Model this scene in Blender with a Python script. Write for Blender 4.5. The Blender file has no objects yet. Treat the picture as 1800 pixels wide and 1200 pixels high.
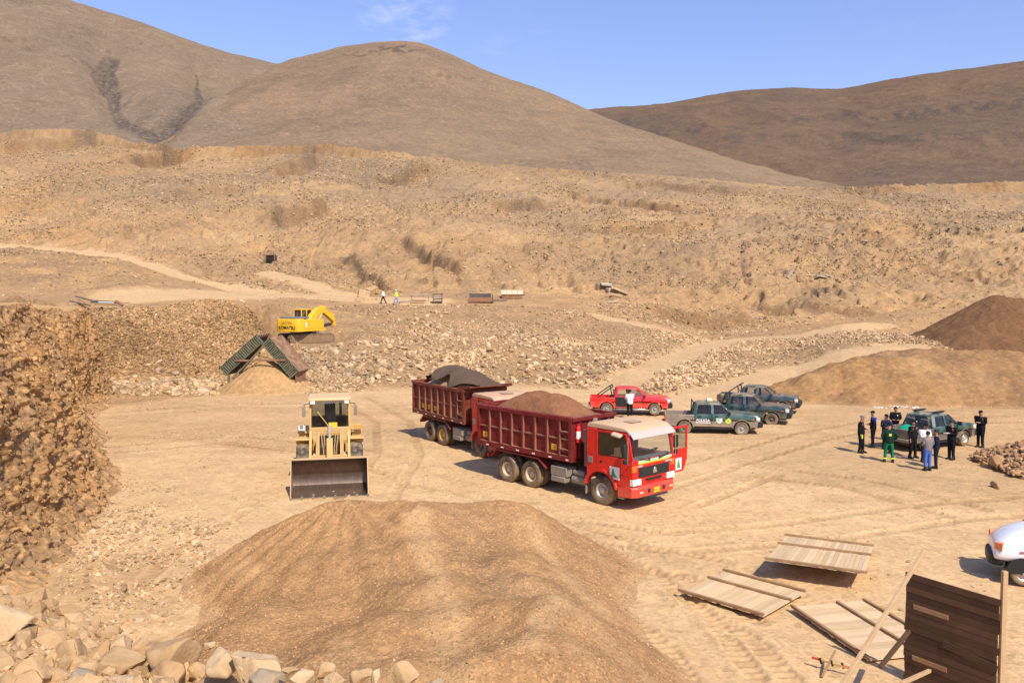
import bpy, math, random
import numpy as np
from mathutils import Vector, Matrix, Euler
R = math.radians
random.seed(7)
rng = np.random.default_rng(11)
scene = bpy.context.scene
COL = scene.collection

# ---------------------------------------------------------------- camera
CAMH = 7.5
TH = math.atan(80 / 1450.0)
cam_d = bpy.data.cameras.new('camera')
cam = bpy.data.objects.new('camera', cam_d)
COL.objects.link(cam)
cam.location = (0, 0, CAMH)
cam.rotation_euler = (math.pi / 2 - TH, 0, 0)
cam_d.sensor_width = 36.0
cam_d.lens = 29.0
cam_d.clip_start = 0.1
cam_d.clip_end = 6000
scene.camera = cam

# ---------------------------------------------------------------- light
SUN_DIR = Vector((0.38, -0.80, 1.0)).normalized()      # towards the sun
elev = math.asin(SUN_DIR.z)
az = math.atan2(SUN_DIR.x, SUN_DIR.y)
world = bpy.data.worlds.new('World')
scene.world = world
world.use_nodes = True
nt = world.node_tree
nt.nodes.clear()
wo = nt.nodes.new('ShaderNodeOutputWorld')
bg = nt.nodes.new('ShaderNodeBackground')
sky = nt.nodes.new('ShaderNodeTexSky')
sky.sky_type = 'NISHITA'
sky.sun_disc = False
sky.sun_elevation = elev
sky.sun_rotation = az
sky.altitude = 300
sky.air_density = 1.6
sky.dust_density = 1.2
sky.ozone_density = 5.0
bg.inputs['Strength'].default_value = 0.112
# thin cloud wisps high over the hills
tc = nt.nodes.new('ShaderNodeTexCoord')
mp = nt.nodes.new('ShaderNodeMapping')
mp.inputs['Scale'].default_value = (9, 9, 26)
mp.inputs['Rotation'].default_value = (0, R(24), 0)
nz = nt.nodes.new('ShaderNodeTexNoise')
nz.inputs['Scale'].default_value = 2.1
nz.inputs['Detail'].default_value = 9
nz.inputs['Roughness'].default_value = 0.62
cr = nt.nodes.new('ShaderNodeMapRange')
cr.inputs['From Min'].default_value = 0.50
cr.inputs['From Max'].default_value = 0.76
cr.clamp = True
def sky_spot(v, tight):
    v = Vector(v).normalized()
    dp = nt.nodes.new('ShaderNodeVectorMath'); dp.operation = 'DOT_PRODUCT'
    dp.inputs[1].default_value = v
    nt.links.new(tc.outputs['Generated'], dp.inputs[0])
    m = nt.nodes.new('ShaderNodeMapRange')
    m.inputs['From Min'].default_value = 1 - tight
    m.inputs['From Max'].default_value = 1.0
    m.interpolation_type = 'SMOOTHSTEP'
    nt.links.new(dp.outputs['Value'], m.inputs['Value'])
    return m
s1 = sky_spot((-0.128, 1, 0.325), 0.0022)
s2 = sky_spot((0.0, 1, 0.27), 0.004)
s3 = sky_spot((0.60, 1, 0.34), 0.03)
ad = nt.nodes.new('ShaderNodeMath'); ad.operation = 'MULTIPLY_ADD'
ad.inputs[1].default_value = 0.25
nt.links.new(s2.outputs[0], ad.inputs[0]); nt.links.new(s1.outputs[0], ad.inputs[2])
ad2 = nt.nodes.new('ShaderNodeMath'); ad2.operation = 'MULTIPLY_ADD'
ad2.inputs[1].default_value = 0.12
nt.links.new(s3.outputs[0], ad2.inputs[0]); nt.links.new(ad.outputs[0], ad2.inputs[2])
mu = nt.nodes.new('ShaderNodeMath'); mu.operation = 'MULTIPLY'
nt.links.new(tc.outputs['Generated'], mp.inputs['Vector'])
nt.links.new(mp.outputs[0], nz.inputs['Vector'])
nt.links.new(nz.outputs[0], cr.inputs['Value'])
cr.inputs['To Max'].default_value = 0.65
nt.links.new(cr.outputs[0], mu.inputs[0]); nt.links.new(ad2.outputs[0], mu.inputs[1])
mx = nt.nodes.new('ShaderNodeMix'); mx.data_type = 'RGBA'
mx.inputs[7].default_value = (5.6, 6.0, 8.4, 1)
nt.links.new(mu.outputs[0], mx.inputs[0])
tint = nt.nodes.new('ShaderNodeMix'); tint.data_type = 'RGBA'; tint.blend_type = 'MULTIPLY'
tint.inputs[0].default_value = 1.0
tint.inputs[7].default_value = (1.17, 1.06, 1.38, 1)
nt.links.new(sky.outputs[0], tint.inputs[6])
nt.links.new(tint.outputs[2], mx.inputs[6])
nt.links.new(mx.outputs[2], bg.inputs['Color'])
nt.links.new(bg.outputs[0], wo.inputs['Surface'])

sun_d = bpy.data.lights.new('sun', 'SUN')
sun_d.energy = 4.8
sun_d.angle = R(0.53)
sun_d.color = (1.0, 0.91, 0.76)
sun = bpy.data.objects.new('sun', sun_d)
COL.objects.link(sun)
sun.rotation_euler = SUN_DIR.to_track_quat('Z', 'Y').to_euler()
sun.location = (20, -40, 60)

scene.view_settings.view_transform = 'Standard'
scene.view_settings.look = 'None'
scene.view_settings.exposure = 0.30
scene.view_settings.gamma = 1.0
scene.render.engine = 'CYCLES'
scene.cycles.max_bounces = 5
scene.cycles.diffuse_bounces = 3
scene.cycles.glossy_bounces = 3
scene.cycles.transparent_max_bounces = 6

# ---------------------------------------------------------------- small maths
ct, st = math.cos(TH), math.sin(TH)
def ray(px, py):
    a = (np.asarray(px, float) - 900) / 1450.0
    b = (np.asarray(py, float) - 600) / 1450.0
    return a, ct - b * st, -st - b * ct
def W(px, py, Y):
    dx, dy, dz = ray(px, py)
    t = Y / dy
    return dx * t, Y, CAMH + dz * t
def G(px, py, z=0.0):
    dx, dy, dz = ray(px, py)
    t = (z - CAMH) / dz
    return float(dx * t), float(dy * t)
def proj(x, y, z):
    zz = z - CAMH
    dep = y * ct - zz * st
    up = y * st + zz * ct
    return 900 + 1450 * x / dep, 600 - 1450 * up / dep

def _hash(ix, iy, seed):
    h = (ix.astype(np.int64) * 374761393 + iy.astype(np.int64) * 668265263 + seed * 974711) & 0xffffffff
    h = ((h ^ (h >> 13)) * 1274126177) & 0xffffffff
    h = (h ^ (h >> 16)) & 0xffffffff
    return h.astype(np.float64) / 4294967295.0
def vnoise(x, y, seed=0):
    ix = np.floor(x); iy = np.floor(y)
    fx = x - ix; fy = y - iy
    fx = fx * fx * fx * (fx * (fx * 6 - 15) + 10); fy = fy * fy * fy * (fy * (fy * 6 - 15) + 10)
    ix = ix.astype(np.int64); iy = iy.astype(np.int64)
    a = _hash(ix, iy, seed); b = _hash(ix + 1, iy, seed)
    c = _hash(ix, iy + 1, seed); d = _hash(ix + 1, iy + 1, seed)
    return (a + (b - a) * fx) * (1 - fy) + (c + (d - c) * fx) * fy
def fbm(x, y, scale, octaves=4, seed=0, rough=0.5):
    out = np.zeros(np.broadcast(x, y).shape); amp = 1; tot = 0; f = 1.0 / scale
    for o in range(octaves):
        ca, sa = math.cos(o * 1.1 + .3), math.sin(o * 1.1 + .3)
        out += amp * vnoise((x * ca - y * sa) * f + 17.3 * o, (x * sa + y * ca) * f - 9.1 * o, seed + o * 31)
        tot += amp; amp *= rough; f *= 2.03
    return out / tot                     # 0..1, mean .5
def ridged(x, y, scale, octaves=4, seed=0):
    out = np.zeros(np.broadcast(x, y).shape); amp = 1; tot = 0; f = 1.0 / scale
    for o in range(octaves):
        n = 1 - np.abs(2 * vnoise(x * f + 5.7 * o, y * f + 3.3 * o, seed + o * 17) - 1)
        out += amp * n; tot += amp; amp *= 0.5; f *= 2.1
    return out / tot
def sstep(a, b, x):
    t = np.clip((x - a) / (b - a), 0, 1)
    return t * t * (3 - 2 * t)

# ---------------------------------------------------------------- object helpers
def tag(o, label=None, cat=None, group=None, kind=None):
    if label: o['label'] = label
    if cat: o['category'] = cat
    if group: o['group'] = group
    if kind: o['kind'] = kind
    return o
def thing(name, label, cat, loc=(0, 0, 0), rotz=0.0, group=None, rot=None):
    o = bpy.data.objects.new(name, None)
    o.empty_display_size = 0.3
    COL.objects.link(o)
    o.location = loc
    o.rotation_euler = rot if rot else (0, 0, rotz)
    return tag(o, label, cat, group)
def np_mesh(name, verts, faces, mat=None, smooth=True, attrs=None):
    """verts (N,3), faces (M,k) all of one size"""
    verts = np.asarray(verts, np.float32); faces = np.asarray(faces, np.int32)
    me = bpy.data.meshes.new(name)
    n, m, k = len(verts), len(faces), faces.shape[1]
    me.vertices.add(n); me.vertices.foreach_set('co', verts.ravel())
    me.loops.add(m * k); me.loops.foreach_set('vertex_index', faces.ravel())
    me.polygons.add(m)
    me.polygons.foreach_set('loop_start', np.arange(0, m * k, k, dtype=np.int32))
    me.polygons.foreach_set('loop_total', np.full(m, k, np.int32))
    me.polygons.foreach_set('use_smooth', np.full(m, smooth, bool))
    me.update(calc_edges=True)
    if attrs:
        for an, arr in attrs.items():
            at = me.color_attributes.new(an, 'FLOAT_COLOR', 'POINT')
            full = np.ones((n, 4), np.float32); full[:, :arr.shape[1]] = arr
            at.data.foreach_set('color', full.ravel())
    if mat: me.materials.append(mat)
    o = bpy.data.objects.new(name, me)
    COL.objects.link(o)
    return o
def grid_faces(nr, nc):
    i = np.arange(nr * nc).reshape(nr, nc)
    return np.stack([i[:-1, :-1], i[:-1, 1:], i[1:, 1:], i[1:, :-1]], -1).reshape(-1, 4)

# ---------------------------------------------------------------- materials
MATS = {}
def N(nt, t, **kw):
    n = nt.nodes.new(t)
    for k, v in kw.items():
        if k in n.inputs: n.inputs[k].default_value = v
        else: setattr(n, k, v)
    return n
def base_mat(name):
    m = bpy.data.materials.new(name); m.use_nodes = True
    nt = m.node_tree; nt.nodes.clear()
    out = N(nt, 'ShaderNodeOutputMaterial'); b = N(nt, 'ShaderNodeBsdfPrincipled')
    nt.links.new(b.outputs[0], out.inputs[0])
    return m, nt, b
def mixc(nt, a, b, fac):
    n = N(nt, 'ShaderNodeMix', data_type='RGBA')
    for s, v in ((6, a), (7, b)):
        if isinstance(v, (tuple, list)): n.inputs[s].default_value = (*v[:3], 1)
        else: nt.links.new(v, n.inputs[s])
    if isinstance(fac, (int, float)): n.inputs[0].default_value = fac
    else: nt.links.new(fac, n.inputs[0])
    return n.outputs[2]
def noise(nt, co, scale, detail=5, rough=0.6, lo=0.35, hi=0.65, typ=None):
    n = N(nt, 'ShaderNodeTexNoise', Scale=scale, Detail=detail, Roughness=rough)
    nt.links.new(co, n.inputs['Vector'])
    r = N(nt, 'ShaderNodeMapRange'); r.inputs['From Min'].default_value = lo; r.inputs['From Max'].default_value = hi
    nt.links.new(n.outputs[0], r.inputs['Value'])
    return r.outputs[0], n.outputs[0]
def mul(nt, a, b, op='MULTIPLY'):
    n = N(nt, 'ShaderNodeMath', operation=op)
    for s, v in ((0, a), (1, b)):
        if isinstance(v, (int, float)): n.inputs[s].default_value = v
        else: nt.links.new(v, n.inputs[s])
    n.use_clamp = op != 'SUBTRACT'
    return n.outputs[0]
DUST = (0.50, 0.34, 0.18)
def paint(name, col, rough=0.4, metal=0.0, dust=0.25, spec=0.5, low=0.0, lowz=(0.2, 1.0), coat=0.0, nscale=2.5):
    """painted / metal / rubber surface with dust; low = extra dust near the ground"""
    if name in MATS: return MATS[name]
    m, nt, b = base_mat(name)
    tc = N(nt, 'ShaderNodeTexCoord'); co = tc.outputs['Object']
    f1, raw = noise(nt, co, nscale, 7, 0.65, 0.38, 0.72)
    geo = N(nt, 'ShaderNodeNewGeometry')
    sep = N(nt, 'ShaderNodeSeparateXYZ'); nt.links.new(geo.outputs['Normal'], sep.inputs[0])
    up = N(nt, 'ShaderNodeMapRange'); up.inputs['From Min'].default_value = 0.2; up.inputs['From Max'].default_value = 1
    nt.links.new(sep.outputs['Z'], up.inputs['Value'])
    d = mul(nt, mul(nt, up.outputs[0], 1.1, 'MULTIPLY'), f1, 'MULTIPLY')
    d = mul(nt, mul(nt, f1, 0.55), d, 'ADD')
    d = mul(nt, d, dust)
    if low > 0:
        sp = N(nt, 'ShaderNodeSeparateXYZ'); nt.links.new(geo.outputs['Position'], sp.inputs[0])
        mr = N(nt, 'ShaderNodeMapRange'); mr.inputs['From Min'].default_value = lowz[1]; mr.inputs['From Max'].default_value = lowz[0]
        nt.links.new(sp.outputs['Z'], mr.inputs['Value'])
        d = mul(nt, mul(nt, mr.outputs[0], low), d, 'ADD')
    v = mixc(nt, tuple(c * 0.82 for c in col), tuple(min(1, c * 1.12) for c in col), raw)
    c = mixc(nt, v, DUST, d)
    nt.links.new(c, b.inputs['Base Color'])
    rr = N(nt, 'ShaderNodeMapRange'); rr.inputs['To Min'].default_value = rough; rr.inputs['To Max'].default_value = 0.9
    nt.links.new(d, rr.inputs['Value']); nt.links.new(rr.outputs[0], b.inputs['Roughness'])
    b.inputs['Metallic'].default_value = metal
    b.inputs['Specular IOR Level'].default_value = spec
    if coat: b.inputs['Coat Weight'].default_value = coat
    bp = N(nt, 'ShaderNodeBump', Strength=0.15, Distance=0.01); nt.links.new(raw, bp.inputs['Height'])
    nt.links.new(bp.outputs[0], b.inputs['Normal'])
    MATS[name] = m
    return m
def flat(name, col, rough=0.6, metal=0.0, spec=0.4):
    if name in MATS: return MATS[name]
    m, nt, b = base_mat(name)
    tc = N(nt, 'ShaderNodeTexCoord')
    f, raw = noise(nt, tc.outputs['Object'], 9, 4)
    nt.links.new(mixc(nt, tuple(c * .8 for c in col), tuple(min(1, c * 1.15) for c in col), raw), b.inputs['Base Color'])
    b.inputs['Roughness'].default_value = rough; b.inputs['Metallic'].default_value = metal
    b.inputs['Specular IOR Level'].default_value = spec
    MATS[name] = m
    return m

SAND_P = (0.68, 0.462, 0.235)    # pale dusty floor
SAND = (0.43, 0.258, 0.116)
ORAN = (0.45, 0.235, 0.075)
GREYB = (0.31, 0.205, 0.112)
DARKG = (0.095, 0.072, 0.055)
def ground_mat(name, gravel=0.0, far=False, c_main=SAND, c_alt=GREYB, c_or=ORAN, c_pale=SAND_P, bump=1.0, fine=1.0):
    m, nt, b = base_mat(name)
    tc = N(nt, 'ShaderNodeTexCoord'); co = tc.outputs['Object']
    at = N(nt, 'ShaderNodeAttribute', attribute_name='zone'); sp = N(nt, 'ShaderNodeSeparateColor')
    nt.links.new(at.outputs['Color'], sp.inputs[0])
    s = 0.18 if far else 1.0
    f1, r1 = noise(nt, co, 0.09 * s, 8, 0.62, 0.36, 0.64)
    f2, r2 = noise(nt, co, 0.9 * s, 8, 0.68, 0.40, 0.66)
    f3, r3 = noise(nt, co, 9.0 * s * fine, 6, 0.7, 0.42, 0.68)
    c = mixc(nt, c_main, c_alt, mul(nt, f1, 0.75))
    c = mixc(nt, c, c_or, mul(nt, f2, 0.28))
    c = mixc(nt, c, c_or, mul(nt, sp.outputs['Blue'], 0.8))
    c = mixc(nt, c, c_pale, mul(nt, sp.outputs['Red'], mul(nt, mul(nt, f2, 0.35), 0.6, 'ADD')))
    c = mixc(nt, c, tuple(x * 0.62 for x in c_main), mul(nt, f3, 0.55))
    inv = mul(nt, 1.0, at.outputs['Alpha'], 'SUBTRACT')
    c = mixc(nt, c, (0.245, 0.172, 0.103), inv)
    c = mixc(nt, c, DARKG if not far else (.075, .06, .047), mul(nt, sp.outputs['Green'], mul(nt, mul(nt, f3, 0.25), 0.78, 'ADD')))
    f4, r4 = noise(nt, co, 0.55 if far else 2.4, 7, 0.75, 0.30, 0.70)
    f5, r5 = noise(nt, co, 0.10 if far else 0.35, 6, 0.7, 0.30, 0.70)
    sh_ = N(nt, 'ShaderNodeMapRange'); sh_.inputs['To Min'].default_value = 0.50; sh_.inputs['To Max'].default_value = 1.40; nt.links.new(mul(nt, mul(nt, f4, 0.6), mul(nt, f5, 0.4), 'ADD'), sh_.inputs['Value'])
    lf = N(nt, 'ShaderNodeMix', data_type='FLOAT'); lf.inputs[3].default_value = 1.0
    nt.links.new(mul(nt, sp.outputs['Red'], 0.62), lf.inputs[0]); nt.links.new(sh_.outputs[0], lf.inputs[2]); sh_ = lf
    vm = N(nt, 'ShaderNodeVectorMath', operation='SCALE'); nt.links.new(c, vm.inputs[0]); nt.links.new(sh_.outputs[0], vm.inputs['Scale']); c = vm.outputs[0]
    # speckle of little stones
    vo = N(nt, 'ShaderNodeTexVoronoi', Scale=5.0 * s * fine, Randomness=1.0); nt.links.new(co, vo.inputs['Vector'])
    vs = N(nt, 'ShaderNodeSeparateColor'); nt.links.new(vo.outputs['Color'], vs.inputs[0])
    gt = N(nt, 'ShaderNodeMath', operation='GREATER_THAN'); gt.inputs[1].default_value = 0.80 - 0.35 * gravel
    nt.links.new(vs.outputs[0], gt.inputs[0])
    c = mixc(nt, c, mixc(nt, tuple(min(.7, q * 1.45) for q in c_main), tuple(q * .45 for q in c_main), vs.outputs[1]), mul(nt, gt.outputs[0], (0.55 if far else 0.32) + 0.25 * gravel))
    nt.links.new(c, b.inputs['Base Color'])
    b.inputs['Roughness'].default_value = 0.95; b.inputs['Specular IOR Level'].default_value = 0.12
    h = mul(nt, mul(nt, r3, 0.5), mul(nt, r2, 0.9), 'ADD')
    b1 = N(nt, 'ShaderNodeBump', Strength=0.6 * bump, Distance=(0.6 if far else 0.07)); nt.links.new(h, b1.inputs['Height'])
    b2 = N(nt, 'ShaderNodeBump', Strength=(0.12 + 0.35 * gravel) * bump, Distance=(0.25 if far else 0.05)); nt.links.new(vo.outputs['Distance'], b2.inputs['Height'])
    nt.links.new(b1.outputs[0], b2.inputs['Normal']); nt.links.new(b2.outputs[0], b.inputs['Normal'])
    return m
def rock_mat(name, a=(0.46, 0.32, 0.19), bcol=(0.30, 0.20, 0.11), bump=0.6, sc=3.0):
    m, nt, b = base_mat(name)
    tc = N(nt, 'ShaderNodeTexCoord'); co = tc.outputs['Object']
    at = N(nt, 'ShaderNodeAttribute', attribute_name='tint')
    f, r = noise(nt, co, sc, 8, 0.65, 0.35, 0.7)
    f2, r2 = noise(nt, co, sc * 7, 5, 0.7, 0.4, 0.7)
    c = mixc(nt, a, bcol, mul(nt, f, 0.6))
    c = mixc(nt, c, tuple(min(.7, q * 1.2) for q in a), mul(nt, f2, 0.3))
    m2 = N(nt, 'ShaderNodeMix', data_type='RGBA', blend_type='MULTIPLY'); m2.inputs[0].default_value = 1
    nt.links.new(c, m2.inputs[6]); nt.links.new(at.outputs['Color'], m2.inputs[7])
    nt.links.new(m2.outputs[2], b.inputs['Base Color'])
    b.inputs['Roughness'].default_value = 0.92; b.inputs['Specular IOR Level'].default_value = 0.15
    bp = N(nt, 'ShaderNodeBump', Strength=bump, Distance=0.04)
    nt.links.new(mul(nt, r, mul(nt, r2, 0.4), 'ADD'), bp.inputs['Height']); nt.links.new(bp.outputs[0], b.inputs['Normal'])
    return m
# ================================================================ TERRAIN
# feature lines across the quarry, near to far: (px, py, Y) seen directions with their real distance
def zline(pts, z):            # points known by direction and height
    out = []
    for px, py in pts:
        x, y = G(px, py, z); out.append((x / y, y, z))
    return out
def dline(pts):
    out = []
    for px, py, Y in pts:
        x, y, z = W(px, py, Y); out.append((x / y, y, z))
    return out
L_B = zline([(-500, 715), (0, 715), (200, 712), (400, 692), (550, 690), (700, 682), (850, 674), (1000, 680), (1100, 690), (1150, 692),
             (1250, 696), (1400, 705), (1600, 714), (1800, 718), (2300, 718)], 0.0)
L_M = dline([(-500, 640, 70), (0, 640, 70), (200, 668, 71), (400, 668, 74), (480, 645, 76), (550, 606, 81), (650, 612, 79), (700, 600, 82), (850, 600, 82), (1000, 604, 82),
             (1100, 642, 72), (1150, 648, 71), (1250, 645, 71), (1320, 660, 68), (1400, 668, 68), (1480, 690, 62), (1550, 700, 60), (1600, 704, 59), (1800, 706, 58.5), (2300, 706, 58.5)])
L_M2 = dline([(-500, 560, 77), (0, 560, 78), (200, 566, 76.5), (400, 572, 79), (480, 588, 84), (550, 598, 86), (620, 588, 87), (700, 562, 94), (850, 566, 94), (1000, 568, 93),
              (1100, 600, 85), (1150, 608, 84), (1250, 606, 86), (1320, 618, 80), (1400, 640, 74), (1480, 616, 76), (1550, 609, 78), (1600, 607, 79), (1800, 607, 83), (2300, 604, 83)])
L_E = dline([(-500, 532, 83), (0, 532, 84), (200, 544, 80), (400, 541, 82), (480, 538, 92), (550, 542, 94), (620, 540, 98), (700, 538, 101), (850, 537, 102), (1000, 545, 101),
             (1100, 560, 98), (1150, 572, 95), (1250, 597, 91), (1320, 594, 91), (1400, 588, 91), (1480, 578, 91), (1550, 588, 91), (1600, 592, 90), (1800, 590, 92), (2300, 590, 92)])
L_K = dline([(-500, 432, 150), (0, 438, 148), (130, 446, 142), (200, 456, 134), (300, 480, 126), (400, 510, 117), (550, 519, 112), (700, 523, 108), (850, 521, 110), (1000, 522, 112),
             (1150, 545, 108), (1250, 584, 101), (1400, 570, 101), (1500, 562, 103), (1600, 552, 106), (1800, 538, 110), (2300, 530, 110)])
L_H0 = dline([(-500, 400, 168), (0, 405, 166), (200, 412, 160), (400, 450, 146), (550, 462, 140), (700, 462, 134), (850, 455, 136), (1000, 470, 136),
              (1150, 492, 132), (1250, 515, 124), (1400, 505, 124), (1500, 500, 126), (1600, 500, 128), (1800, 480, 134), (2300, 480, 134)])
L_H1 = dline([(-500, 340, 210), (0, 345, 208), (200, 350, 205), (400, 370, 190), (550, 378, 185), (700, 385, 180), (850, 380, 180), (1000, 395, 176),
              (1150, 405, 172), (1250, 415, 168), (1400, 425, 164), (1500, 420, 170), (1600, 420, 175), (1800, 410, 180), (2300, 410, 180)])
def scarp_h(px):
    return 16 * float(fbm(np.array([px * 1.0]), np.array([3.0]), 130, 3, 5)[0]) + 2
_h2 = [(-500, 225, 300), (-100, 232, 300), (0, 236, 300), (60, 230, 300), (130, 234, 300), (200, 238, 300), (260, 262, 285), (330, 263, 285), (450, 258, 290), (560, 256, 290), (640, 264, 290), (720, 274, 288),
       (900, 292, 280), (1050, 301, 276), (1200, 312, 272), (1350, 325, 268), (1450, 331, 266), (1520, 330, 268), (1600, 327, 275), (1700, 322, 285), (1800, 320, 290), (2300, 310, 300)]
L_S = dline([(p, q + (22 if p < 700 else 8 if p < 1480 else 18), y - 4) for p, q, y in _h2])
L_S0 = dline([(p, q + 50, y - 40) for p, q, y in _h2])
L_T = dline(_h2)
LINES = [L_B, L_M, L_M2, L_E, L_K, L_H0, L_H1, L_S0, L_S, L_T]

def base_z(x, y, with_v=False):
    x = np.asarray(x, float); y = np.asarray(y, float)
    u = x / np.maximum(y, 0.5)
    z = np.zeros(u.shape); v = np.full(u.shape, -1.0)
    py_, pz_ = np.full(u.shape, 2.0), np.zeros(u.shape)
    for i, L in enumerate(LINES):
        a = np.array(L)
        Yi = np.interp(u, a[:, 0], a[:, 1]); Zi = np.interp(u, a[:, 0], a[:, 2])
        if i > 0: Yi = np.maximum(Yi, py_ + 0.8)
        m = (y > py_) & (y <= Yi)
        t = (y - py_) / (Yi - py_)
        ts = t if i in (0,) else t * 0.75 + 0.25 * t * t * (3 - 2 * t)
        z = np.where(m, pz_ + (Zi - pz_) * ts, z)
        v = np.where(m, i - 1 + t, v)
        py_, pz_ = Yi, Zi
    m = y > py_
    z = np.where(m, pz_ - 0.02 * (y - py_), z); v = np.where(m, 9 + (y - py_) / 300, v)
    return (z, v, u) if with_v else z

def poly_dist(x, y, pts):
    """distance to a polyline, and position along it"""
    best = np.full(np.shape(x), 1e9)
    for (x0, y0), (x1, y1) in zip(pts[:-1], pts[1:]):
        dx, dy = x1 - x0, y1 - y0
        t = np.clip(((x - x0) * dx + (y - y0) * dy) / (dx * dx + dy * dy), 0, 1)
        best = np.minimum(best, np.hypot(x - x0 - t * dx, y - y0 - t * dy))
    return best
_ys = np.concatenate([np.linspace(9, 64, 500), np.linspace(64.1, 330, 1600)])
def hit(px, py, fn=None):
    dx, dy, dz = ray(px, py)
    t = _ys / dy
    X = dx * t; Z = CAMH + dz * t
    g = (fn or base_z)(X, _ys)
    i = int(np.argmax(Z < g))
    if i == 0: i = len(_ys) - 1
    return float(X[i]), float(_ys[i])
ROAD_BENCH = [hit(*p) for p in ((-60, 434), (60, 440), (180, 452), (260, 468), (330, 490), (400, 508), (500, 518), (620, 526), (760, 531))]
ROAD_B2 = [hit(*p) for p in ((470, 478), (540, 494), (620, 522))]
ROAD_B3 = [hit(*p) for p in ((240, 522), (330, 518), (430, 518))]
ROAD_RAMP = [hit(*p) for p in ((1040, 694), (1100, 672), (1160, 646), (1215, 620), (1270, 600), (1340, 594), (1430, 588), (1540, 570))]
ROAD_R2 = [hit(*p) for p in ((1050, 556), (1120, 570), (1180, 584), (1250, 600))]
ROAD_R3 = [hit(*p) for p in ((1180, 705), (1300, 682), (1400, 655), (1500, 628), (1600, 610))]

CUTS = [  # slumped faces on the hillside: (px0,py0,px1,py1,width,depth)
    (1440, 395, 1600, 470, 5.5, 3.6), (1560, 440, 1700, 500, 4, 1.6), (860, 352, 960, 358, 5, 2.5), (660, 318, 760, 298, 5, 3.0), (470, 388, 580, 372, 5, 3.0),
    (480, 300, 560, 282, 6, 4.0), (230, 290, 300, 268, 6, 4.0), (0, 268, 170, 258, 6, 3.5), (1000, 340, 1200, 372, 4, 1.8), (1140, 545, 1330, 560, 2.5, 1.6),
    (1100, 318, 1300, 340, 4, 1.5), (700, 430, 820, 470, 3, 1.5), (300, 345, 420, 335, 4, 2), (1330, 540, 1540, 545, 2.5, 1.2), (610, 450, 680, 500, 2.5, 1.2), (1000, 395, 1180, 400, 4, 1.6)]
CUTS = [(hit(a, b), hit(c, d), w, e) for a, b, c, d, w, e in CUTS]

def track_dist(x, y, pts, off):
    best = np.full(np.shape(x), 1e9); ss = np.zeros(np.shape(x)); acc = 0
    for (x0, y0), (x1, y1) in zip(pts[:-1], pts[1:]):
        dx, dy = x1 - x0, y1 - y0; L = math.hypot(dx, dy); nx, ny = -dy / L * off, dx / L * off
        t = np.clip(((x - x0 - nx) * dx + (y - y0 - ny) * dy) / (L * L), 0, 1)
        d = np.hypot(x - x0 - nx - t * dx, y - y0 - ny - t * dy)
        m = d < best; best = np.where(m, d, best); ss = np.where(m, acc + t * L, ss); acc += L
    return best, ss
TRACKS = [[G(*p) for p in q] for q in (((880, 905), (1000, 940), (1130, 975), (1260, 1000), (1400, 1080)), ((1240, 1190), (1180, 1090), (1090, 1010), (990, 960), (860, 900), (700, 860)),
          ((1000, 930), (1180, 950), (1420, 930), (1640, 900), (1900, 880)), ((200, 790), (400, 770), (640, 800), (760, 850)), ((180, 730), (420, 712), (700, 716), (1000, 700)),
          ((640, 880), (700, 800), (690, 740), (620, 700)), ((1180, 880), (1330, 830), (1500, 850), (1700, 900)), ((1240, 820), (1420, 770), (1560, 740), (1800, 735)), ((480, 900), (380, 960), (300, 1040)), ((1150, 1060), (1250, 1130), (1330, 1230)))]
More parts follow.
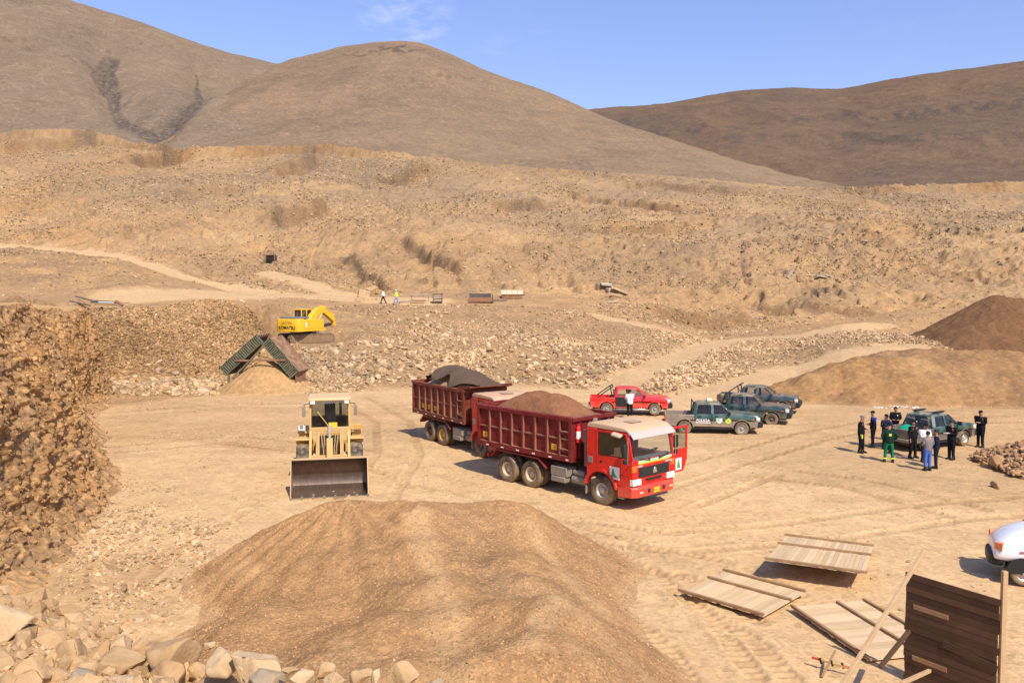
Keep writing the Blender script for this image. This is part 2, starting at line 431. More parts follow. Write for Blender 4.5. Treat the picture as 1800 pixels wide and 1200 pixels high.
def terrain(x, y):
    z, v, u = base_z(x, y, True)
    px = 900 + 1450 * u
    zone = np.ones(z.shape + (4,))
    floor = (1 - sstep(-0.06, 0.05, v))
    scree = sstep(-0.03, 0.15, v) * (1 - sstep(2.9, 3.2, v))
    bench = sstep(2.95, 3.05, v) * (1 - sstep(3.9, 4.2, v))
    hill = sstep(3.9, 4.6, v)
    top = sstep(8.95, 9.0, v)
    road = np.minimum.reduce([poly_dist(x, y, ROAD_BENCH) * 0.62, poly_dist(x, y, ROAD_B2), poly_dist(x, y, ROAD_B3) * 0.35, poly_dist(x, y, ROAD_RAMP) * 0.95,
                              poly_dist(x, y, ROAD_R2) * 1.6, poly_dist(x, y, ROAD_R3) * 0.7])
    road = 1 - sstep(1.2, 2.5, road + 1.2 * (fbm(x, y, 4, 3, 77) - 0.5))
    trk = np.zeros(z.shape)
    # floor: worn, gently uneven, with wheel ruts
    n_big = fbm(x, y, 9, 4, 1) - 0.5
    n_med = fbm(x, y, 1.3, 4, 2) - 0.5
    z += floor * (0.22 * n_big + 0.035 * n_med)
    wx = x + 1.5 * (fbm(x, y, 12, 2, 9) - .5)
    rut = np.sin((y * 0.92 + wx * 0.32 + 2.4 * fbm(x, y, 22, 2, 8)) * 3.1)
    near = sstep(13, 18, y) * (1 - sstep(45, 62, y))
    for tr_ in TRACKS:
        for off_ in (-1.0, 1.0):
            d_, s_ = track_dist(x, y, tr_, off_)
            m_ = (1 - sstep(.16, .27, d_)) * floor
            z -= m_ * (.035 + .018 * np.sin(s_ * 24)); z += floor * .02 * np.exp(-((d_ - .32) / .08) ** 2)
            trk = np.maximum(trk, m_)
    z += floor * near * 0.018 * rut * sstep(.48, .62, fbm(x, y, 13, 3, 21))
    # scree: lumpy rubble
    lump = ridged(x, y, 3.1, 4, 3) - 0.5
    z += scree * (1 - road) * (0.9 * (fbm(x, y, 7, 4, 4) - .5) + 0.55 * lump)
    rough_l = sstep(560, 430, px) * sstep(.9, 1.2, v) * (1 - sstep(2.8, 3.0, v))
    z += rough_l * (2.3 * (ridged(x, y * 0.5, 4.0, 5, 30) - .5))
    bnd = sstep(7.9, 8.1, v) * (1 - sstep(8.85, 8.98, v)) * ((px < 740) | (px > 1480))
    z += bnd * (2.2 * (ridged(x, y * .6, 3.5, 4, 36) - .5) + .8 * (fbm(x, y, 1.2, 3, 37) - .5))
    z += rough_l * (.75 * (ridged(x, y * .7, 1.5, 4, 34) - .5) + .35 * (fbm(x, y, .8, 3, 35) - .5))
    bank = bench * (1 - sstep(230, 330, px)) * sstep(3.15, 3.3, v) * (1 - road)
    z += bank * (1.6 * (fbm(x, y, 8, 4, 38) - .3) + .8 * (ridged(x, y, 2.5, 4, 39) - .5))
    z += bench * (1 - road) * 0.25 * (fbm(x, y, 5, 4, 5) - .5)
    # hillside
    hn = fbm(x, y, 38, 5, 6, 0.55) - 0.5
    hr = ridged(x + 9 * (fbm(x, y, 25, 2, 40) - .5), y * 0.8, 17, 5, 7) - 0.5
    z += hill * (1 - top) * (1 - road) * (1 - sstep(7.6, 8.6, v) * .5) * (4.6 * hn + 1.9 * hr)
    t = fbm(x, y, 30, 5, 15, .58) * 10
    fr = t - np.floor(t)
    z += hill * (1 - top) * (1 - road) * (1 - sstep(6.6, 7.4, v)) * 1.3 * (np.floor(t) + sstep(.74, .93, fr) - t)
    t = fbm(x * .8, y, 10, 4, 19, .6) * 7; fr = t - np.floor(t)
    z += hill * (1 - top) * (1 - road) * .40 * (np.floor(t) + sstep(.70, .92, fr) - t)
    # gully streaks under the pale scar in the middle
    gul = np.sin((x + 2.5 * fbm(x, y, 9, 3, 23)) * 1.15)
    z += 0.16 * gul * sstep(3.95, 4.2, v) * (1 - sstep(5.2, 5.8, v)) * sstep(540, 660, px) * (1 - sstep(1000, 1160, px))
    fine = fbm(x, y, 2.2, 3, 16) - .5
    z += hill * (1 - top) * (1 - road) * (1.2 * fine + .40 * (ridged(x, y, 3.3, 3, 18) - .5))
    # levelled stand for the excavator
    ex_ = 1 - sstep(3.4, 5.6, np.hypot((x + 21.4) * .9, np.where(y < 84, (y - 84) * .8, y - 84)))
    z = z * (1 - ex_) + 2.66 * ex_
    cutm = np.zeros(z.shape)
    for (x0, y0), (x1, y1), wdt, dep in CUTS:
        dx, dy = x1 - x0, y1 - y0; L = math.hypot(dx, dy)
        s = ((x - x0) * dx + (y - y0) * dy) / L / L
        nn = ((x - x0) * -dy + (y - y0) * dx) / L
        if dx < 0: nn = -nn
        nn = nn + 3.5 * (fbm(x, y, 8, 3, 50) - .5)
        along = sstep(-0.12, 0.12, s) * (1 - sstep(0.88, 1.12, s))
        stepf = sstep(-wdt * .22, wdt * .22, nn)
        fall = np.exp(-np.maximum(-nn, 0) / (wdt * 2.2)) * (nn < 0) + (nn >= 0) * np.exp(-nn / (wdt * 2.2))
        z += 1.35 * dep * along * (stepf - .5) * fall * (.7 + .6 * fbm(x, y, 3, 3, 51))
        cutm = np.maximum(cutm, along * np.exp(-(nn / (wdt * .5)) ** 2))
    # colour zones
    rub = fbm(x, y, 26, 4, 60)
    floor_n = fbm(x * .6, y, 9, 5, 61) * .75 + .25 * fbm(x * .25 + .1 * y, y, 1.6, 3, 66)
    zone[..., 0] = np.clip(floor * (0.55 + 0.60 * sstep(.38, .6, floor_n)) - .45 * trk + road * 1.15 + 0.4 * sstep(.5, .7, rub) * hill, 0, 1)
    band89 = sstep(7.97, 8.1, v) * (1 - sstep(8.85, 8.98, v)) * np.clip((1 - sstep(660, 760, px)) + sstep(1470, 1520, px) + .15, 0, 1) * (.55 + .45 * sstep(.4, .6, fbm(x, y, 9, 3, 67)))
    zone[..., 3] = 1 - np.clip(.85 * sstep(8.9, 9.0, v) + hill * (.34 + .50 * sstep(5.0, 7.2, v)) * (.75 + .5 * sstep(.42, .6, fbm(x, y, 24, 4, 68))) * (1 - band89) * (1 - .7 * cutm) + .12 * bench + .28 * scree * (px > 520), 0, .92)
    zone[..., 1] = np.clip(scree * 0.16 + rough_l * .38 + hill * 0.26 * sstep(.52, .68, fbm(x, y, 19, 5, 62)) + cutm * .62 + .66 * band89 + .35 * bank * sstep(.4, .6, fbm(x, y, 6, 4, 69)) - road, 0, 1)  # scree term darkens the soil to paint shadows between the stones
    orange = sstep(.52, .66, fbm(x, y, 30, 4, 63)) * hill * 0.8 + cutm * .6 + rough_l * .5 \
        + band89 * .85 + floor * .3 * sstep(.55, .7, fbm(x, y, 6, 4, 64))
    zone[..., 2] = np.clip(orange - road, 0, 1)
    grey = 1 - sstep(.6, 1.3, np.hypot((px - 1435) / 42, (v - 4.72) / .38) + 1.0 * (fbm(x, y, 3, 3, 65) - .5))
    zone[..., 1] = np.clip(zone[..., 1] + .42 * grey, 0, 1); zone[..., 0] *= 1 - grey; zone[..., 2] *= 1 - grey
    return z, v, px, zone, floor, road

# polar grid round the viewpoint: the quarry ground as one sheet out to the hills
uu = np.concatenate([np.linspace(-3.0, -0.86, 24), np.linspace(-0.85, 0.85, 1250), np.linspace(0.86, 3.0, 24)])
yy = np.concatenate([np.linspace(2.5, 14, 40, endpoint=False), 1 / np.linspace(1 / 14, 1 / 60, 330, endpoint=False), np.linspace(60, 112, 330, endpoint=False),
                     np.geomspace(112, 262, 330, endpoint=False), np.linspace(262, 302, 90, endpoint=False), np.geomspace(302, 4200, 30)])
U, Y = np.meshgrid(uu, yy)
X = U * Y
Z, V, PX, ZONE, FL, RD = terrain(X, Y)
M_GROUND = ground_mat('quarry_ground', c_main=SAND)
o = np_mesh('ground', np.stack([X, Y, Z], -1).reshape(-1, 3), grid_faces(*X.shape), M_GROUND, True, {'zone': ZONE.reshape(-1, 4)})
tag(o, 'sandy quarry floor and dug over hillside', None, None, 'structure')
def gz(x, y):
    z = terrain(np.array([[float(x)]]), np.array([[float(y)]]))[0]
    return float(z[0, 0])
def thit(px, py):
    x, y = hit(px, py, lambda a, b: terrain(a, b)[0])
    return x, y, gz(x, y)

# ---------------------------------------------------------------- hills behind
def hill(name, base, ridge, mat, label, seed, bulge=1.9, relief=10, back=500, zone_fn=None, depth_fn=None, nc=420, nr=240):
    pxs = np.linspace(base[0][0], base[-1][0], nc)
    b = np.array(base, float); r = np.array(ridge, float)
    bp, bY = np.interp(pxs, b[:, 0], b[:, 1]), np.interp(pxs, b[:, 0], b[:, 2])
    def smooth(xs, k=9):
        pad = np.pad(xs, k, mode='edge'); ker = np.hanning(2 * k + 1); ker /= ker.sum()
        return np.convolve(pad, ker, 'valid')
    rp, rY = smooth(np.interp(pxs, r[:, 0], r[:, 1])), smooth(np.interp(pxs, r[:, 0], r[:, 2]), 20)
    s = np.concatenate([np.linspace(-0.12, 1, nr), np.linspace(1.02, 1.7, 30)])[:, None]
    Yv = bY + (rY - bY) * s
    g = np.where(s <= 1, np.where(s < 0, s * bulge, 1 - (1 - np.clip(s, 0, 1)) ** bulge), 1)
    pyv = bp + (rp - bp) * g
    Xv, _, Zv = W(np.broadcast_to(pxs, Yv.shape), pyv, Yv)
    over = np.maximum(s - 1, 0)
    Zv = Zv - np.maximum(-s, 0) / .12 * 45
    Zv = Zv - over ** 1.6 * back
    damp = sstep(0, .15, s) * (1 - .75 * sstep(.8, 1.0, s))
    n = fbm(Xv, Yv, 170, 4, seed, .5) - .5
    n2 = ridged(Xv, Yv * .45, 60, 4, seed + 3) - .5
    n3 = fbm(Xv, Yv, 9, 4, seed + 6, .6) - .5
    Zv = Zv + damp * (relief * n + relief * .34 * n2 + relief * .12 * (ridged(Xv, Yv * .3, 24, 4, seed + 9) - .5)) + 1.3 * n3 * sstep(0, .1, s)
    if depth_fn is not None: Zv = Zv + depth_fn(np.broadcast_to(pxs, Yv.shape), pyv, s) * damp
    zn = np.zeros(Zv.shape + (3,))
    if zone_fn is not None: zn = zone_fn(Xv, Yv, Zv, np.broadcast_to(pxs, Yv.shape), pyv)
    o = np_mesh(name, np.stack([Xv, Yv, Zv], -1).reshape(-1, 3), grid_faces(*Xv.shape), mat, True, {'zone': zn.reshape(-1, 3)})
    return tag(o, label, None, None, 'structure')
def streak(px, py, pts, w):
    d = poly_dist(px, py, pts)
    return d
def zone_left(X, Y, Z, px, py):
    zn = np.zeros(Z.shape + (3,))
    wob = 26 * (fbm(px, py, 22, 4, 91) - .5)
    d1 = poly_dist(px + wob * .8, py + wob * .5, [(188, 96), (182, 130), (196, 160), (208, 200), (235, 222), (272, 240)])
    w1 = np.interp(py, [88, 100, 130, 200, 240], [16, 24, 22, 9, 14])
    d2 = poly_dist(px + wob * .6, py, [(343, 122), (347, 160), (352, 182), (330, 208), (283, 240)])
    w2 = np.interp(py, [118, 130, 165, 200, 240], [3, 4, 8, 12, 16])
    d3 = poly_dist(px + wob * .5, py, [(430, 140), (380, 175), (340, 200), (300, 232)])
    d4 = poly_dist(px, py + wob * .4, [(145, 110), (165, 118), (185, 122)])
    fall = (0.62 + 0.38 * sstep(.38, .55, fbm(px, py, 5, 4, 92)))
    zn[..., 1] = np.maximum.reduce([(1 - sstep(.6, 1.15, d1 / w1)), (1 - sstep(.5, 1.2, d2 / w2)), .55 * (1 - sstep(1, 5, d3)), .6 * (1 - sstep(2, 9, d4)),
                                    .5 * (1 - sstep(.4, 1.3, poly_dist(px + wob, py, [(225, 222), (280, 236), (330, 205)]) / 18))]) * fall
    ln = 1 - sstep(0.6, 3.0, np.minimum.reduce([poly_dist(px, py + wob * .3, [(0, 70), (40, 84), (100, 98), (140, 122)]), poly_dist(px, py + wob * .3, [(120, 60), (160, 72), (300, 84)]),
                                                 poly_dist(px, py + wob * .3, [(200, 190), (260, 165), (330, 150)])]))
    zn[..., 1] = np.maximum(zn[..., 1], .5 * ln * sstep(.45, .6, fbm(px, py, 8, 3, 93)))
    zn[..., 1] = np.clip(zn[..., 1] + .22 * sstep(.66, .86, ridged(X + 40 * (fbm(X, Y, 110, 3, 96) - .5), Y * .3, 70, 3, 97)), 0, 1)  # creases darkened in colour, painting shade the flat-lit relief lacks
    zn[..., 2] = .25 * sstep(.5, .7, fbm(X, Y, 120, 4, 94))
    zn[..., 0] = .3 * sstep(.5, .7, fbm(X, Y, 90, 4, 95))
    return zn
def ravine(px, py, s):
    d1 = poly_dist(px, py, [(188, 70), (182, 130), (208, 200), (280, 245)])
    d2 = poly_dist(px, py, [(343, 110), (352, 182), (283, 245)])
    return -7 * np.exp(-(d1 / 34) ** 2) - 4 * np.exp(-(d2 / 20) ** 2)
def zone_c(X, Y, Z, px, py):
    zn = np.zeros(Z.shape + (3,))
    rocks = sstep(.55, .63, fbm(px, py * 2.2, 12, 4, 101)) * np.maximum.reduce([
        np.exp(-((px - 705) / 60) ** 2 - ((py - 88) / 7) ** 2), .8 * np.exp(-((px - 640) / 40) ** 2 - ((py - 95) / 6) ** 2), .6 * np.exp(-((px - 800) / 60) ** 2 - ((py - 140) / 8) ** 2)])
    zn[..., 1] = np.clip(1.2 * rocks + .18 * sstep(.5, .75, fbm(X, Y, 60, 5, 102)), 0, 1)
    zn[..., 1] = np.clip(zn[..., 1] + .22 * sstep(.66, .86, ridged(X + 30 * (fbm(X, Y, 90, 3, 105) - .5), Y * .22, 55, 3, 106)), 0, 1)  # slope creases painted darker in place of relief shading
    zn[..., 2] = .35 * sstep(.48, .7, fbm(X * 1.2, Y * .35, 55, 4, 103))
    zn[..., 0] = .35 * sstep(.55, .75, fbm(X, Y * .4, 70, 4, 104))
    return zn
def zone_r(X, Y, Z, px, py):
    zn = np.zeros(Z.shape + (3,))
    wob = 30 * (fbm(px, py, 60, 4, 111) - .5)
    band = np.maximum(np.exp(-((py + wob * .5 - np.interp(px, [1080, 1200, 1400, 1800], [215, 232, 212, 185])) / 9) ** 2),
                      .6 * np.exp(-((py + wob - 250) / 14) ** 2))
    zn[..., 1] = np.clip(.9 * band * sstep(.45, .62, fbm(px, py * 1.8, 14, 5, 112)) + .35 * sstep(.42, .7, fbm(X, Y, 120, 5, 113)), 0, 1)
    zn[..., 1] = np.clip(zn[..., 1] + .25 * sstep(.66, .86, ridged(X + 40 * (fbm(X, Y, 120, 3, 115) - .5), Y * .25, 80, 3, 116)), 0, 1)  # shade of the slope creases put into the colour
    zn[..., 2] = .15 * sstep(.5, .7, fbm(X, Y, 130, 4, 114))
    return zn
M_HILL = ground_mat('hill_slope', far=True, c_main=(0.240, 0.162, 0.098), c_alt=(0.185, 0.130, 0.084), c_or=(0.28, 0.18, 0.096), c_pale=(0.26, 0.185, 0.10), bump=.9)
M_HILL_L = ground_mat('hill_slope_left', far=True, c_main=(0.225, 0.162, 0.106), c_alt=(0.185, 0.136, 0.092), c_or=(0.23, 0.16, 0.08), c_pale=(0.25, 0.19, 0.11), bump=.9)
M_HILL_R = ground_mat('hill_slope_right', far=True, c_main=(0.160, 0.102, 0.059), c_alt=(0.125, 0.083, 0.052), c_or=(0.20, 0.124, 0.065), c_pale=(0.20, 0.135, 0.08), bump=.9)
hill('hill', [(-500, 262, 300), (0, 262, 300), (200, 262, 300), (290, 262, 300), (560, 262, 310)],
     [(-500, -210, 760), (-200, -100, 780), (0, -35, 800), (110, -3, 800), (240, 37, 800), (320, 66, 800), (400, 94, 790), (450, 101, 780), (480, 111, 770), (520, 113, 760), (560, 118, 760)],
     M_HILL_L, 'tall bare hill with dark gravel streaks', 201, 1.75, 16, 500, zone_left, ravine)
hill('hill', [(255, 268, 292), (320, 268, 292), (500, 268, 292), (900, 300, 282), (1200, 322, 274), (1450, 340, 270), (1560, 345, 270)],
     [(255, 262, 300), (300, 240, 330), (380, 186, 430), (440, 142, 520), (490, 111, 590), (520, 101, 620), (560, 92, 640), (610, 80, 650), (660, 75, 655), (715, 73, 660), (750, 79, 660), (800, 100, 650), (850, 123, 640),
      (900, 141, 620), (960, 163, 590), (1025, 190, 560), (1100, 222, 500), (1200, 253, 440), (1300, 283, 390), (1400, 308, 350), (1490, 328, 310), (1560, 342, 290)],
     M_HILL, 'rounded tan hill in the middle', 231, 1.7, 10, 420, zone_c)
hill('hill', [(980, 350, 330), (1200, 350, 330), (1500, 345, 310), (1800, 335, 310), (2400, 330, 310)],
     [(980, 200, 900), (1060, 191, 900), (1130, 187, 900), (1180, 180, 900), (1240, 168, 900), (1300, 159, 900), (1360, 155, 900), (1400, 154, 900), (1450, 158, 900), (1480, 157, 900), (1530, 147, 880), (1600, 134, 860), (1700, 122, 840),
      (1800, 108, 820), (2100, 60, 800), (2400, 20, 800)],
     M_HILL_R, 'long dark brown hill on the right', 261, 1.6, 16, 600, zone_r)
# ---------------------------------------------------------------- quarry cliff on the left
def cliff():
    base = [(-7.5, 3), (-9, 8), (-10.8, 14), (-12.1, 20.1), (-13.3, 25), (-14.4, 29), (-16.6, 34), (-20.3, 40.5), (-24.6, 48), (-27.5, 55), (-28.8, 60), (-33, 67), (-44, 76)]
    topl = [(-10.5, 2), (-11.5, 7), (-12.9, 13.5), (-14.4, 20), (-15.9, 25.5), (-17.6, 31), (-20.6, 37), (-24.4, 43.5), (-28.6, 50), (-29.6, 57), (-31.5, 62.5), (-36, 70), (-47, 80)]
    topz = [7.9, 7.8, 7.6, 7.45, 7.3, 7.1, 7.0, 6.9, 6.8, 6.5, 6.5, 6.6, 6.9]
    b = np.array(base); t = np.array(topl); k = np.arange(len(b))
    # sample densely where it shows large
    L = np.concatenate([[0], np.cumsum(np.hypot(*np.diff(b, axis=0).T))])
    ks = np.interp(np.linspace(0, 1, 950) ** 1.25 * L[-1], L, k)
    bx, by = np.interp(ks, k, b[:, 0]), np.interp(ks, k, b[:, 1])
    tx, ty, tz = np.interp(ks, k, t[:, 0]), np.interp(ks, k, t[:, 1]), np.interp(ks, k, topz)
    nv = 330
    s = np.linspace(-0.06, 1, nv)[:, None]
    along = np.interp(ks, k, L)[None, :] * np.ones_like(s)
    prof = np.clip(s, 0, 1) ** 1.15
    X = bx + (tx - bx) * prof; Y = by + (ty - by) * prof; Zc = tz * s
    nx = -(by[1:] - by[:-1]); ny = bx[1:] - bx[:-1]
    nx = np.append(nx, nx[-1]); ny = np.append(ny, ny[-1]); nl = np.hypot(nx, ny)
    ker = np.hanning(61); ker /= ker.sum()
    nx = -np.convolve(np.pad(nx / nl, 30, mode='edge'), ker, 'valid'); ny = -np.convolve(np.pad(ny / nl, 30, mode='edge'), ker, 'valid')
    dd = 1.3 * (fbm(along, Zc * 1.3, 4.2, 3, 301) - .5) + .34 * (ridged(along, Zc, 1.0, 5, 302) - .5) + .16 * (vnoise(along * 9, Zc * 9, 331) - .5) + .55 * np.exp(-np.clip(Zc, 0, 9) / .4) + .25 * np.exp(-np.clip(Zc, 0, 9) / 1.2)
    blk = vnoise(along * 2.3 + 3 * vnoise(along, Zc, 5), Zc * 3.1, 303)
    dd += 0.12 * (sstep(.35, .6, blk) - .5) + 0.24 * (fbm(along, Zc, .45, 4, 304) - .5)
    blk2 = vnoise(along * 5.7 + 2 * vnoise(along * 2, Zc * 2, 6), Zc * 6.1, 308)
    dd += 0.05 * (sstep(.4, .6, blk2) - .5)
    damp = (1 - .6 * sstep(.93, 1, s))
    dd = dd * damp - .70
    X = X + nx * dd; Y = Y + ny * dd
    Zc = Zc + .45 * (fbm(along, along * 0, 2.2, 4, 305) - .5) * sstep(.5, 1, s)
    # shelf on top, running back to the left
    e = np.array([0.4, 1.2, 3, 7, 14, 26, 45])[:, None]
    X2 = X[-1] - nx * e; Y2 = Y[-1] - ny * e
    Z2 = Zc[-1] - .15 * np.sqrt(e) * .3 + .25 * (fbm(X2, Y2, 2.5, 3, 306) - .5) * (e > 1)
    X = np.vstack([X, X2]); Y = np.vstack([Y, Y2]); Zc = np.vstack([Zc, Z2])
    al = np.vstack([along, np.repeat(along[-1:], 7, 0)])
    zn = np.zeros(X.shape + (3,))
    zn[..., 2] = .35 + .6 * sstep(.4, .62, fbm(al, Zc, 3.2, 4, 307))
    zn[..., 1] = .38 * sstep(.48, .66, fbm(al, Zc, .8, 4, 309)) + .1
    zn[..., 0] = .7 * (1 - sstep(.0, 1.3, Zc + .9 * (fbm(al, Zc, 1.8, 3, 310) - .5))) + .5 * sstep(.56, .68, fbm(al, Zc, 1.4, 3, 311))
    zn[330:, :, 0] = .95; zn[330:, :, 1] = 0; zn[330:, :, 2] = .15
    m = ground_mat('cliff_face', gravel=1.0, c_main=(0.43, 0.25, 0.105), c_alt=(0.30, 0.185, 0.09), c_or=(0.46, 0.22, 0.07), c_pale=(0.52, 0.34, 0.17), bump=1.5)
    o = np_mesh('cliff', np.stack([X, Y, Zc], -1).reshape(-1, 3), grid_faces(*X.shape)[:, ::-1], m, True, {'zone': zn.reshape(-1, 3)})
    global CLIFF_P
    CLIFF_P = (X[:330], Y[:330], Zc[:330], nx, ny)
    return tag(o, 'crumbling orange conglomerate cliff at the left edge of the pit', None, None, 'structure')
cliff()

# ---------------------------------------------------------------- ledge the view is taken from
LEDGE = [(-14, 8.6), (-9, 8.4), (-6.3, 8.1), (-4.7, 7.6), (-3.6, 7.0), (-2.55, 6.25), (-1.5, 5.55), (-0.55, 5.1), (0.6, 4.4), (2.0, 3.0), (4.0, 1.5), (8, .5)]
def ledge_z(x, y):
    e = np.interp(x, [p[0] for p in LEDGE], [p[1] for p in LEDGE]) + .35 * (fbm(x, y, .9, 3, 321) - .5)
    top = 4.72 + .13 * (x < -3.5) * (-3.5 - x) * .5 + .10 * (6.5 - y) * .4
    top = top + .30 * (fbm(x, y, 1.1, 4, 322) - .5) + .07 * (ridged(x, y, .3, 3, 323) - .5)
    over = np.maximum(y - e, 0)
    return top - over * 1.6 - .12 * sstep(-.8, 0, y - e), e
def ledge():
    x = np.linspace(-14, 6, 420); y = np.linspace(-6, 11.6, 380)
    X, Y = np.meshgrid(x, y)
    Z, e = ledge_z(X, Y)
    Z = np.maximum(Z, -.4)
    zn = np.zeros(X.shape + (3,)); zn[..., 0] = .55 + .4 * (fbm(X, Y, 2, 3, 325) - .5); zn[..., 2] = .3 * sstep(.5, .6, fbm(X, Y, 1.5, 3, 326))
    o = np_mesh('rock_ledge', np.stack([X, Y, Z], -1).reshape(-1, 3), grid_faces(*X.shape), ground_mat('ledge_dirt', gravel=.5, fine=3.0, c_main=(.50, .33, .17), c_alt=(.38, .25, .13)), True, {'zone': zn.reshape(-1, 3)})
    return tag(o, 'dusty ledge of broken rock in the foreground', None, None, 'structure')
ledge()

# ---------------------------------------------------------------- piles
def pile(name, cones, bounds, res, mat, label, cat='pile', zfloor=None, seed=0, sm=0.35, amp=.16, zone=None, group=None, gravel=True, base_off=0.0, skirt=.16):
    x = np.linspace(bounds[0], bounds[1], int((bounds[1] - bounds[0]) / res) + 1)
    y = np.linspace(bounds[2], bounds[3], int((bounds[3] - bounds[2]) / res) + 1)
    X, Y = np.meshgrid(x, y)
    acc = np.zeros(X.shape)
    wx = X + .9 * (fbm(X, Y, 3.5, 3, seed) - .5); wy = Y + .9 * (fbm(X, Y, 3.5, 3, seed + 1) - .5)
    for cx, cy, cz, sl in cones:
        d = np.hypot(wx - cx, wy - cy)
        h = cz - sl * (np.sqrt(d * d + .25) - .5)
        acc += np.exp(np.clip(h / sm, -40, 40))
    H = sm * np.log(acc + 1e-9)
    rill = np.sin(np.arctan2(Y - cones[0][1], X - cones[0][0]) * 26 + 5 * fbm(X, Y, 2, 3, seed + 8)) * .03
    H += amp * 1.8 * (fbm(X, Y, 2.3, 4, seed + 2) - .5) + amp * .35 * (fbm(X, Y, .35, 3, seed + 3) - .5) + rill
    H += .05 * (fbm(X, Y, .16, 2, seed + 5) - .5)
    base = terrain(X, Y)[0]
    H = H - base
    H = np.where(H < skirt, skirt * np.exp((H - skirt) / skirt), H) - .045
    Z = base + H
    keep = H > -.03
    f = grid_faces(*X.shape)
    kf = keep.ravel()[f].any(1)
    f = f[kf]
    used = np.unique(f); remap = -np.ones(X.size, np.int64); remap[used] = np.arange(len(used))
    zn = zone(X, Y, Z) if zone else np.zeros(X.shape + (3,))
    zn[..., 0] = np.clip(zn[..., 0] + (1 - sstep(.0, .22, Z - base + .10 * (fbm(X, Y, .8, 3, seed + 9) - .5))), 0, 1)
    # make the mesh sit at its own origin
    cx, cy = (bounds[0] + bounds[1]) / 2, (bounds[2] + bounds[3]) / 2
    P = np.stack([X - cx, Y - cy, Z], -1).reshape(-1, 3)[used]
    o = np_mesh(name, P, remap[f], mat, True, {'zone': zn.reshape(-1, 3)[used]})
    o.location = (cx, cy, 0)
    tag(o, label, cat, group)
    return o, (lambda a, b: float(np.interp(0, [0], [0])))
def cone(px, py, Y, sl=.62):
    x, y, z = W(px, py, Y); return (float(x), float(y), float(z), sl)
M_PILE = ground_mat('gravel_heap', gravel=.9, fine=4.5, c_main=(0.385, 0.218, 0.094), c_alt=(0.32, 0.182, 0.082), c_or=(.42, .23, .09), c_pale=(.58, .385, .19), bump=.6)
FP = [cone(612, 880, 22.5), cone(560, 892, 22), cone(668, 888, 22), cone(722, 889, 21.2), cone(770, 900, 21.6, .5), cone(868, 886, 22.5), cone(905, 900, 22, .7), cone(830, 898, 22.4),
      cone(735, 950, 19.5), cone(760, 1010, 17.5), cone(775, 1080, 15.6, .66), cone(640, 960, 19.8), cone(560, 985, 19.6), cone(520, 1060, 17.2), cone(560, 1150, 14.5), cone(650, 1090, 15.5),
      cone(900, 965, 19.5, .68), cone(925, 1010, 18, .68), cone(985, 1046, 15.6, .85), cone(950, 1120, 14, .7), cone(880, 1060, 16), cone(860, 1150, 13.5), cone(700, 1170, 13.5), cone(470, 1090, 16.6, .5), cone(1010, 1170, 14, .75), cone(430, 1130, 15.5, .5)]
def zone_fp(X, Y, Z):
    zn = np.zeros(X.shape + (3,))
    p1 = [G(735, 905, 1.9), G(770, 960, 2.0), G(782, 1040, 2.1), G(800, 1120, 2.0), G(830, 1200, 1.8)]
    p2 = [G(950, 1040, 1.5), G(965, 1080, 1.5), G(935, 1140, 1.5)]
    p3 = [G(930, 935, 1.3), G(1000, 985, 1.2), G(1050, 1060, .8)]
    w = .5 * (fbm(X, Y, .8, 3, 341) - .5)
    d = np.minimum.reduce([poly_dist(X + w, Y, p1), poly_dist(X + w, Y, p2) * 1.6, poly_dist(X + w, Y, p3) * 1.2])
    zn[..., 0] = np.clip(.75 * (1 - sstep(.1, .55, d)) + .45 * sstep(.55, .75, fbm(X * 1.5 + Y, Y * .5, 1.6, 4, 342)), 0, 1)
    zn[..., 1] = .30 * sstep(.5, .7, fbm(X, Y, 2.4, 4, 343)) + .16 * sstep(900, 1000, proj(X, Y, Z)[0])
    return zn
pile('gravel_pile', FP, (-13, 8, 9, 28), .05, M_PILE, 'large heap of sandy gravel in the foreground in front of the front loader', seed=331, zone=zone_fp, sm=.24)
# the pale mound behind the pickups and the darker heap standing on it
M_MOUND = ground_mat('sand_mound', gravel=.15, c_main=(0.33, 0.182, 0.075), c_alt=(0.26, 0.145, 0.063), c_or=(.38, .21, .08), c_pale=(.48, .30, .14), bump=.8)
M_DARKPILE = ground_mat('dark_gravel', gravel=.25, c_main=(0.178, 0.092, 0.042), c_alt=(0.145, 0.076, 0.036), c_or=(.20, .10, .042), c_pale=(.22, .12, .055), bump=.7)
RP = [cone(1430, 665, 61, .5), cone(1470, 645, 62, .5), cone(1510, 632, 63, .5), cone(1555, 618, 64, .52), cone(1600, 618, 63.5, .5), cone(1660, 613, 64, .5), cone(1720, 616, 63, .55), cone(1780, 618, 63, .5), cone(1840, 620, 62, .5), cone(1920, 620, 62, .5), cone(2000, 620, 62, .5), cone(1395, 690, 59, .4), cone(1600, 640, 61, .5), cone(1750, 645, 60.5, .5), cone(1640, 612, 69, .5), cone(1760, 612, 69, .5), cone(1880, 612, 69, .5)]
pile('sand_mound', RP, (16, 58, 49, 78), .14, M_MOUND, 'wide mound of pale sand behind the green pickups', seed=351, sm=.5, amp=.5,
     zone=lambda X, Y, Z: np.stack([.6 * sstep(.5, .7, fbm(X, Y * .35, 3.5, 4, 352)) * sstep(0, 2, Z), .35 * sstep(.5, .68, fbm(X, Y, 5, 4, 353)), .3 * sstep(.5, .7, fbm(X, Y, 4, 3, 354))], -1))
DP = [cone(1752, 517, 84, .60), cone(1790, 527, 84, .6), cone(1850, 520, 85, .6), cone(1920, 517, 85, .6), cone(2010, 517, 86), cone(1700, 575, 81, .6)]
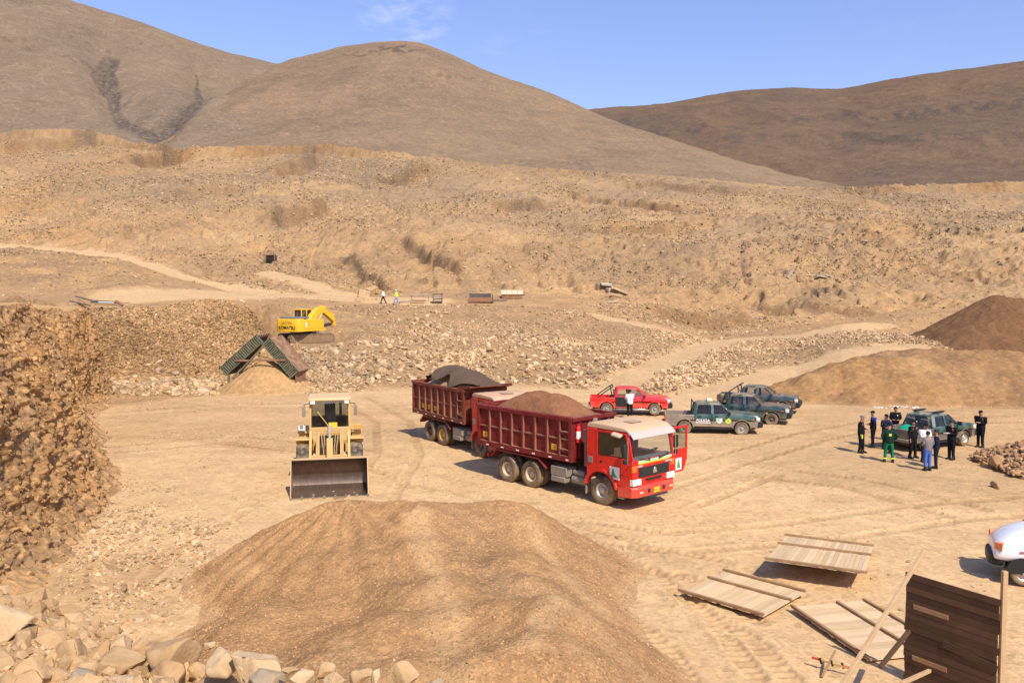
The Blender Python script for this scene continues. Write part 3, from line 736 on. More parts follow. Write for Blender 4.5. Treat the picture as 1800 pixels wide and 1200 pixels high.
pile('gravel_pile', DP, (30, 74, 72, 96), .16, M_DARKPILE, 'tall dark brown gravel heap rising on the pale mound at the right edge', seed=361, sm=.5, amp=.3)

# ---------------------------------------------------------------- loose rock
_ico = None
def ico():
    t = (1 + 5 ** .5) / 2
    v = np.array([(-1, t, 0), (1, t, 0), (-1, -t, 0), (1, -t, 0), (0, -1, t), (0, 1, t), (0, -1, -t), (0, 1, -t), (t, 0, -1), (t, 0, 1), (-t, 0, -1), (-t, 0, 1)], float)
    v /= np.linalg.norm(v[0])
    f = np.array([(0, 11, 5), (0, 5, 1), (0, 1, 7), (0, 7, 10), (0, 10, 11), (1, 5, 9), (5, 11, 4), (11, 10, 2), (10, 7, 6), (7, 1, 8), (3, 9, 4), (3, 4, 2), (3, 2, 6), (3, 6, 8), (3, 8, 9), (4, 9, 5), (2, 4, 11), (6, 2, 10), (8, 6, 7), (9, 8, 1)])
    return v, f
IV, IF = ico()
def rocks(name, x, y, z, size, mat, label, flatness=.55, tint=None, seed=5):
    """many angular stones merged in one mesh (uncountable rubble)"""
    n = len(x); r = np.random.default_rng(seed)
    jit = r.uniform(.62, 1.3, (n, 12, 1))
    V = IV[None] * jit
    V = np.sign(V) * np.abs(V) ** .8
    sc = np.stack([r.uniform(.7, 1.5, n), r.uniform(.6, 1.1, n), r.uniform(flatness * .7, flatness * 1.5, n)], -1)
    V = V * sc[:, None, :]
    a = r.uniform(0, 2 * np.pi, n); tl = r.normal(0, .45, n); t2 = r.normal(0, .45, n)
    ca, sa = np.cos(a), np.sin(a); cb, sb = np.cos(tl), np.sin(tl); cc, sc2 = np.cos(t2), np.sin(t2)
    Rx = np.zeros((n, 3, 3)); Rx[:, 0, 0] = 1; Rx[:, 1, 1] = cb; Rx[:, 1, 2] = -sb; Rx[:, 2, 1] = sb; Rx[:, 2, 2] = cb
    Ry = np.zeros((n, 3, 3)); Ry[:, 1, 1] = 1; Ry[:, 0, 0] = cc; Ry[:, 0, 2] = sc2; Ry[:, 2, 0] = -sc2; Ry[:, 2, 2] = cc
    Rz = np.zeros((n, 3, 3)); Rz[:, 2, 2] = 1; Rz[:, 0, 0] = ca; Rz[:, 0, 1] = -sa; Rz[:, 1, 0] = sa; Rz[:, 1, 1] = ca
    M = Rz @ Ry @ Rx
    V = np.einsum('nij,nkj->nki', M, V) * (np.asarray(size)[:, None, None] * .5)
    V += np.stack([x, y, z], -1)[:, None, :]
    F = (IF[None] + 12 * np.arange(n)[:, None, None]).reshape(-1, 3)
    g = r.uniform(.5, 1.25, n); w = r.uniform(-.08, .06, n)
    T = np.stack([g, g * (1 + w * .6), g * (1 + w * 2.4)], -1)
    if tint is not None: T = T * np.asarray(tint)
    o = np_mesh(name, V.reshape(-1, 3), F, mat, False, {'tint': np.repeat(T, 12, 0)})
    return tag(o, label, 'rubble', None, 'stuff')
M_ROCK = rock_mat('rubble_stone', (0.52, 0.36, 0.205), (0.33, 0.22, 0.125), .6, 1.2)
M_ROCKD = rock_mat('rubble_stone_brown', (0.38, 0.235, 0.125), (0.24, 0.145, 0.08), .6, 1.2)

def scatter(n, urange, yrange, dens, seed, ypow=1.0):
    r = np.random.default_rng(seed)
    u = r.uniform(*urange, n); q = r.uniform(0, 1, n)
    y = (yrange[0] ** ypow + q * (yrange[1] ** ypow - yrange[0] ** ypow)) ** (1 / ypow)
    x = u * y
    z, v, px, zone, fl, rd = terrain(x, y)
    py = proj(x, y, z)[1]
    p = dens(x, y, v, px, py, fl, rd)
    k = r.uniform(0, 1, n) < p
    return x[k], y[k], z[k], px[k], py[k], v[k]
def d_scree(x, y, v, px, py, fl, rd):
    band = sstep(-.04, .05, v) * (1 - sstep(2.95, 3.1, v))
    left = np.where(px < 520, np.where(v < .9, 1.0, .16), 1.0)
    patch = .12 + .88 * sstep(.42, .56, fbm(x, y, 9, 4, 401))
    platform = sstep(3.8, 5.4, np.hypot((x + 21.4) * .9, np.where(y < 84, (y - 84) * .75, y - 84)))
    right = np.where((px > 1330) & (v < 1.6), .02, 1.0)
    sandy = 1 - .85 * np.exp(-((px - 700) / 55) ** 2 - ((py - 555) / 20) ** 2) - .8 * np.exp(-((px - 570) / 50) ** 2 - ((py - 625) / 12) ** 2)
    return np.clip(band * left * patch * (1 - rd) * platform * right * sandy, 0, 1)
x, y, z, px, py, v = scatter(100000, (-.56, .60), (62, 104), d_scree, 41)
sz = .09 + .40 * rng.beta(1.1, 4.6, len(x)) * (1 + 1.2 * (fbm(x, y, 5, 2, 402) - .5))
sz *= 1 + .35 * (v < 1.2)
rocks('rubble', x, y, z + sz * .12, sz * 1.15, M_ROCK, 'pale broken stone on the slope between the pit floor and the bench', .6, seed=51, tint=(.62 + .62 * fbm(x, y, 8, 4, 403))[:, None] * np.array([1, .98, .94]))
def d_bigscree(x, y, v, px, py, fl, rd):
    b = sstep(0, .1, v) * (1 - sstep(1.0, 1.4, v)) * (px < 1080) + .8 * (v > .8) * (v < 2.6) * np.exp(-((px - 740) / 60) ** 2)
    return sstep(3.8, 5.4, np.hypot(x + 21.4, (y - 83) * .8)) * np.clip(b * (1 - rd) * .9 * sstep(60, 90, np.hypot(px - 462, (py - 680) * 1.5)), 0, 1) * .5
x, y, z, px, py, v = scatter(2600, (-.52, .2), (62, 100), d_bigscree, 42)
sz = .45 + .6 * rng.beta(1.2, 4, len(x))
rocks('rubble', x, y, z + sz * .12, sz, M_ROCK, 'larger pale blocks at the foot of the back slope', .6, seed=52)
def d_hill(x, y, v, px, py, fl, rd):
    band = sstep(3.05, 3.3, v) * (1 - sstep(8.95, 9, v)) * (1 - .5 * sstep(7.2, 8.0, v) * (v < 8))
    patch = .10 + .90 * sstep(.46, .62, fbm(x, y, 15, 4, 411))
    bench = np.where(v < 4, np.where((px > 260) & (px < 1050), .12, .95), 1.0)
    scar = 1 - .8 * np.exp(-((px - 760) / 150) ** 2 - ((py - 470) / 45) ** 2) - .7 * np.exp(-((px - 900) / 60) ** 2 - ((py - 370) / 25) ** 2)
    return np.clip(band * patch * bench * (1 - rd) * scar, 0, 1)
x, y, z, px, py, v = scatter(150000, (-.66, .66), (84, 285), d_hill, 43, 1.0)
sz = (.14 + .55 * rng.beta(1.2, 5, len(x))) * np.interp(y, [84, 285], [1.0, 1.9])
rocks('rubble', x, y, z + sz * .08, sz, M_ROCK, 'scattered stone over the dug hillside above the bench', .55, tint=(.60 + .48 * fbm(x, y, 12, 4, 404))[:, None] * np.array([.97, .96, .93]), seed=53)
def d_face(x, y, v, px, py, fl, rd):
    return sstep(.75, 1.0, v) * (1 - sstep(2.85, 3.0, v)) * sstep(150, 190, px) * (1 - sstep(470, 540, px)) * (.35 + .65 * sstep(.4, .55, fbm(x, y, 4, 3, 406)))
x, y, z, px, py, v = scatter(120000, (-.54, -.22), (70, 86), d_face, 46)
sz = .10 + .55 * rng.beta(1.0, 6, len(x))
rocks('rubble', x, y, z + sz * .02, sz, M_ROCK, 'dark orange stones bedded in the steep cut behind the screen', .6, tint=(.50 + .62 * fbm(x * .5, y, 3, 4, 407))[:, None] * np.array([.96, .86, .72]), seed=59)
# stones on the pit floor, at the left wall and by the right edge
def d_floor(x, y, v, px, py, fl, rd):
    leftz = np.exp(-np.maximum(x + 13.0 + .0 * y, 0) / 3.0) * (y < 34)
    lp = sstep(.45, .6, fbm(x, y, 2.2, 3, 421))
    a = 1.1 * np.clip(leftz, 0, 1) * lp * (px < 420) * 1.8 + .10 * lp
    b = np.exp(-((px - 300) / 130) ** 2 - ((py - 770) / 18) ** 2) * .7 * lp
    c = np.exp(-((px - 230) / 90) ** 2 - ((py - 700) / 14) ** 2) * .9
    g = np.exp(-((px - 220) / 110) ** 2 - ((py - 985) / 75) ** 2) * 2.5 * sstep(.42, .6, fbm(x, y, 1.2, 3, 422))
    return np.clip((a + b + c + g) * fl, 0, 1) * np.where(px > 1000, .25, 1)
x, y, z, px, py, v = scatter(80000, (-.56, .62), (13, 62), d_floor, 44, 1.0)
sz = (.03 + .20 * rng.beta(1, 5, len(x)))
sz *= np.where((px < 420) & (py > 880), 1.5, 1)
rocks('rubble', x, y, z + sz * .1, sz, M_ROCK, 'small flat stones strewn over the pit floor', .45, seed=54)
# rubble heap at the right edge of the floor
def rheap(x, y):
    x = x - 1.0; y = y + .6
    c = [(23.5, 37.0, 1.25, .34), (21.1, 35.8, .55, .36), (22.2, 34.2, .7, .34), (20.5, 34.5, .28, .25), (25, 35, 1.25, .33), (21.3, 32.9, .32, .28), (27, 37.5, 1.6, .36), (24, 32.5, .6, .3)]
    return np.maximum.reduce([a[2] - a[3] * np.hypot(x - a[0], y - a[1]) for a in c])
r_ = np.random.default_rng(45)
x = r_.uniform(18, 34, 26000); y = r_.uniform(28, 44, 26000); h = rheap(x, y) + .25 * (fbm(x, y, 1.5, 3, 431) - .5)
k = (h > .10) & (r_.uniform(0, 1, 26000) < .55)
x, y, h = x[k], y[k], h[k]
hb = np.linspace(18, 34, 90); hy = np.linspace(28, 44, 90); HX, HY = np.meshgrid(hb, hy)
HZ = np.maximum(rheap(HX, HY) + .25 * (fbm(HX, HY, 1.5, 3, 431) - .5) - .12, -.3)
o = np_mesh('rubble_mound', np.stack([HX - 26, HY - 36, HZ], -1).reshape(-1, 3), grid_faces(*HX.shape), M_MOUND, True, {'zone': np.zeros((HX.size, 3)) + [0, .25, .2]})
o.location = (26, 36, 0)
tag(o, 'low mound of brown rubble at the right edge of the floor', 'mound')
sz = .10 + .42 * r_.beta(1.2, 4, len(x))
rocks('rubble', x, y, h + sz * .12, sz, M_ROCKD, 'brown broken stone heaped at the right edge of the floor', .55, tint=np.array([1.05, 1, .97]), seed=55)
# stones bedded in the quarry face
_cx, _cy, _cz, _nx, _ny = CLIFF_P
_i = r_.integers(4, 329, 42000); _j = (r_.uniform(0, 1, 42000) ** .8 * 949).astype(int)
_k = fbm(_j * .05, _i * .05, 1.5, 3, 451) > .36
_i, _j = _i[_k], _j[_k]
sz = .03 + .27 * r_.beta(1.0, 10, len(_i))
rocks('rubble', _cx[_i, _j] + _nx[_j] * sz * .1, _cy[_i, _j] + _ny[_j] * sz * .1, _cz[_i, _j], sz, M_ROCK, 'stones bedded in the orange quarry face', .8, tint=np.array([.86, .72, .52]) * (.6 + .8 * fbm(_j * .03, _i * .03, 2.0, 3, 452))[:, None], seed=57)
# little stones on the big gravel pile
def pile_h(cones, X, Y, seed, sm, amp):
    wx = X + .9 * (fbm(X, Y, 3.5, 3, seed) - .5); wy = Y + .9 * (fbm(X, Y, 3.5, 3, seed + 1) - .5)
    acc = np.zeros(X.shape)
    for cx, cy, cz, sl in cones:
        d = np.hypot(wx - cx, wy - cy); acc += np.exp(np.clip((cz - sl * (np.sqrt(d * d + .25) - .5)) / sm, -40, 40))
    H = sm * np.log(acc + 1e-9)
    rill = np.sin(np.arctan2(Y - cones[0][1], X - cones[0][0]) * 26 + 5 * fbm(X, Y, 2, 3, seed + 8)) * .03
    H = H + amp * 1.8 * (fbm(X, Y, 2.3, 4, seed + 2) - .5) + amp * .35 * (fbm(X, Y, .35, 3, seed + 3) - .5) + rill + .05 * (fbm(X, Y, .16, 2, seed + 5) - .5)
    base = terrain(X, Y)[0]; H = H - base
    return np.where(H < .16, .16 * np.exp((H - .16) / .16), H) - .045 + base
x = r_.uniform(-11, 6, 110000); y = r_.uniform(12, 28, 110000)
h = pile_h(FP, x, y, 331, .24, .16)
g = .10 + .9 * sstep(.52, .64, fbm(x, y, 1.8, 4, 441))
edge = 1 - sstep(.0, 1.3, h)
k = (h > terrain(x, y)[0] + .01) & (r_.uniform(0, 1, len(x)) < (.30 * g + .5 * edge * (x < -2) + .12 * edge))
x, y, h = x[k], y[k], h[k]
sz = .016 + .085 * r_.beta(1.0, 7, len(x))
rocks('pebbles', x, y, h + sz * .1, sz, M_ROCKD, 'pebbles lying on the big foreground gravel heap', .7, tint=np.array([1.25, 1.2, 1.15]), seed=56)
# ---------------------------------------------------------------- boulders on the ledge
import bmesh
def boulder_mesh(seed, sx, sy, sz, cuts=16, rough=.045):
    r = random.Random(seed)
    bm = bmesh.new()
    bmesh.ops.create_icosphere(bm, subdivisions=4, radius=1.0)
    for k in range(cuts):                    # chop flat faces into the stone
        n = Vector((r.gauss(0, 1), r.gauss(0, 1), r.gauss(0, .8))).normalized(); d = r.uniform(.36, .72)
        for v in bm.verts:
            t = v.co.dot(n) - d
            if t > 0: v.co -= n * t * .96
    P = np.array([v.co[:] for v in bm.verts])
    nn = fbm(P[:, 0] * 2 + P[:, 2] * 1.3 + seed, P[:, 1] * 2 - P[:, 2], .9, 5, seed) - .5
    for v, q in zip(bm.verts, nn):
        v.co *= 1 + q * rough * 4
        v.co.x *= sx; v.co.y *= sy; v.co.z *= sz
    me = bpy.data.meshes.new('boulder'); bm.to_mesh(me); bm.free()
    me.polygons.foreach_set('use_smooth', [True] * len(me.polygons))
    return me
def stone_paint(name, a, b):
    m, nt, bs = base_mat(name)
    co = N(nt, 'ShaderNodeTexCoord').outputs['Object']
    f, r1 = noise(nt, co, 2.2, 9, .65, .38, .66)
    f2, r2 = noise(nt, co, 30, 5, .7, .42, .66)
    c = mixc(nt, a, b, f); c = mixc(nt, c, (.30, .20, .12), mul(nt, f2, .35))
    nt.links.new(c, bs.inputs['Base Color']); bs.inputs['Roughness'].default_value = .93; bs.inputs['Specular IOR Level'].default_value = .15
    bp = N(nt, 'ShaderNodeBump', Strength=.8, Distance=.03); nt.links.new(mul(nt, r1, mul(nt, r2, .3), 'ADD'), bp.inputs['Height']); nt.links.new(bp.outputs[0], bs.inputs['Normal'])
    return m
MS_T = stone_paint('stone_tan', (.50, .33, .165), (.36, .22, .10))
MS_P = stone_paint('stone_pale', (.58, .41, .235), (.44, .30, .155))
MS_G = stone_paint('stone_grey', (.27, .225, .165), (.42, .30, .17))
MS_B = stone_paint('stone_brown', (.36, .21, .095), (.46, .29, .14))
# px, py of the stone's centre, width px, height px, tone, label
BL = [(8, 1094, 100, 66, MS_P, 'flat pale slab jutting in at the left edge above the other ledge stones', 14),
      (125, 1148, 54, 50, MS_T, 'rounded tan boulder standing alone on the left of the ledge', 3),
      (172, 1150, 40, 36, MS_B, 'brown stone tucked against the right side of the rounded tan boulder', 4),
      (150, 1090, 44, 22, MS_P, 'long pale stone at the rim above the rounded tan boulder', 5),
      (166, 1112, 26, 18, MS_T, 'small hollowed stone with a dark hole just below the long pale stone', 6),
      (210, 1140, 42, 34, MS_P, 'pale block on the rim between the rounded tan boulder and the big leaning slab', 7),
      (213, 1165, 96, 56, MS_T, 'big sloping slab in the middle of the left ledge stones', 8),
      (262, 1142, 44, 36, MS_B, 'rough brown stone leaning on the big sloping slab', 9),
      (318, 1146, 86, 50, MS_T, 'large overhanging boulder with a flat sunlit top and brown underside', 10),
      (300, 1184, 80, 44, MS_B, 'pitted tan boulder below the large overhanging one', 11),
      (55, 1190, 70, 46, MS_T, 'lumpy boulder cut by the bottom edge under the rounded tan boulder', 12),
      (140, 1196, 60, 30, MS_G, 'dark rough stone cut by the bottom edge of the ledge', 13),
      (220, 1204, 90, 34, MS_P, 'smooth pale stone cut by the bottom edge below the big sloping slab', 15),
      (366, 1134, 22, 10, MS_P, 'small flat chip on the rim right of the overhanging boulder', 16),
      (395, 1168, 64, 40, MS_P, 'pale boulder left of the largest smooth ledge block', 17),
      (448, 1170, 92, 46, MS_P, 'largest smooth pale ledge block with a dark slot in its foot', 18),
      (345, 1180, 40, 28, MS_T, 'tan stone wedged below the right end of the overhanging boulder', 19),
      (478, 1190, 56, 40, MS_G, 'blue grey stone in front of the largest smooth ledge block', 20),
      (372, 1196, 60, 26, MS_T, 'low tan stone at the bottom edge left of the grey stone', 21),
      (512, 1176, 22, 12, MS_T, 'small tan stone right of the grey stone', 22),
      (530, 1192, 50, 26, MS_P, 'pale stone at the bottom edge just right of the grey stone', 23),
      (572, 1178, 34, 18, MS_T, 'crumbly tan stone with a dark gap under it', 24),
      (585, 1192, 34, 28, MS_P, 'rounded pale stone beside the crumbly tan one', 25),
      (628, 1190, 44, 30, MS_T, 'blocky tan stone in the middle of the bottom edge', 26),
      (662, 1190, 24, 32, MS_P, 'narrow upright pale stone on the bottom edge', 27),
      (712, 1188, 50, 36, MS_T, 'peaked tan stone at the right end of the ledge stones', 28),
      (768, 1198, 26, 10, MS_G, 'last small grey stone at the right end of the bottom edge', 29),
      (32, 1150, 30, 18, MS_B, 'small brown stone in the dirt below the flat slab', 30),
      (88, 1120, 22, 14, MS_G, 'little grey stone in the dirt beside the flat slab', 31),
      (240, 1190, 34, 22, MS_B, 'reddish stone between the pitted boulder and the smooth pale stone', 33)]
for px_, py_, w_, h_, m_, lab, sd in BL:
    # distance: where the sight line meets the ledge top, never beyond its rim
    for Yt in np.linspace(3.2, 9.0, 120):
        x_, y_, z_ = [float(q) for q in W(px_, min(py_ + h_ * .3, 1260), Yt)]
        lz, e = ledge_z(np.array([x_]), np.array([y_]))
        if z_ <= lz[0] or y_ > e[0] - .15: break
    k_ = 1450 / y_
    sx, szz = w_ / k_ * .78, h_ / k_ * .80
    x_, y_, z_ = [float(q) for q in W(px_, py_, y_)]
    o = bpy.data.objects.new('boulder', boulder_mesh(sd, sx, (sx + szz) * .55, szz)); COL.objects.link(o)
    o.location = (x_, y_, z_); o.data.materials.append(m_)
    o.rotation_euler = (0, 0, random.uniform(-.3, .3))
    tag(o, lab, 'boulder', 'boulders along the foreground ledge')
# gravel over the ledge
x = r_.uniform(-8.5, 1, 26000); y = r_.uniform(2.5, 8.6, 26000)
lz, le = ledge_z(x, y)
k = (y < le + .6) & (r_.uniform(0, 1, 26000) < .15 + .8 * sstep(.45, .6, fbm(x, y, .9, 3, 461)))
x, y, lz = x[k], y[k], lz[k]
sz = .012 + .16 * r_.beta(1, 8, len(x))
rocks('rubble', x, y, lz + sz * .1, sz, M_ROCK, 'small broken stone lying on the foreground ledge', .6, tint=np.array([1.12, 1.06, 1.0]), seed=58)

x = r_.uniform(-7.5, .3, 1500); e_ = np.interp(x, [p[0] for p in LEDGE], [p[1] for p in LEDGE]); y = e_ - np.abs(r_.normal(.25, .9, 1500))
lz, le = ledge_z(x, y); k = (y > 2.8) & (y < le + .2)
x, y, lz = x[k], y[k], lz[k]
sz = .06 + .26 * r_.beta(1.1, 4, len(x))
rocks('rubble', x, y, lz + sz * .10, sz, MS_T, 'broken tan rock packed between the ledge boulders', .75, seed=60)
# ================================================================ BUILDERS
class MB:
    def __init__(s): s.v = []; s.f = []
    def add(s, vs, fs):
        n = len(s.v); s.v += [tuple(map(float, q)) for q in vs]; s.f += [tuple(i + n for i in f) for f in fs]; return s
    def box(s, x0, x1, y0, y1, z0, z1):
        return s.add([(x0, y0, z0), (x1, y0, z0), (x1, y1, z0), (x0, y1, z0), (x0, y0, z1), (x1, y0, z1), (x1, y1, z1), (x0, y1, z1)],
                     [(0, 3, 2, 1), (4, 5, 6, 7), (0, 1, 5, 4), (1, 2, 6, 5), (2, 3, 7, 6), (3, 0, 4, 7)])
    def obox(s, c, size, rot=(0, 0, 0)):
        E = Euler(rot).to_matrix(); hx, hy, hz = [q / 2 for q in size]
        b = [Vector(c) + E @ Vector((x, y, z)) for z in (-hz, hz) for x, y in ((-hx, -hy), (hx, -hy), (hx, hy), (-hx, hy))]
        return s.add(b, [(0, 3, 2, 1), (4, 5, 6, 7), (0, 1, 5, 4), (1, 2, 6, 5), (2, 3, 7, 6), (3, 0, 4, 7)])
    def prism(s, poly, y0, y1, plane='xz', y0s=None):
        """extrude a 2D outline; plane xz along y, yz along x, xy along z"""
        n = len(poly)
        def P(a, b, c):
            return {'xz': (a, c, b), 'yz': (c, a, b), 'xy': (a, b, c)}[plane]
        vs = [P(a, b, y0) for a, b in poly] + [P(a, b, y1) for a, b in (y0s or poly)]
        fs = [tuple(range(n)), tuple(range(2 * n - 1, n - 1, -1))] + [(i, i + n, (i + 1) % n + n, (i + 1) % n) for i in range(n)]
        return s.add(vs, fs)
    def bar(s, p, q, w, h=None, up=(0, 0, 1)):
        h = h or w; p = Vector(p); q = Vector(q); d = (q - p).normalized(); u = Vector(up)
        if abs(d.dot(u)) > .98: u = Vector((1, 0, 0))
        a = d.cross(u).normalized() * w / 2; b = a.cross(d).normalized() * h / 2
        vs = [p - a - b, p + a - b, p + a + b, p - a + b, q - a - b, q + a - b, q + a + b, q - a + b]
        return s.add(vs, [(0, 1, 2, 3), (7, 6, 5, 4), (0, 4, 5, 1), (1, 5, 6, 2), (2, 6, 7, 3), (3, 7, 4, 0)])
    def cyl(s, p, q, r0, r1=None, n=14, caps=True):
        r1 = r0 if r1 is None else r1; p = Vector(p); q = Vector(q); d = (q - p).normalized()
        a = d.orthogonal().normalized(); b = d.cross(a)
        vs = []
        for c, r in ((p, r0), (q, r1)):
            for i in range(n):
                t = 2 * math.pi * i / n; vs.append(c + (a * math.cos(t) + b * math.sin(t)) * r)
        fs = [(i, (i + 1) % n, (i + 1) % n + n, i + n) for i in range(n)]
        if caps: fs += [tuple(range(n - 1, -1, -1)), tuple(range(n, 2 * n))]
        return s.add(vs, fs)
    def tube(s, pts, r, n=8):
        for p, q in zip(pts[:-1], pts[1:]): s.cyl(p, q, r, r, n)
        return s
    def lathe(s, prof, c, n=40, axis='y', mod=None):
        """prof: (axial, radius) closed outline revolved about an axis through c"""
        m = len(prof); vs = []
        for i in range(n):
            t = 2 * math.pi * i / n
            for k, (a, r) in enumerate(prof):
                if mod: r = r + mod(i, k)
                x, z = r * math.cos(t), r * math.sin(t)
                vs.append((c[0] + x, c[1] + a, c[2] + z) if axis == 'y' else (c[0] + x, c[1] + z, c[2] + a))
        fs = []
        for i in range(n):
            j = (i + 1) % n
            for k in range(m - 1): fs.append((i * m + k, j * m + k, j * m + k + 1, i * m + k + 1))
        return s.add(vs, fs)
    def loft(s, rings, closed=True, caps=True):
        n = len(rings[0]); vs = [p for r in rings for p in r]; fs = []
        for i in range(len(rings) - 1):
            for k in range(n if closed else n - 1):
                a = i * n + k; b = i * n + (k + 1) % n; fs.append((a, b, b + n, a + n))
        if caps: fs += [tuple(range(n - 1, -1, -1)), tuple(range((len(rings) - 1) * n, len(rings) * n))]
        return s.add(vs, fs)
    def build(s, name, mat, parent=None, bevel=0.0, smooth=False, ang=35, seg=2):
        me = bpy.data.meshes.new(name); me.from_pydata(s.v, [], s.f); me.update()
        bm = bmesh.new(); bm.from_mesh(me); bmesh.ops.recalc_face_normals(bm, faces=bm.faces)
        if smooth or bevel:
            for f in bm.faces: f.smooth = True
            for e in bm.edges:
                if len(e.link_faces) == 2 and e.calc_face_angle(0) > R(ang): e.smooth = False
        bm.to_mesh(me); bm.free()
        me.materials.append(mat)
        o = bpy.data.objects.new(name, me); COL.objects.link(o)
        if parent is not None: o.parent = parent
        if bevel:
            md = o.modifiers.new('bevel', 'BEVEL'); md.width = bevel; md.segments = seg; md.limit_method = 'ANGLE'; md.angle_limit = R(30)
            md.harden_normals = False
        return o
def lab(o, t): o['label'] = t; return o
def text_obj(name, body, size, mat, parent, loc, rot, depth=.004, ax='CENTER', sx=1.0, bold=0.0):
    cu = bpy.data.curves.new(name, 'FONT'); cu.body = body; cu.size = size; cu.align_x = ax; cu.align_y = 'CENTER'; cu.extrude = depth; cu.offset = bold
    t = bpy.data.objects.new(name + '_tmp', cu); COL.objects.link(t)
    bpy.context.view_layer.update()
    me = bpy.data.meshes.new_from_object(t.evaluated_get(bpy.context.evaluated_depsgraph_get()))
    bpy.data.objects.remove(t); bpy.data.curves.remove(cu)
    me.materials.clear(); me.materials.append(mat); me.name = name
    o = bpy.data.objects.new(name, me); COL.objects.link(o); o.parent = parent
    o.location = loc; o.rotation_euler = rot; o.scale = (sx, 1, 1)
    return o
def glass(name='window_glass', tint=(.35, .42, .42), dark=.45, rough=.03):
    if name in MATS: return MATS[name]
    m = bpy.data.materials.new(name); m.use_nodes = True; nt = m.node_tree; nt.nodes.clear()
    out = N(nt, 'ShaderNodeOutputMaterial'); tr = N(nt, 'ShaderNodeBsdfTransparent'); gl = N(nt, 'ShaderNodeBsdfGlossy'); df = N(nt, 'ShaderNodeBsdfDiffuse')
    tr.inputs['Color'].default_value = (*[1 - dark * (1 - q) for q in tint], 1)
    gl.inputs['Roughness'].default_value = rough; gl.inputs['Color'].default_value = (.95, .95, .95, 1)
    df.inputs['Color'].default_value = (.50, .36, .2, 1)
    fr = N(nt, 'ShaderNodeLayerWeight'); fr.inputs['Blend'].default_value = .5; pw = mul(nt, mul(nt, fr.outputs['Facing'], 3.5, 'POWER'), .55); pw = mul(nt, pw, .045, 'ADD')
    co = N(nt, 'ShaderNodeTexCoord').outputs['Object']; f, raw = noise(nt, co, 3, 6, .6, .35, .8)
    m1 = N(nt, 'ShaderNodeMixShader'); m2 = N(nt, 'ShaderNodeMixShader')
    nt.links.new(pw, m1.inputs[0]); nt.links.new(tr.outputs[0], m1.inputs[1]); nt.links.new(gl.outputs[0], m1.inputs[2])
    nt.links.new(mul(nt, f, .05), m2.inputs[0]); nt.links.new(m1.outputs[0], m2.inputs[1]); nt.links.new(df.outputs[0], m2.inputs[2])
    nt.links.new(m2.outputs[0], out.inputs[0]); MATS[name] = m
    return m
GLASS = glass()
GLASS_D = glass('dark_glass', (.05, .06, .06), .93, .05)
BLACK = flat('black_plastic', (.018, .018, .018), .55)
RUBBER = paint('tyre_rubber', (.042, .036, .031), .85, 0, .75, .3, low=.30, lowz=(0, 1.0))
CHASSIS = paint('chassis_paint', (.045, .038, .032), .75, 0, .6, .3)
CHROME = flat('chrome', (.62, .62, .6), .25, .9)
STEELG = paint('grey_steel', (.20, .19, .175), .6, .2, .7)
WHITEP = flat('white_film', (.78, .78, .76), .5)
YELLOWP = flat('yellow_film', (.80, .52, .03), .5)
ORANGEP = flat('orange_lens', (.80, .16, .02), .35)
MINT = flat('mint_film', (.30, .62, .42), .5)
GREENP = flat('green_film', (.06, .32, .10), .5)
REDFILM = flat('red_film', (.6, .02, .02), .5)
LAMP = flat('lamp_lens', (.72, .70, .64), .12, .1, .9)
def wheel(parent, x, y, r, w, rim_r, rim_mat, side, lug=0.0, seg=44, dish=.08, hub=.11, holes=8, name='tyre', label=None, rimlabel=None):
    """side = +1 / -1: which way the outer face looks"""
    h = w / 2
    prof = [(-h * .8, rim_r), (-h, rim_r + .05), (-h, r * .86), (-h * .86, r * .97), (-h * .5, r), (0, r), (h * .5, r), (h * .86, r * .97), (h, r * .86), (h, rim_r + .05), (h * .8, rim_r)]
    md = (lambda i, k: (-lug if (i % 2 == (0 if k < 5 else 1)) and 3 <= k <= 7 else 0)) if lug else None
    t = MB().lathe(prof, (0, 0, 0), seg, mod=md).build(name, RUBBER, parent, smooth=True, ang=50)
    t.location = (x, y, r)
    if label: t['label'] = label
    s = side
    pr = [(s * h * .82, rim_r + .005), (s * (h * .9), rim_r * .97), (s * (h * .72), rim_r * .86), (s * (h * .72 - dish), rim_r * .74), (s * (h * .72 - dish), hub * 1.1), (s * (h * .72 - dish + .07), hub), (s * (h * .72 - dish + .09), hub * .6), (s * (h * .72 - dish + .09), 0.002)]
    rm = MB().lathe(pr, (0, 0, 0), 28)
    for k in range(holes):
        a = 2 * math.pi * k / holes
        rm.cyl((math.cos(a) * hub * 1.5, s * (h * .72 - dish), math.sin(a) * hub * 1.5), (math.cos(a) * hub * 1.5, s * (h * .72 - dish + .03), math.sin(a) * hub * 1.5), .018, n=6)
    rim = rm.build('rim', rim_mat, t, smooth=True)
    hb = MB()
    for k in range(holes):
        a = 2 * math.pi * (k + .5) / holes
        hb.cyl((math.cos(a) * rim_r * .58, s * (h * .72 - dish + .001), math.sin(a) * rim_r * .58), (math.cos(a) * rim_r * .58, s * (h * .72 - dish + .006), math.sin(a) * rim_r * .58), rim_r * .12, n=8)
    if rimlabel: rim['label'] = rimlabel
    if holes: hb.build('rim_hole', BLACK, t) if False else None
    return t
def arch(cx, cz, r, a0, a1, n=12):
    return [(cx + r * math.cos(R(a0 + (a1 - a0) * i / n)), cz + r * math.sin(R(a0 + (a1 - a0) * i / n))) for i in range(n + 1)]

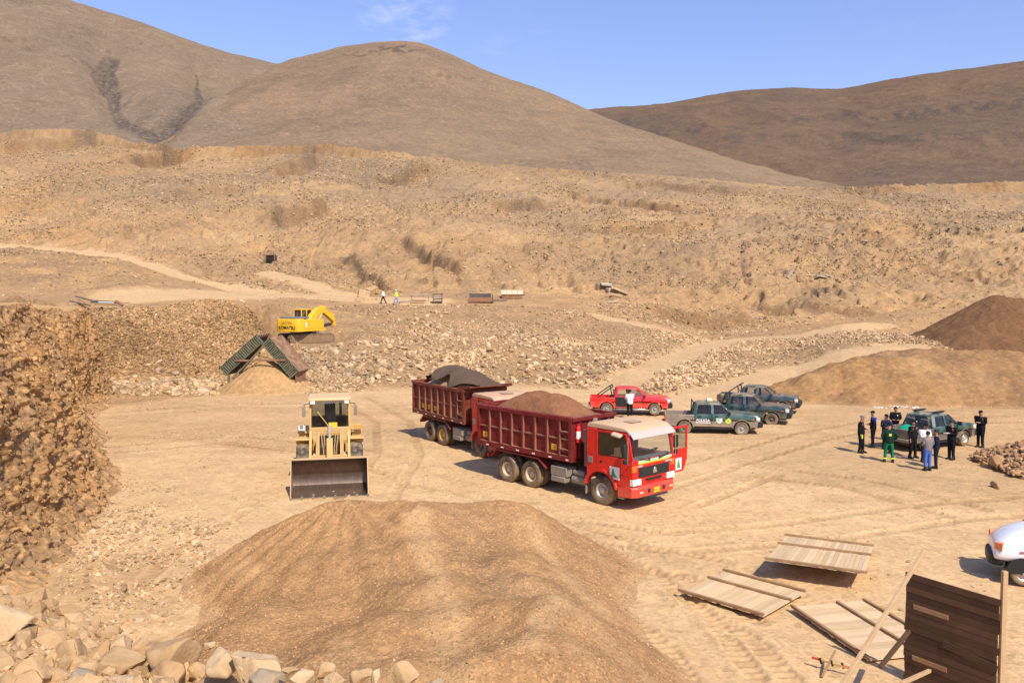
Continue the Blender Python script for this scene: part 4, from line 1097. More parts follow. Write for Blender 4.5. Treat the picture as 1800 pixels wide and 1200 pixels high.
# ================================================================ DUMP TRUCKS
RIM_C = paint('rim_cream', (.50, .42, .28), .6, 0, .5)
RIM_Y = paint('rim_yellow', (.55, .33, .06), .6, 0, .4)
RIM_S = paint('rim_silver', (.5, .49, .46), .4, .6, .35)
RIM_D = paint('rim_dark', (.06, .055, .05), .6, .2, .5)
def dump_truck(label, loc, heading, cabcol, bedcol, suffix, front=True):
    t = thing('dump_truck', label, 'truck', loc, heading, 'loaded red dump trucks')
    CAB = paint('cab_paint' + suffix, cabcol, .36, 0, .10, .45, low=.26, lowz=(.35, 1.15), coat=.1, nscale=3.5)
    BED = paint('tipper_paint' + suffix, bedcol, .55, 0, .13 if front else .28, .35)
    EDGE = paint('tipper_pale_lit_edge' + suffix, tuple(.72 * a + .28 * b for a, b in zip(bedcol, (.50, .30, .20))), .6, 0, .5)  # paler tipper tone for rails, rungs and the painted lit rib edges
    # --- chassis
    m = MB()
    for s in (-1, 1): m.box(-6.35, 1.05, s * .40 - .04, s * .40 + .04, .78, 1.04)
    for x in (-6.3, -4.4, -2.2, -.9, .6): m.box(x - .05, x + .05, -.37, .37, .82, 1.0)
    for x in (0, -3.65, -5.0): m.cyl((x, -1.0, .54), (x, 1.0, .54), .09); 
    for x in (-3.65, -5.0): m.cyl((x, -.2, .54), (x, .2, .54), .24)
    m.cyl((-3.6, 0, .6), (-.5, 0, .8), .06)
    m.build('chassis', CHASSIS, t, .008)
    # --- wheels
    for s in (-1, 1):
        wheel(t, 0, s * 1.03, .54, .30, .27, RIM_S if front else RIM_D, s, .004, hub=.10, holes=10)
        for k, x in enumerate((-3.65, -5.0)):
            rmat = RIM_C if front else (RIM_Y if k == 0 else RIM_D)
            wheel(t, x, s * 1.05, .54, .27, .29, rmat, s, .012, dish=.14, hub=.12, holes=8)
            wheel(t, x, s * .72, .54, .27, .29, RIM_D, s, .012, dish=.1, hub=.05, holes=0)
    # --- under-body gear
    for s in (-1, 1):
        m = MB().box(-2.55, -1.72, s * 1.18, s * .62, .72, 1.08).box(-2.5, -1.78, s * 1.21, s * .66, .50, .71)
        m.build('battery_box', STEELG, t, .03)
        m = MB().cyl((-1.62, s * .85, .66), (-.95, s * .85, .66), .17, n=18).cyl((-1.55, s * .9, .93), (-1.0, s * .9, .93), .10, n=14)
        m.build('air_tank', STEELG, t, smooth=True)
        m = MB().prism([(-5.95, .98), (-5.93, .93), (-5.62, 1.24), (-3.25, 1.20), (-2.80, .88), (-2.78, .94), (-3.22, 1.27), (-5.64, 1.31)], s * 1.20, s * .62)
        m.build('rear_mudguard', BED, t, .01)
        m = MB().box(-.79, -.76, s * 1.16, s * .90, .30, 1.02)
        m.build('mud_flap', paint('mud_flap', (.22, .17, .13), .8, 0, .8), t)
    # --- cab shell (hollow, so one sees through it)
    W_ = 1.20
    lower = [(1.36, .86), (.74, .86)] + arch(0, .54, .74, 26, 154, 12)[0:] + [(-.70, 1.05), (-.70, 1.80), (1.42, 1.80), (1.43, 1.5), (1.42, 1.1)]
    cab = MB()
    for s in (-1, 1): cab.prism(lower, s * W_, s * (W_ - .34))
    cab.prism([(1.36, .88), (1.42, 1.1), (1.43, 1.5), (1.42, 1.80), (1.22, 1.80), (1.2, .88)], -W_ + .34, W_ - .34)
    cab.box(-.70, 1.2, -W_ + .34, W_ - .34, 1.08, 1.30)
    cab.box(-.70, -.62, -W_, W_, 1.8, 2.76)                                       # back wall
    for s in (-1, 1):
        cab.prism([(-.62, 1.80), (-.22, 1.80), (-.22, 2.76), (-.62, 2.76)], s * W_, s * (W_ - .05))
        cab.add([], [])
        cab.prism([(1.30, 1.80), (1.42, 1.80), (1.24, 2.76), (1.12, 2.76)], s * W_, s * (W_ - .07))
    body = cab.build('cab', CAB, t, .025)
    rf = MB().prism([(-.70, 2.76), (1.24, 2.76), (1.20, 2.84), (1.05, 2.91), (.2, 2.955), (-.5, 2.96), (-.66, 2.92), (-.70, 2.84)], -W_, W_)
    rf.build('roof', paint('cab_roof' + suffix, (.54, .36, .22) if front else (.5, .27, .18), .7, 0, 1.0), body, .05, seg=3)
    MB().box(.25, .65, -.3, .3, 2.955, 2.985).build('roof_hatch', paint('hatch', (.36, .24, .15), .7, 0, .8), body, .01)
    # visor
    MB().prism([(1.20, 2.80), (1.36, 2.72), (1.47, 2.56), (1.45, 2.545), (1.34, 2.66), (1.2, 2.72)], -W_ - .01, W_ + .01).build('sun_visor', paint('visor' + suffix, (.42, .40, .37), .5, 0, .5), t, .015)
    # glass
    g = MB().add([(1.425, -W_ + .08, 1.80), (1.425, W_ - .08, 1.80), (1.245, W_ - .08, 2.76), (1.245, -W_ + .08, 2.76)], [(0, 1, 2, 3)])
    g.build('windscreen', GLASS, t)
    # right door (closed)
    d = MB()
    d.box(-.20, 1.16, -W_ - .018, -W_ + .0, 1.26, 1.80)
    for a, b in (((-.19, 1.8), (-.19, 2.70)), ((-.19, 2.70), (1.12, 2.70)), ((1.30, 1.80), (1.12, 2.70)), ((-.19, 1.8), (1.3, 1.8))):
        d.bar((a[0], -W_ - .005, a[1]), (b[0], -W_ - .005, b[1]), .03, .07, (0, 0, 1) if a[0] == b[0] else (0, 0, 1))
    dr = d.build('door', CAB, t, .01)
    MB().add([(-.17, -W_ + .012, 1.8), (1.27, -W_ + .012, 1.8), (1.10, -W_ + .012, 2.68), (-.17, -W_ + .012, 2.68)], [(0, 1, 2, 3)]).build('door_window', GLASS_D, dr)
    MB().box(-.05, .05, -W_ - .035, -W_ - .02, 1.56, 1.64).build('door_handle', BLACK, dr)
    MB().box(-.60, -.40, -W_ - .03, -W_ - .002, 1.50, 1.72).build('air_vent', STEELG, t, .005)
    if front:
        st = MB().box(.42, .86, -W_ - .030, -W_ - .020, 1.06, 1.50).build('door_sticker', WHITEP, dr)
        MB().prism([(.50, 1.13), (.78, 1.13), (.66, 1.25), (.60, 1.43), (.53, 1.40)], -W_ - .036, -W_ - .031).build('sticker_mark', GREENP, st)
    # left door, open at right angles to the cab in the front truck
    dl = bpy.data.objects.new('left_door_pivot', None) if False else None
    d = MB(); th = .05
    yb, xh = W_, 1.22
    def DP(u, z, k=0.0):       # u outwards from the hinge; k thickness
        if front: return (xh + k, yb + u, z)
        return (xh - u, yb - .03 + k, z)
    def dquad(mb, u0, z0, u1, z1, u2, z2, u3, z3, k0, k1):
        mb.add([DP(u0, z0, k0), DP(u1, z1, k0), DP(u2, z2, k0), DP(u3, z3, k0), DP(u0, z0, k1), DP(u1, z1, k1), DP(u2, z2, k1), DP(u3, z3, k1)],
               [(0, 1, 2, 3), (7, 6, 5, 4), (0, 4, 5, 1), (1, 5, 6, 2), (2, 6, 7, 3), (3, 7, 4, 0)])
    dquad(d, .02, 1.0, .80, 1.0, 1.02, 1.45, .02, 1.45, 0, th)
    dquad(d, .02, 1.45, 1.02, 1.45, 1.04, 1.86, .02, 1.86, 0, th)
    dquad(d, .02, 1.86, .10, 1.86, .16, 2.70, .08, 2.70, 0, th)
    dquad(d, .96, 1.86, 1.04, 1.86, 1.04, 2.70, .96, 2.70, 0, th)
    dquad(d, .08, 2.62, 1.04, 2.62, 1.04, 2.70, .08, 2.70, 0, th)
    dl = d.build('door', CAB, t, .01)
    if front: lab(dl, 'red driver door standing wide open')
    g = MB(); dquad(g, .10, 1.86, .96, 1.86, .96, 2.62, .16, 2.62, .02, .024); g.build('door_window', GLASS, dl)
    if front:
        s_ = MB(); dquad(s_, .30, 1.08, .66, 1.08, .66, 1.52, .30, 1.52, th + .002, th + .008); so = s_.build('door_sticker', WHITEP, dl)
        s_ = MB(); dquad(s_, .36, 1.15, .60, 1.15, .50, 1.44, .42, 1.44, th + .010, th + .014); s_.build('sticker_mark', GREENP, so)
        MB().box(xh + .05, xh + .09, yb + .04, yb + .12, 1.75, 1.95).build('reflector', YELLOWP, dl)
    # mirrors
    for s in (-1, 1):
        mm = MB().obox((1.30, s * 1.46, 2.18), (.10, .22, .46)).obox((1.30, s * 1.44, 1.80), (.10, .20, .18))
        ob = mm.build('mirror', BLACK, t, .03)
        MB().tube([(1.26, s * 1.20, 2.62), (1.34, s * 1.36, 2.60), (1.34, s * 1.38, 1.72), (1.30, s * 1.21, 1.66)], .018).build('mirror_arm', CHROME, ob, smooth=True)
        if front and s < 0: MB().obox((.82, -1.34, 2.66), (.40, .22, .10), (.35, .15, .1)).build('kerb_mirror', paint('kerb_mirror', (.45, .36, .26), .6, 0, .8), t, .04)
    # interior
    m = MB()
    for y in (-.62, .62): m.box(-.35, .2, y - .28, y + .28, 1.3, 1.62).obox((-.38, y, 1.98), (.16, .52, .75), (0, -.12, 0))
    m.build('seat', flat('seat_cloth', (.06, .065, .075), .8), t, .05)
    MB().prism([(1.35, 1.3), (1.36, 1.84), (1.12, 1.86), (.95, 1.72), (1.0, 1.3)], -1.1, 1.1).build('dashboard', flat('dash_grey', (.14, .155, .165), .6), t, .03)
    sw = MB(); pr = [(-.018 + .018 * math.cos(a), .215 + .018 * math.sin(a)) for a in [2 * math.pi * k / 8 for k in range(9)]]
    sw.lathe(pr, (0, 0, 0), 28, axis='z'); sw.bar((-.2, 0, 0), (.2, 0, 0), .03).bar((0, 0, 0), (0, 0, -.3), .04)
    so = sw.build('steering_wheel', BLACK, t, smooth=True); so.location = (.86, .62, 1.92); so.rotation_euler = (0, R(-28), 0)
    for y in (-.66, -.58) if front else (): pass
    # front face
    MB().box(1.43, 1.452, -.86, .86, 1.17, 1.53).build('grille', BLACK, t, .02)
    gs = MB()
    for z in (1.22, 1.29, 1.36, 1.43, 1.49): gs.box(1.452, 1.462, -.80, .80, z - .010, z + .010)
    gs.build('grille_slats', flat('grille_dark', (.035, .035, .035), .35), t)
    MB().prism([(-.11, 1.26), (.11, 1.26), (.105, 1.33), (.045, 1.45), (0, 1.48), (-.045, 1.45), (-.105, 1.33)], 1.462, 1.478, 'yz').prism([(-.06, 1.29), (.06, 1.29), (0, 1.42)], 1.478, 1.486, 'yz').build('emblem', CHROME, t, .006)
    MB().box(1.425, 1.437, -.45, .45, 1.02, 1.10).build('air_slot', BLACK, t)
    if front:
        MB().box(1.433, 1.439, -.90, 1.02, 1.70, 1.775).build('mint_stripe', MINT, t)
        MB().box(1.434, 1.440, -.90, .92, 1.655, 1.698).build('yellow_stripe', YELLOWP, t)
        MB().box(1.434, 1.441, -.88, .80, 1.615, 1.653).build('orange_stripe', ORANGEP, t)
        text_obj('lettering', 'SINOTRUK', .085, WHITEP, t, (1.438, .84, 1.575), (R(90), 0, R(90)))
        text_obj('lettering', 'HOWO', .085, WHITEP, t, (1.438, -.80, 1.575), (R(90), 0, R(90)))
    for s in (-1, 1):
        MB().box(1.38, 1.437, s * 1.205, s * .98, 1.40, 1.62).build('indicator', ORANGEP if front else CAB, t, .01)
        MB().prism([(1.30, .92), (1.47, .92), (1.455, 1.14), (1.30, 1.16)], s * 1.205, s * .74).build('headlight', LAMP, t, .02)
        MB().obox((1.45, s * .55, 1.80), (.03, .62, .02), (s * .22, 0, 0)).obox((1.455, s * .30, 1.80), (.03, .06, .06)).build('wiper', BLACK, t)
    # fenders over the front wheels
    for s in (-1, 1):
        o1 = arch(0, .54, .80, 12, 168, 14); i1 = arch(0, .54, .70, 12, 168, 14)
        MB().prism(o1 + i1[::-1], s * 1.27, s * 1.02).build('fender', CAB, t, .012)
    # bumper
    b = MB().prism([(1.10, .48), (1.52, .50), (1.55, .62), (1.54, .80), (1.46, .885), (1.10, .885)], -1.0, 1.0)
    for s in (-1, 1):
        b.loft([[(1.52, s * 1.0, .50), (1.54, s * 1.0, .80), (1.46, s * 1.0, .885), (1.15, s * 1.0, .885), (1.15, s * 1.0, .48)],
                [(1.36, s * 1.20, .50), (1.40, s * 1.21, .80), (1.36, s * 1.21, .885), (1.10, s * 1.21, .885), (1.10, s * 1.20, .48)],
                [(.80, s * 1.25, .46), (.80, s * 1.26, .70), (.80, s * 1.26, .84), (.76, s * 1.05, .84), (.76, s * 1.05, .46)]])
    bo = b.build('bumper', CAB, t, .02)
    for y in (-.42, .42): MB().box(1.543, 1.556, y - .07, y + .07, .62, .76).build('tow_opening', BLACK, bo)
    for s in (-1, 1):
        f = MB()
        for k in (0, 1): f.cyl((1.535, s * (.80 + .10 * k), .68), (1.562, s * (.80 + .10 * k), .68), .034, n=10)
        f.build('fog_lamp', LAMP, bo, smooth=True)
        MB().box(.82, 1.06, s * 1.10, s * 1.255, .43, .455).build('step', STEELG, bo)
    pl = MB().box(1.556, 1.566, -.17, .17, .58, .76).build('number_plate', YELLOWP, bo, .005)
    text_obj('plate_number', 'WO-8712', .085, BLACK, pl, (1.567, 0, .67), (R(90), 0, R(90)), .002)
    # intake, extinguisher
    MB().box(-.98, -.80, -1.04, -.80, 1.25, 2.15).box(-.99, -.79, -1.08, -.76, 2.15, 2.62).build('air_intake', paint('intake', (.10, .09, .085), .7, 0, .6), t, .03)
    if front:
        e = MB().cyl((-1.34, -.95, 2.08), (-1.34, -.95, 2.62), .085, n=16).cyl((-1.34, -.95, 2.62), (-1.34, -.95, 2.72), .085, .03, n=16).box(-1.40, -1.28, -.985, -.915, 2.72, 2.77)
        eo = e.build('fire_extinguisher', REDFILM, t, smooth=True)
        MB().cyl((-1.34, -.95, 2.22), (-1.34, -.95, 2.50), .089, n=16, caps=False).build('extinguisher_label', WHITEP, eo, smooth=True)
    MB().cyl((-1.36, -.3, 1.1), (-1.36, .0, 2.9), .12, n=16).build('lift_cylinder', STEELG, t, smooth=True)
    # --- tipper body
    x0, x1, yw, z0, z1 = -6.72, -1.43, 1.22, 1.36, 3.02
    b = MB()
    b.box(x0, x1, -yw + .10, yw - .10, z0 - .02, z0 + .10)
    for s in (-1, 1): b.box(x0 + .02, x1 - .02, s * (yw - .10), s * (yw - .14), z0, z1 - .05)
    b.box(x1 - .06, x1, -yw, yw, z0 + .0, z1 - .08)
    tub = b.build('tipper_body', BED, t)
    for s in (-1, 1):
        r = MB()
        r.box(x0, x1, s * yw, s * (yw - .15), z0 - .03, z0 + .17)
        r.prism([(s * (yw + .01), z1 - .17), (s * (yw + .01), z1 - .03), (s * (yw - .04), z1), (s * (yw - .15), z1), (s * (yw - .15), z1 - .17)], x0, x1, 'yz')
        nb = 8; w = (x1 - x0) / nb
        for k in range(nb + 1):
            xx = x0 + w * k
            r.box(max(x0, xx - .045), min(x1, xx + .045), s * (yw + .002), s * (yw - .14), z0 + .17, z1 - .17)
        r.box(x1 - .16, x1 + .002, s * (yw + .006), s * (yw - .14), z0 - .03, z1 - .02)
        r.build('side_frame', BED, tub, .008)
        e = MB()
        e.box(x0 + .1, x1 - .2, s * (yw - .002), s * (yw - .13), z0 + .172, z0 + .186)
        for k in range(nb):
            e.box(x0 + w * k + .05, x0 + w * (k + 1) - .05, s * (yw - .055), s * (yw - .13), 2.13, 2.19)
        for k in range(1, nb): e.box(x0 + w * k + .046, x0 + w * k + .054, s * (yw + .004), s * (yw - .09), z0 + .19, z1 - .18)  # pale strips paint grazing sunlight on the front edges of the ribs
        e.build('mid_rail', EDGE, tub)
        for z in (1.78, 2.45): MB().box(x1 - w + .07, x1 - .18, s * (yw + .012), s * (yw - .06), z - .02, z + .02).build('ladder_rung', EDGE, tub)
        for k in range(6): MB().box(x0 + .5 + k * .9, x0 + .66 + k * .9, s * (yw + .004), s * yw, z0 + .02, z0 + .07).build('reflector', WHITEP, tub)
        for k in ((0, 6) if front else (1, 2, 3, 7)):
            MB().box(x0 + w * k + .2, x0 + w * k + .47, s * (yw - .094), s * (yw - .1), 1.68, 1.90).build('yellow_notice', YELLOWP, tub)
            q = MB()
            for j in range(3): q.box(x0 + w * k + .24, x0 + w * k + .43, s * (yw - .090), s * (yw - .095), 1.72 + .055 * j, 1.735 + .055 * j)
            q.build('notice_lines', BLACK, tub)
    fw = MB()
    for y in (-.8, -.27, .27, .8): fw.box(x1, x1 + .07, y - .05, y + .05, z0 + .1, z1 - .1)
    fw.box(x1, x1 + .10, -yw, yw, z1 - .16, z1 - .02)
    if not front:
        fw.prism([(x1 - .05, z1 - .04), (x1 + .55, z1 + .12), (x1 + .55, z1 + .17), (x1 - .05, z1 + .02)], -yw, yw)
        for s in (-1, 1): fw.prism([(x1 - .55, z1 - .1), (x1 + .55, z1 + .1), (x1 + .55, z1 + .22), (x1 - .55, z1 + .10)], s * yw, s * (yw - .05))
    fw.build('front_wall', BED, tub, .01)
    tg = MB().box(x0 - .07, x0, -yw, yw, z0 - .05, z1 - .05)
    for y in (-1.1, -.4, .4, 1.1): tg.box(x0 - .13, x0 - .07, y - .06, y + .06, z0, z1 - .1)
    tg.box(x0 - .13, x0 - .02, -yw - .02, yw + .02, z1 - .1, z1 + .03)
    tg.build('tailgate', BED, t, .01)
    for s in (-1, 1): MB().box(-6.45, -6.38, s * .95, s * .6, .82, .98).build('tail_lamp', REDFILM, t, .01)
    return t
def load_mesh(name, x0, x1, hw, zb, peaks, mat, label, cat, parent_m, seed, tintattr=True):
    X, Y = np.meshgrid(np.linspace(x0, x1, 130), np.linspace(-hw, hw, 70))
    H = np.zeros(X.shape)
    for px_, py_, h, rx, ry in peaks: H = np.maximum(H, h * np.clip(1 - np.sqrt(((X - px_) / rx) ** 2 + ((Y - py_) / ry) ** 2 + .02), 0, 1) ** .8)
    edge = np.minimum.reduce([X - x0, x1 - X, (hw - np.abs(Y))])
    H = np.minimum(H, edge * 1.1 + .02) if True else H
    Z = zb + H + .10 * (fbm(X, Y, .5, 4, seed) - .5) + .06 * (fbm(X, Y, .12, 3, seed + 1) - .5)
    top = np.stack([X, Y, Z], -1).reshape(-1, 3); bot = top.copy(); bot[:, 2] = 1.6
    n = X.size; nr, nc = X.shape
    f = grid_faces(nr, nc)
    idx = np.arange(n).reshape(nr, nc)
    ring = np.concatenate([idx[0, :], idx[1:, -1], idx[-1, -2::-1], idx[-2:0:-1, 0]])
    r2 = np.roll(ring, -1)
    side = np.stack([ring, ring + n, r2 + n, r2], -1)
    o = np_mesh(name, np.vstack([top, bot]), np.vstack([f, side, f[:, ::-1] + n]), mat, True, {'zone': np.zeros((2 * n, 3))})
    o.matrix_world = parent_m
    tag(o, label, cat)
    return o
def TM(loc, h): return Matrix.Translation(loc) @ Matrix.Rotation(h, 4, 'Z')
h1 = R(-47); p = Vector((3.2, 29.55)); side = Vector((math.sin(-h1), math.cos(h1)))  # left of travel
def place_from_right_wheel(wx, wy, h, off=1.18):
    return (wx - math.sin(h) * off, wy + math.cos(h) * off, 0)
fx, fy = G(1057, 888)
T1 = place_from_right_wheel(fx, fy, h1)
dump_truck('red dump truck in front, brown gravel heaped in its tipper and driver door open', T1, h1, (.60, .006, .005), (.15, .006, .008), '', True)
h2 = R(-56)
fx, fy = G(844, 803.2)
T2 = place_from_right_wheel(fx, fy, h2)
dump_truck('rear dump truck with a dark tarpaulin over its load, parked behind the open-doored one', T2, h2, (.48, .022, .012), (.15, .018, .009), '_old', False)
M_LOAD = ground_mat('load_gravel', gravel=.4, fine=5, c_main=(.25, .112, .055), c_alt=(.20, .092, .046), c_or=(.30, .13, .06), c_pale=(.36, .2, .1), bump=.5)
M_LOAD2 = ground_mat('load_sand', gravel=.3, fine=5, c_main=(.42, .25, .12), c_alt=(.35, .2, .1), c_or=(.42, .25, .11), c_pale=(.5, .3, .16), bump=.5)
load_mesh('gravel_load', -6.60, -1.52, 1.07, 2.80, [(-4.3, 0, 1.0, 2.2, 1.5), (-3.5, .1, .95, 1.9, 1.4), (-5.0, .1, .85, 1.6, 1.4), (-2.1, .2, .25, .9, 1.1)], M_LOAD, 'reddish brown gravel heaped in the front dump truck', 'gravel load', TM(T1, h1), 501)
load_mesh('sand_load', -6.60, -1.52, 1.07, 2.72, [(-4.2, 0, 1.0, 2.6, 1.5), (-2.1, .2, .4, 1, 1.1)], M_LOAD2, 'sand load under the tarpaulin in the rear dump truck', 'sand load', TM(T2, h2), 511)
# tarpaulin thrown over the rear load
def tarp():
    nu, nv = 110, 70
    U_, V_ = np.meshgrid(np.linspace(0, 1, nu), np.linspace(0, 1, nv))
    X_ = -6.75 + 5.4 * U_
    wid = .35 + .95 * np.sin(np.clip(U_ * 1.05, 0, 1) * np.pi) ** .7
    near = -1.02 * (.35 + .65 * sstep(.18, .42, U_) * (1 - sstep(.72, .9, U_)) + .25 * np.sin(U_ * 19))
    far = 1.12 + 0 * U_
    Y_ = near + (far - near) * V_
    ridge_ = 2.95 + .98 * np.exp(-np.abs((U_ - .46) / .33) ** 2.6) * (1 - .30 * ((Y_) / 1.1) ** 2) + .10 * np.sin(U_ * 9)
    ridge_ += .05 * np.sin(U_ * 34 + 3 * V_) * (1 - V_) + .10 * (fbm(X_, Y_, .6, 4, 521) - .5) - .22 * (np.clip(-Y_, 0, 2) / 1.0) ** 2 * sstep(.3, .5, U_)
    Z_ = np.maximum(ridge_, 3.0)
    Z_ = Z_ + .03 * np.abs(np.sin(U_ * 60 + 6 * V_))
    o = np_mesh('tarpaulin', np.stack([X_, Y_, Z_], -1).reshape(-1, 3), grid_faces(nv, nu), flat('tarpaulin_cloth', (.090, .054, .032), .9), True)
    md = o.modifiers.new('thick', 'SOLIDIFY'); md.thickness = .02
    o.matrix_world = TM(T2, h2)
    tag(o, 'dark grey brown tarpaulin humped over the load of the rear dump truck', 'tarpaulin')
tarp()

# ================================================================ WHEEL LOADER
def loader():
    hd = R(-78)
    bx0, by0 = G(513, 879); bx1, by1 = G(645, 872)
    mx_, my_ = (bx0 + bx1) / 2, (by0 + by1) / 2
    lx, ly = mx_ - math.cos(hd) * 2.75, my_ - math.sin(hd) * 2.75
    t = thing('wheel_loader', 'dusty yellow front loader with its empty steel bucket lowered to the ground', 'loader', (lx, ly, 0), hd)
    YL = paint('loader_yellow', (.60, .31, .05), .5, 0, .45)
    YD = paint('loader_yellow_dusty', (.60, .37, .11), .6, 0, .8)
    for x in (0, -3.05):
        for s in (-1, 1): wheel(t, x, s * 1.02, .80, .56, .36, YL, s, .035, seg=52, dish=.12, hub=.16, holes=10, name='tyre')
    m = MB().prism([(-1.25, .55), (.45, .60), (.50, 1.05), (-.15, 2.05), (-.55, 2.1), (-1.2, 1.3)], -.46, -.40).prism([(-1.25, .55), (.45, .60), (.50, 1.05), (-.15, 2.05), (-.55, 2.1), (-1.2, 1.3)], .40, .46)
    MB().box(-.9, -.25, -.39, .39, .95, 1.84).box(-1.3, -.6, -.62, .62, .9, 1.42).build('frame_gap_shade', CHASSIS, t, .01)  # added dark block, paints the shade in the gaps behind the hoses
    m.box(-1.2, .4, -.43, .43, .62, .95).cyl((0, -.8, .8), (0, .8, .8), .16).cyl((-3.05, -.8, .8), (-3.05, .8, .8), .16).box(-.5, -.2, -.43, .43, 1.85, 2.0)
    m.build('front_frame', YL, t, .02)
    a = MB()
    for s in (-1, 1):
        a.prism([(-.45, 1.95), (-.15, 2.08), (.65, 1.35), (1.20, .75), (1.26, .50), (1.10, .45), (.55, 1.0), (-.4, 1.75)], s * .80, s * .70)
        a.prism([(-.45, 1.95), (-.15, 2.08), (.65, 1.35), (1.45, .62), (1.50, .40), (1.30, .38), (.55, 1.0), (-.4, 1.75)], s * .34, s * .26) if False else None
    a.cyl((1.17, -.85, .6), (1.17, .85, .6), .07).box(.45, .62, -.75, .75, 1.02, 1.20)
    a.build('lift_arm', YD, t, .015)
    for s in (-1, 1):
        MB().cyl((-.75, s * .58, .95), (.0, s * .58, 1.12), .09).cyl((0, s * .58, 1.12), (.55, s * .58, 1.2), .05).build('hydraulic_cylinder', paint('rod', (.60,.50,.36), .35, .4, .35), t, smooth=True)
    c = MB().cyl((-.45, 0, 2.15), (.2, 0, 1.95), .10).cyl((.2, 0, 1.95), (.62, 0, 1.78), .05)
    c.build('hydraulic_cylinder', paint('rod', (.50,.40,.26), .45, .3, .5), t, smooth=True)
    z = MB().prism([(.50, 1.88), (.72, 1.86), (.88, 1.2), (1.02, .62), (.86, .58), (.66, 1.15)], -.12, .12).bar((.95, 0, .66), (1.28, 0, .78), .14, .10)
    z.build('bell_crank', YD, t, .015)
    hz = MB()
    for y in (-.32, -.22, .22, .32): hz.tube([(-.3, y, 2.05), (.1, y, 1.85), (.45, y * .8, 1.45), (.6, y * .7, 1.05)], .022)
    for y in (-.5, .5): hz.bar((-.25, y, 2.1), (.35, y, 1.15), .09, .14)
    hz.build('hydraulic_hose', paint('hose', (.30, .2, .1), .7, 0, .8), t, smooth=True)
    # bucket
    pr = [(2.72, .03), (2.0, .03), (1.62, .07), (1.40, .22), (1.31, .46), (1.33, .75), (1.46, 1.02), (1.66, 1.22), (1.90, 1.34)]
    inn = [(2.72, .06), (2.0, .065), (1.64, .11), (1.45, .25), (1.36, .47), (1.38, .74), (1.50, .99), (1.69, 1.18), (1.90, 1.30)]
    ST = m_ = base_mat('bucket_steel'); m_, nt, bs = ST
    co = N(nt, 'ShaderNodeTexCoord').outputs['Object']; f, raw = noise(nt, co, 3, 8, .7, .3, .7)
    mpn = N(nt, 'ShaderNodeMapping'); mpn.inputs['Scale'].default_value = (1, 14, 1); nt.links.new(co, mpn.inputs['Vector'])
    f2, raw2 = noise(nt, mpn.outputs[0], 2, 5, .6, .3, .7)
    nt.links.new(mixc(nt, (.11, .075, .055), (.24, .18, .14), mul(nt, f, f2)), bs.inputs['Base Color'])
    bs.inputs['Metallic'].default_value = .75; bs.inputs['Roughness'].default_value = .42; ST = m_
    b = MB().prism(pr + inn[::-1], -1.40, 1.40)
    bk = b.build('bucket', ST, t, smooth=True, ang=30)
    for s in (-1, 1):
        MB().prism(pr + [(2.05, 1.22), (2.55, .35)], s * 1.40, s * 1.435).build('bucket_side', paint('bucket_side', (.45, .33, .2), .6, .3, .8), bk, .006)
    MB().box(1.86, 1.94, -1.43, 1.43, 1.30, 1.37).build('bucket_rim', paint('bucket_rim', (.50, .36, .2), .6, 0, .9), bk, .01)
    tt = MB(); tt.box(2.70, 2.80, -1.43, 1.43, .02, .06)
    for k in range(8): tt.prism([(2.66, .10), (2.96, .035), (2.96, .02), (2.66, .01)], -1.4 + .4 * k - .04, -1.4 + .4 * k + .04)
    tt.build('bucket_teeth', paint('teeth', (.33, .25, .17), .5, .6, .6), bk)
    # fenders
    for s in (-1, 1):
        MB().prism([(-1.02, 1.45), (-.75, 1.74), (-.05, 1.80), (.10, 1.78), (.10, 1.73), (-.05, 1.74), (-.72, 1.68), (-.98, 1.40)], s * 1.36, s * .68).build('fender', YD, t, .02)
        MB().box(-3.95, -2.1, s * 1.35, s * .80, 1.66, 1.74).box(-2.25, -1.9, s * 1.30, s * .95, 1.2, 1.26).box(-2.3, -2.2, s * 1.30, s * .92, .7, 1.7).build('rear_fender', YD, t, .02)
        MB().box(-2.05, -1.95, s * 1.32, s * 1.02, 1.80, 2.02).build('work_light', LAMP if s < 0 else YL, t, .02)
        MB().cyl((-1.9, s * 1.05, 1.35), (-1.5, s * 1.05, 1.35), .13).build('air_tank', YD, t, smooth=True)
    # rear body
    MB().box(-3.6, -1.45, -.72, .72, .75, 1.5).build('rear_frame', YL, t, .02)
    MB().prism([(-5.1, .9), (-5.15, 1.7), (-4.9, 2.12), (-3.0, 2.22), (-3.0, .95)], -.78, .78).build('engine_hood', YL, t, .05)
    # cab: posts, roof, glass
    x0, x1, hw, zb, zt = -3.0, -1.55, .82, 1.45, 3.12
    c = MB()
    for x in (x0, x1):
        for s in (-1, 1): c.bar((x, s * hw, zb), (x + (.05 if x == x0 else -.08), s * (hw - .03), zt), .09, .09)
    for x in ((x0 + x1) / 2 - .1,):
        for s in (-1, 1): c.bar((x, s * hw, zb), (x, s * (hw - .03), zt), .07, .07)
    c.box(x0 - .05, x1 + .08, -hw - .04, hw + .04, zb - .08, zb + .14).box(x1 - .02, x1 + .06, -hw, hw, zb + .1, zb + .55)
    cab = c.build('cab', YD, t, .02)
    MB().prism([(x0 - .12, zt), (x1 + .12, zt), (x1 + .08, zt + .12), (x0 - .05, zt + .15)], -hw - .06, hw + .06).build('roof', paint('loader_roof', (.60, .43, .22), .7, 0, 1.0), cab, .03)
    g = MB().add([(x1 + .02, -hw + .04, zb + .5), (x1 + .02, hw - .04, zb + .5), (x1 - .06, hw - .06, zt), (x1 - .06, -hw + .06, zt)], [(0, 1, 2, 3)])
    g.build('windscreen', GLASS, cab)
    g = MB()
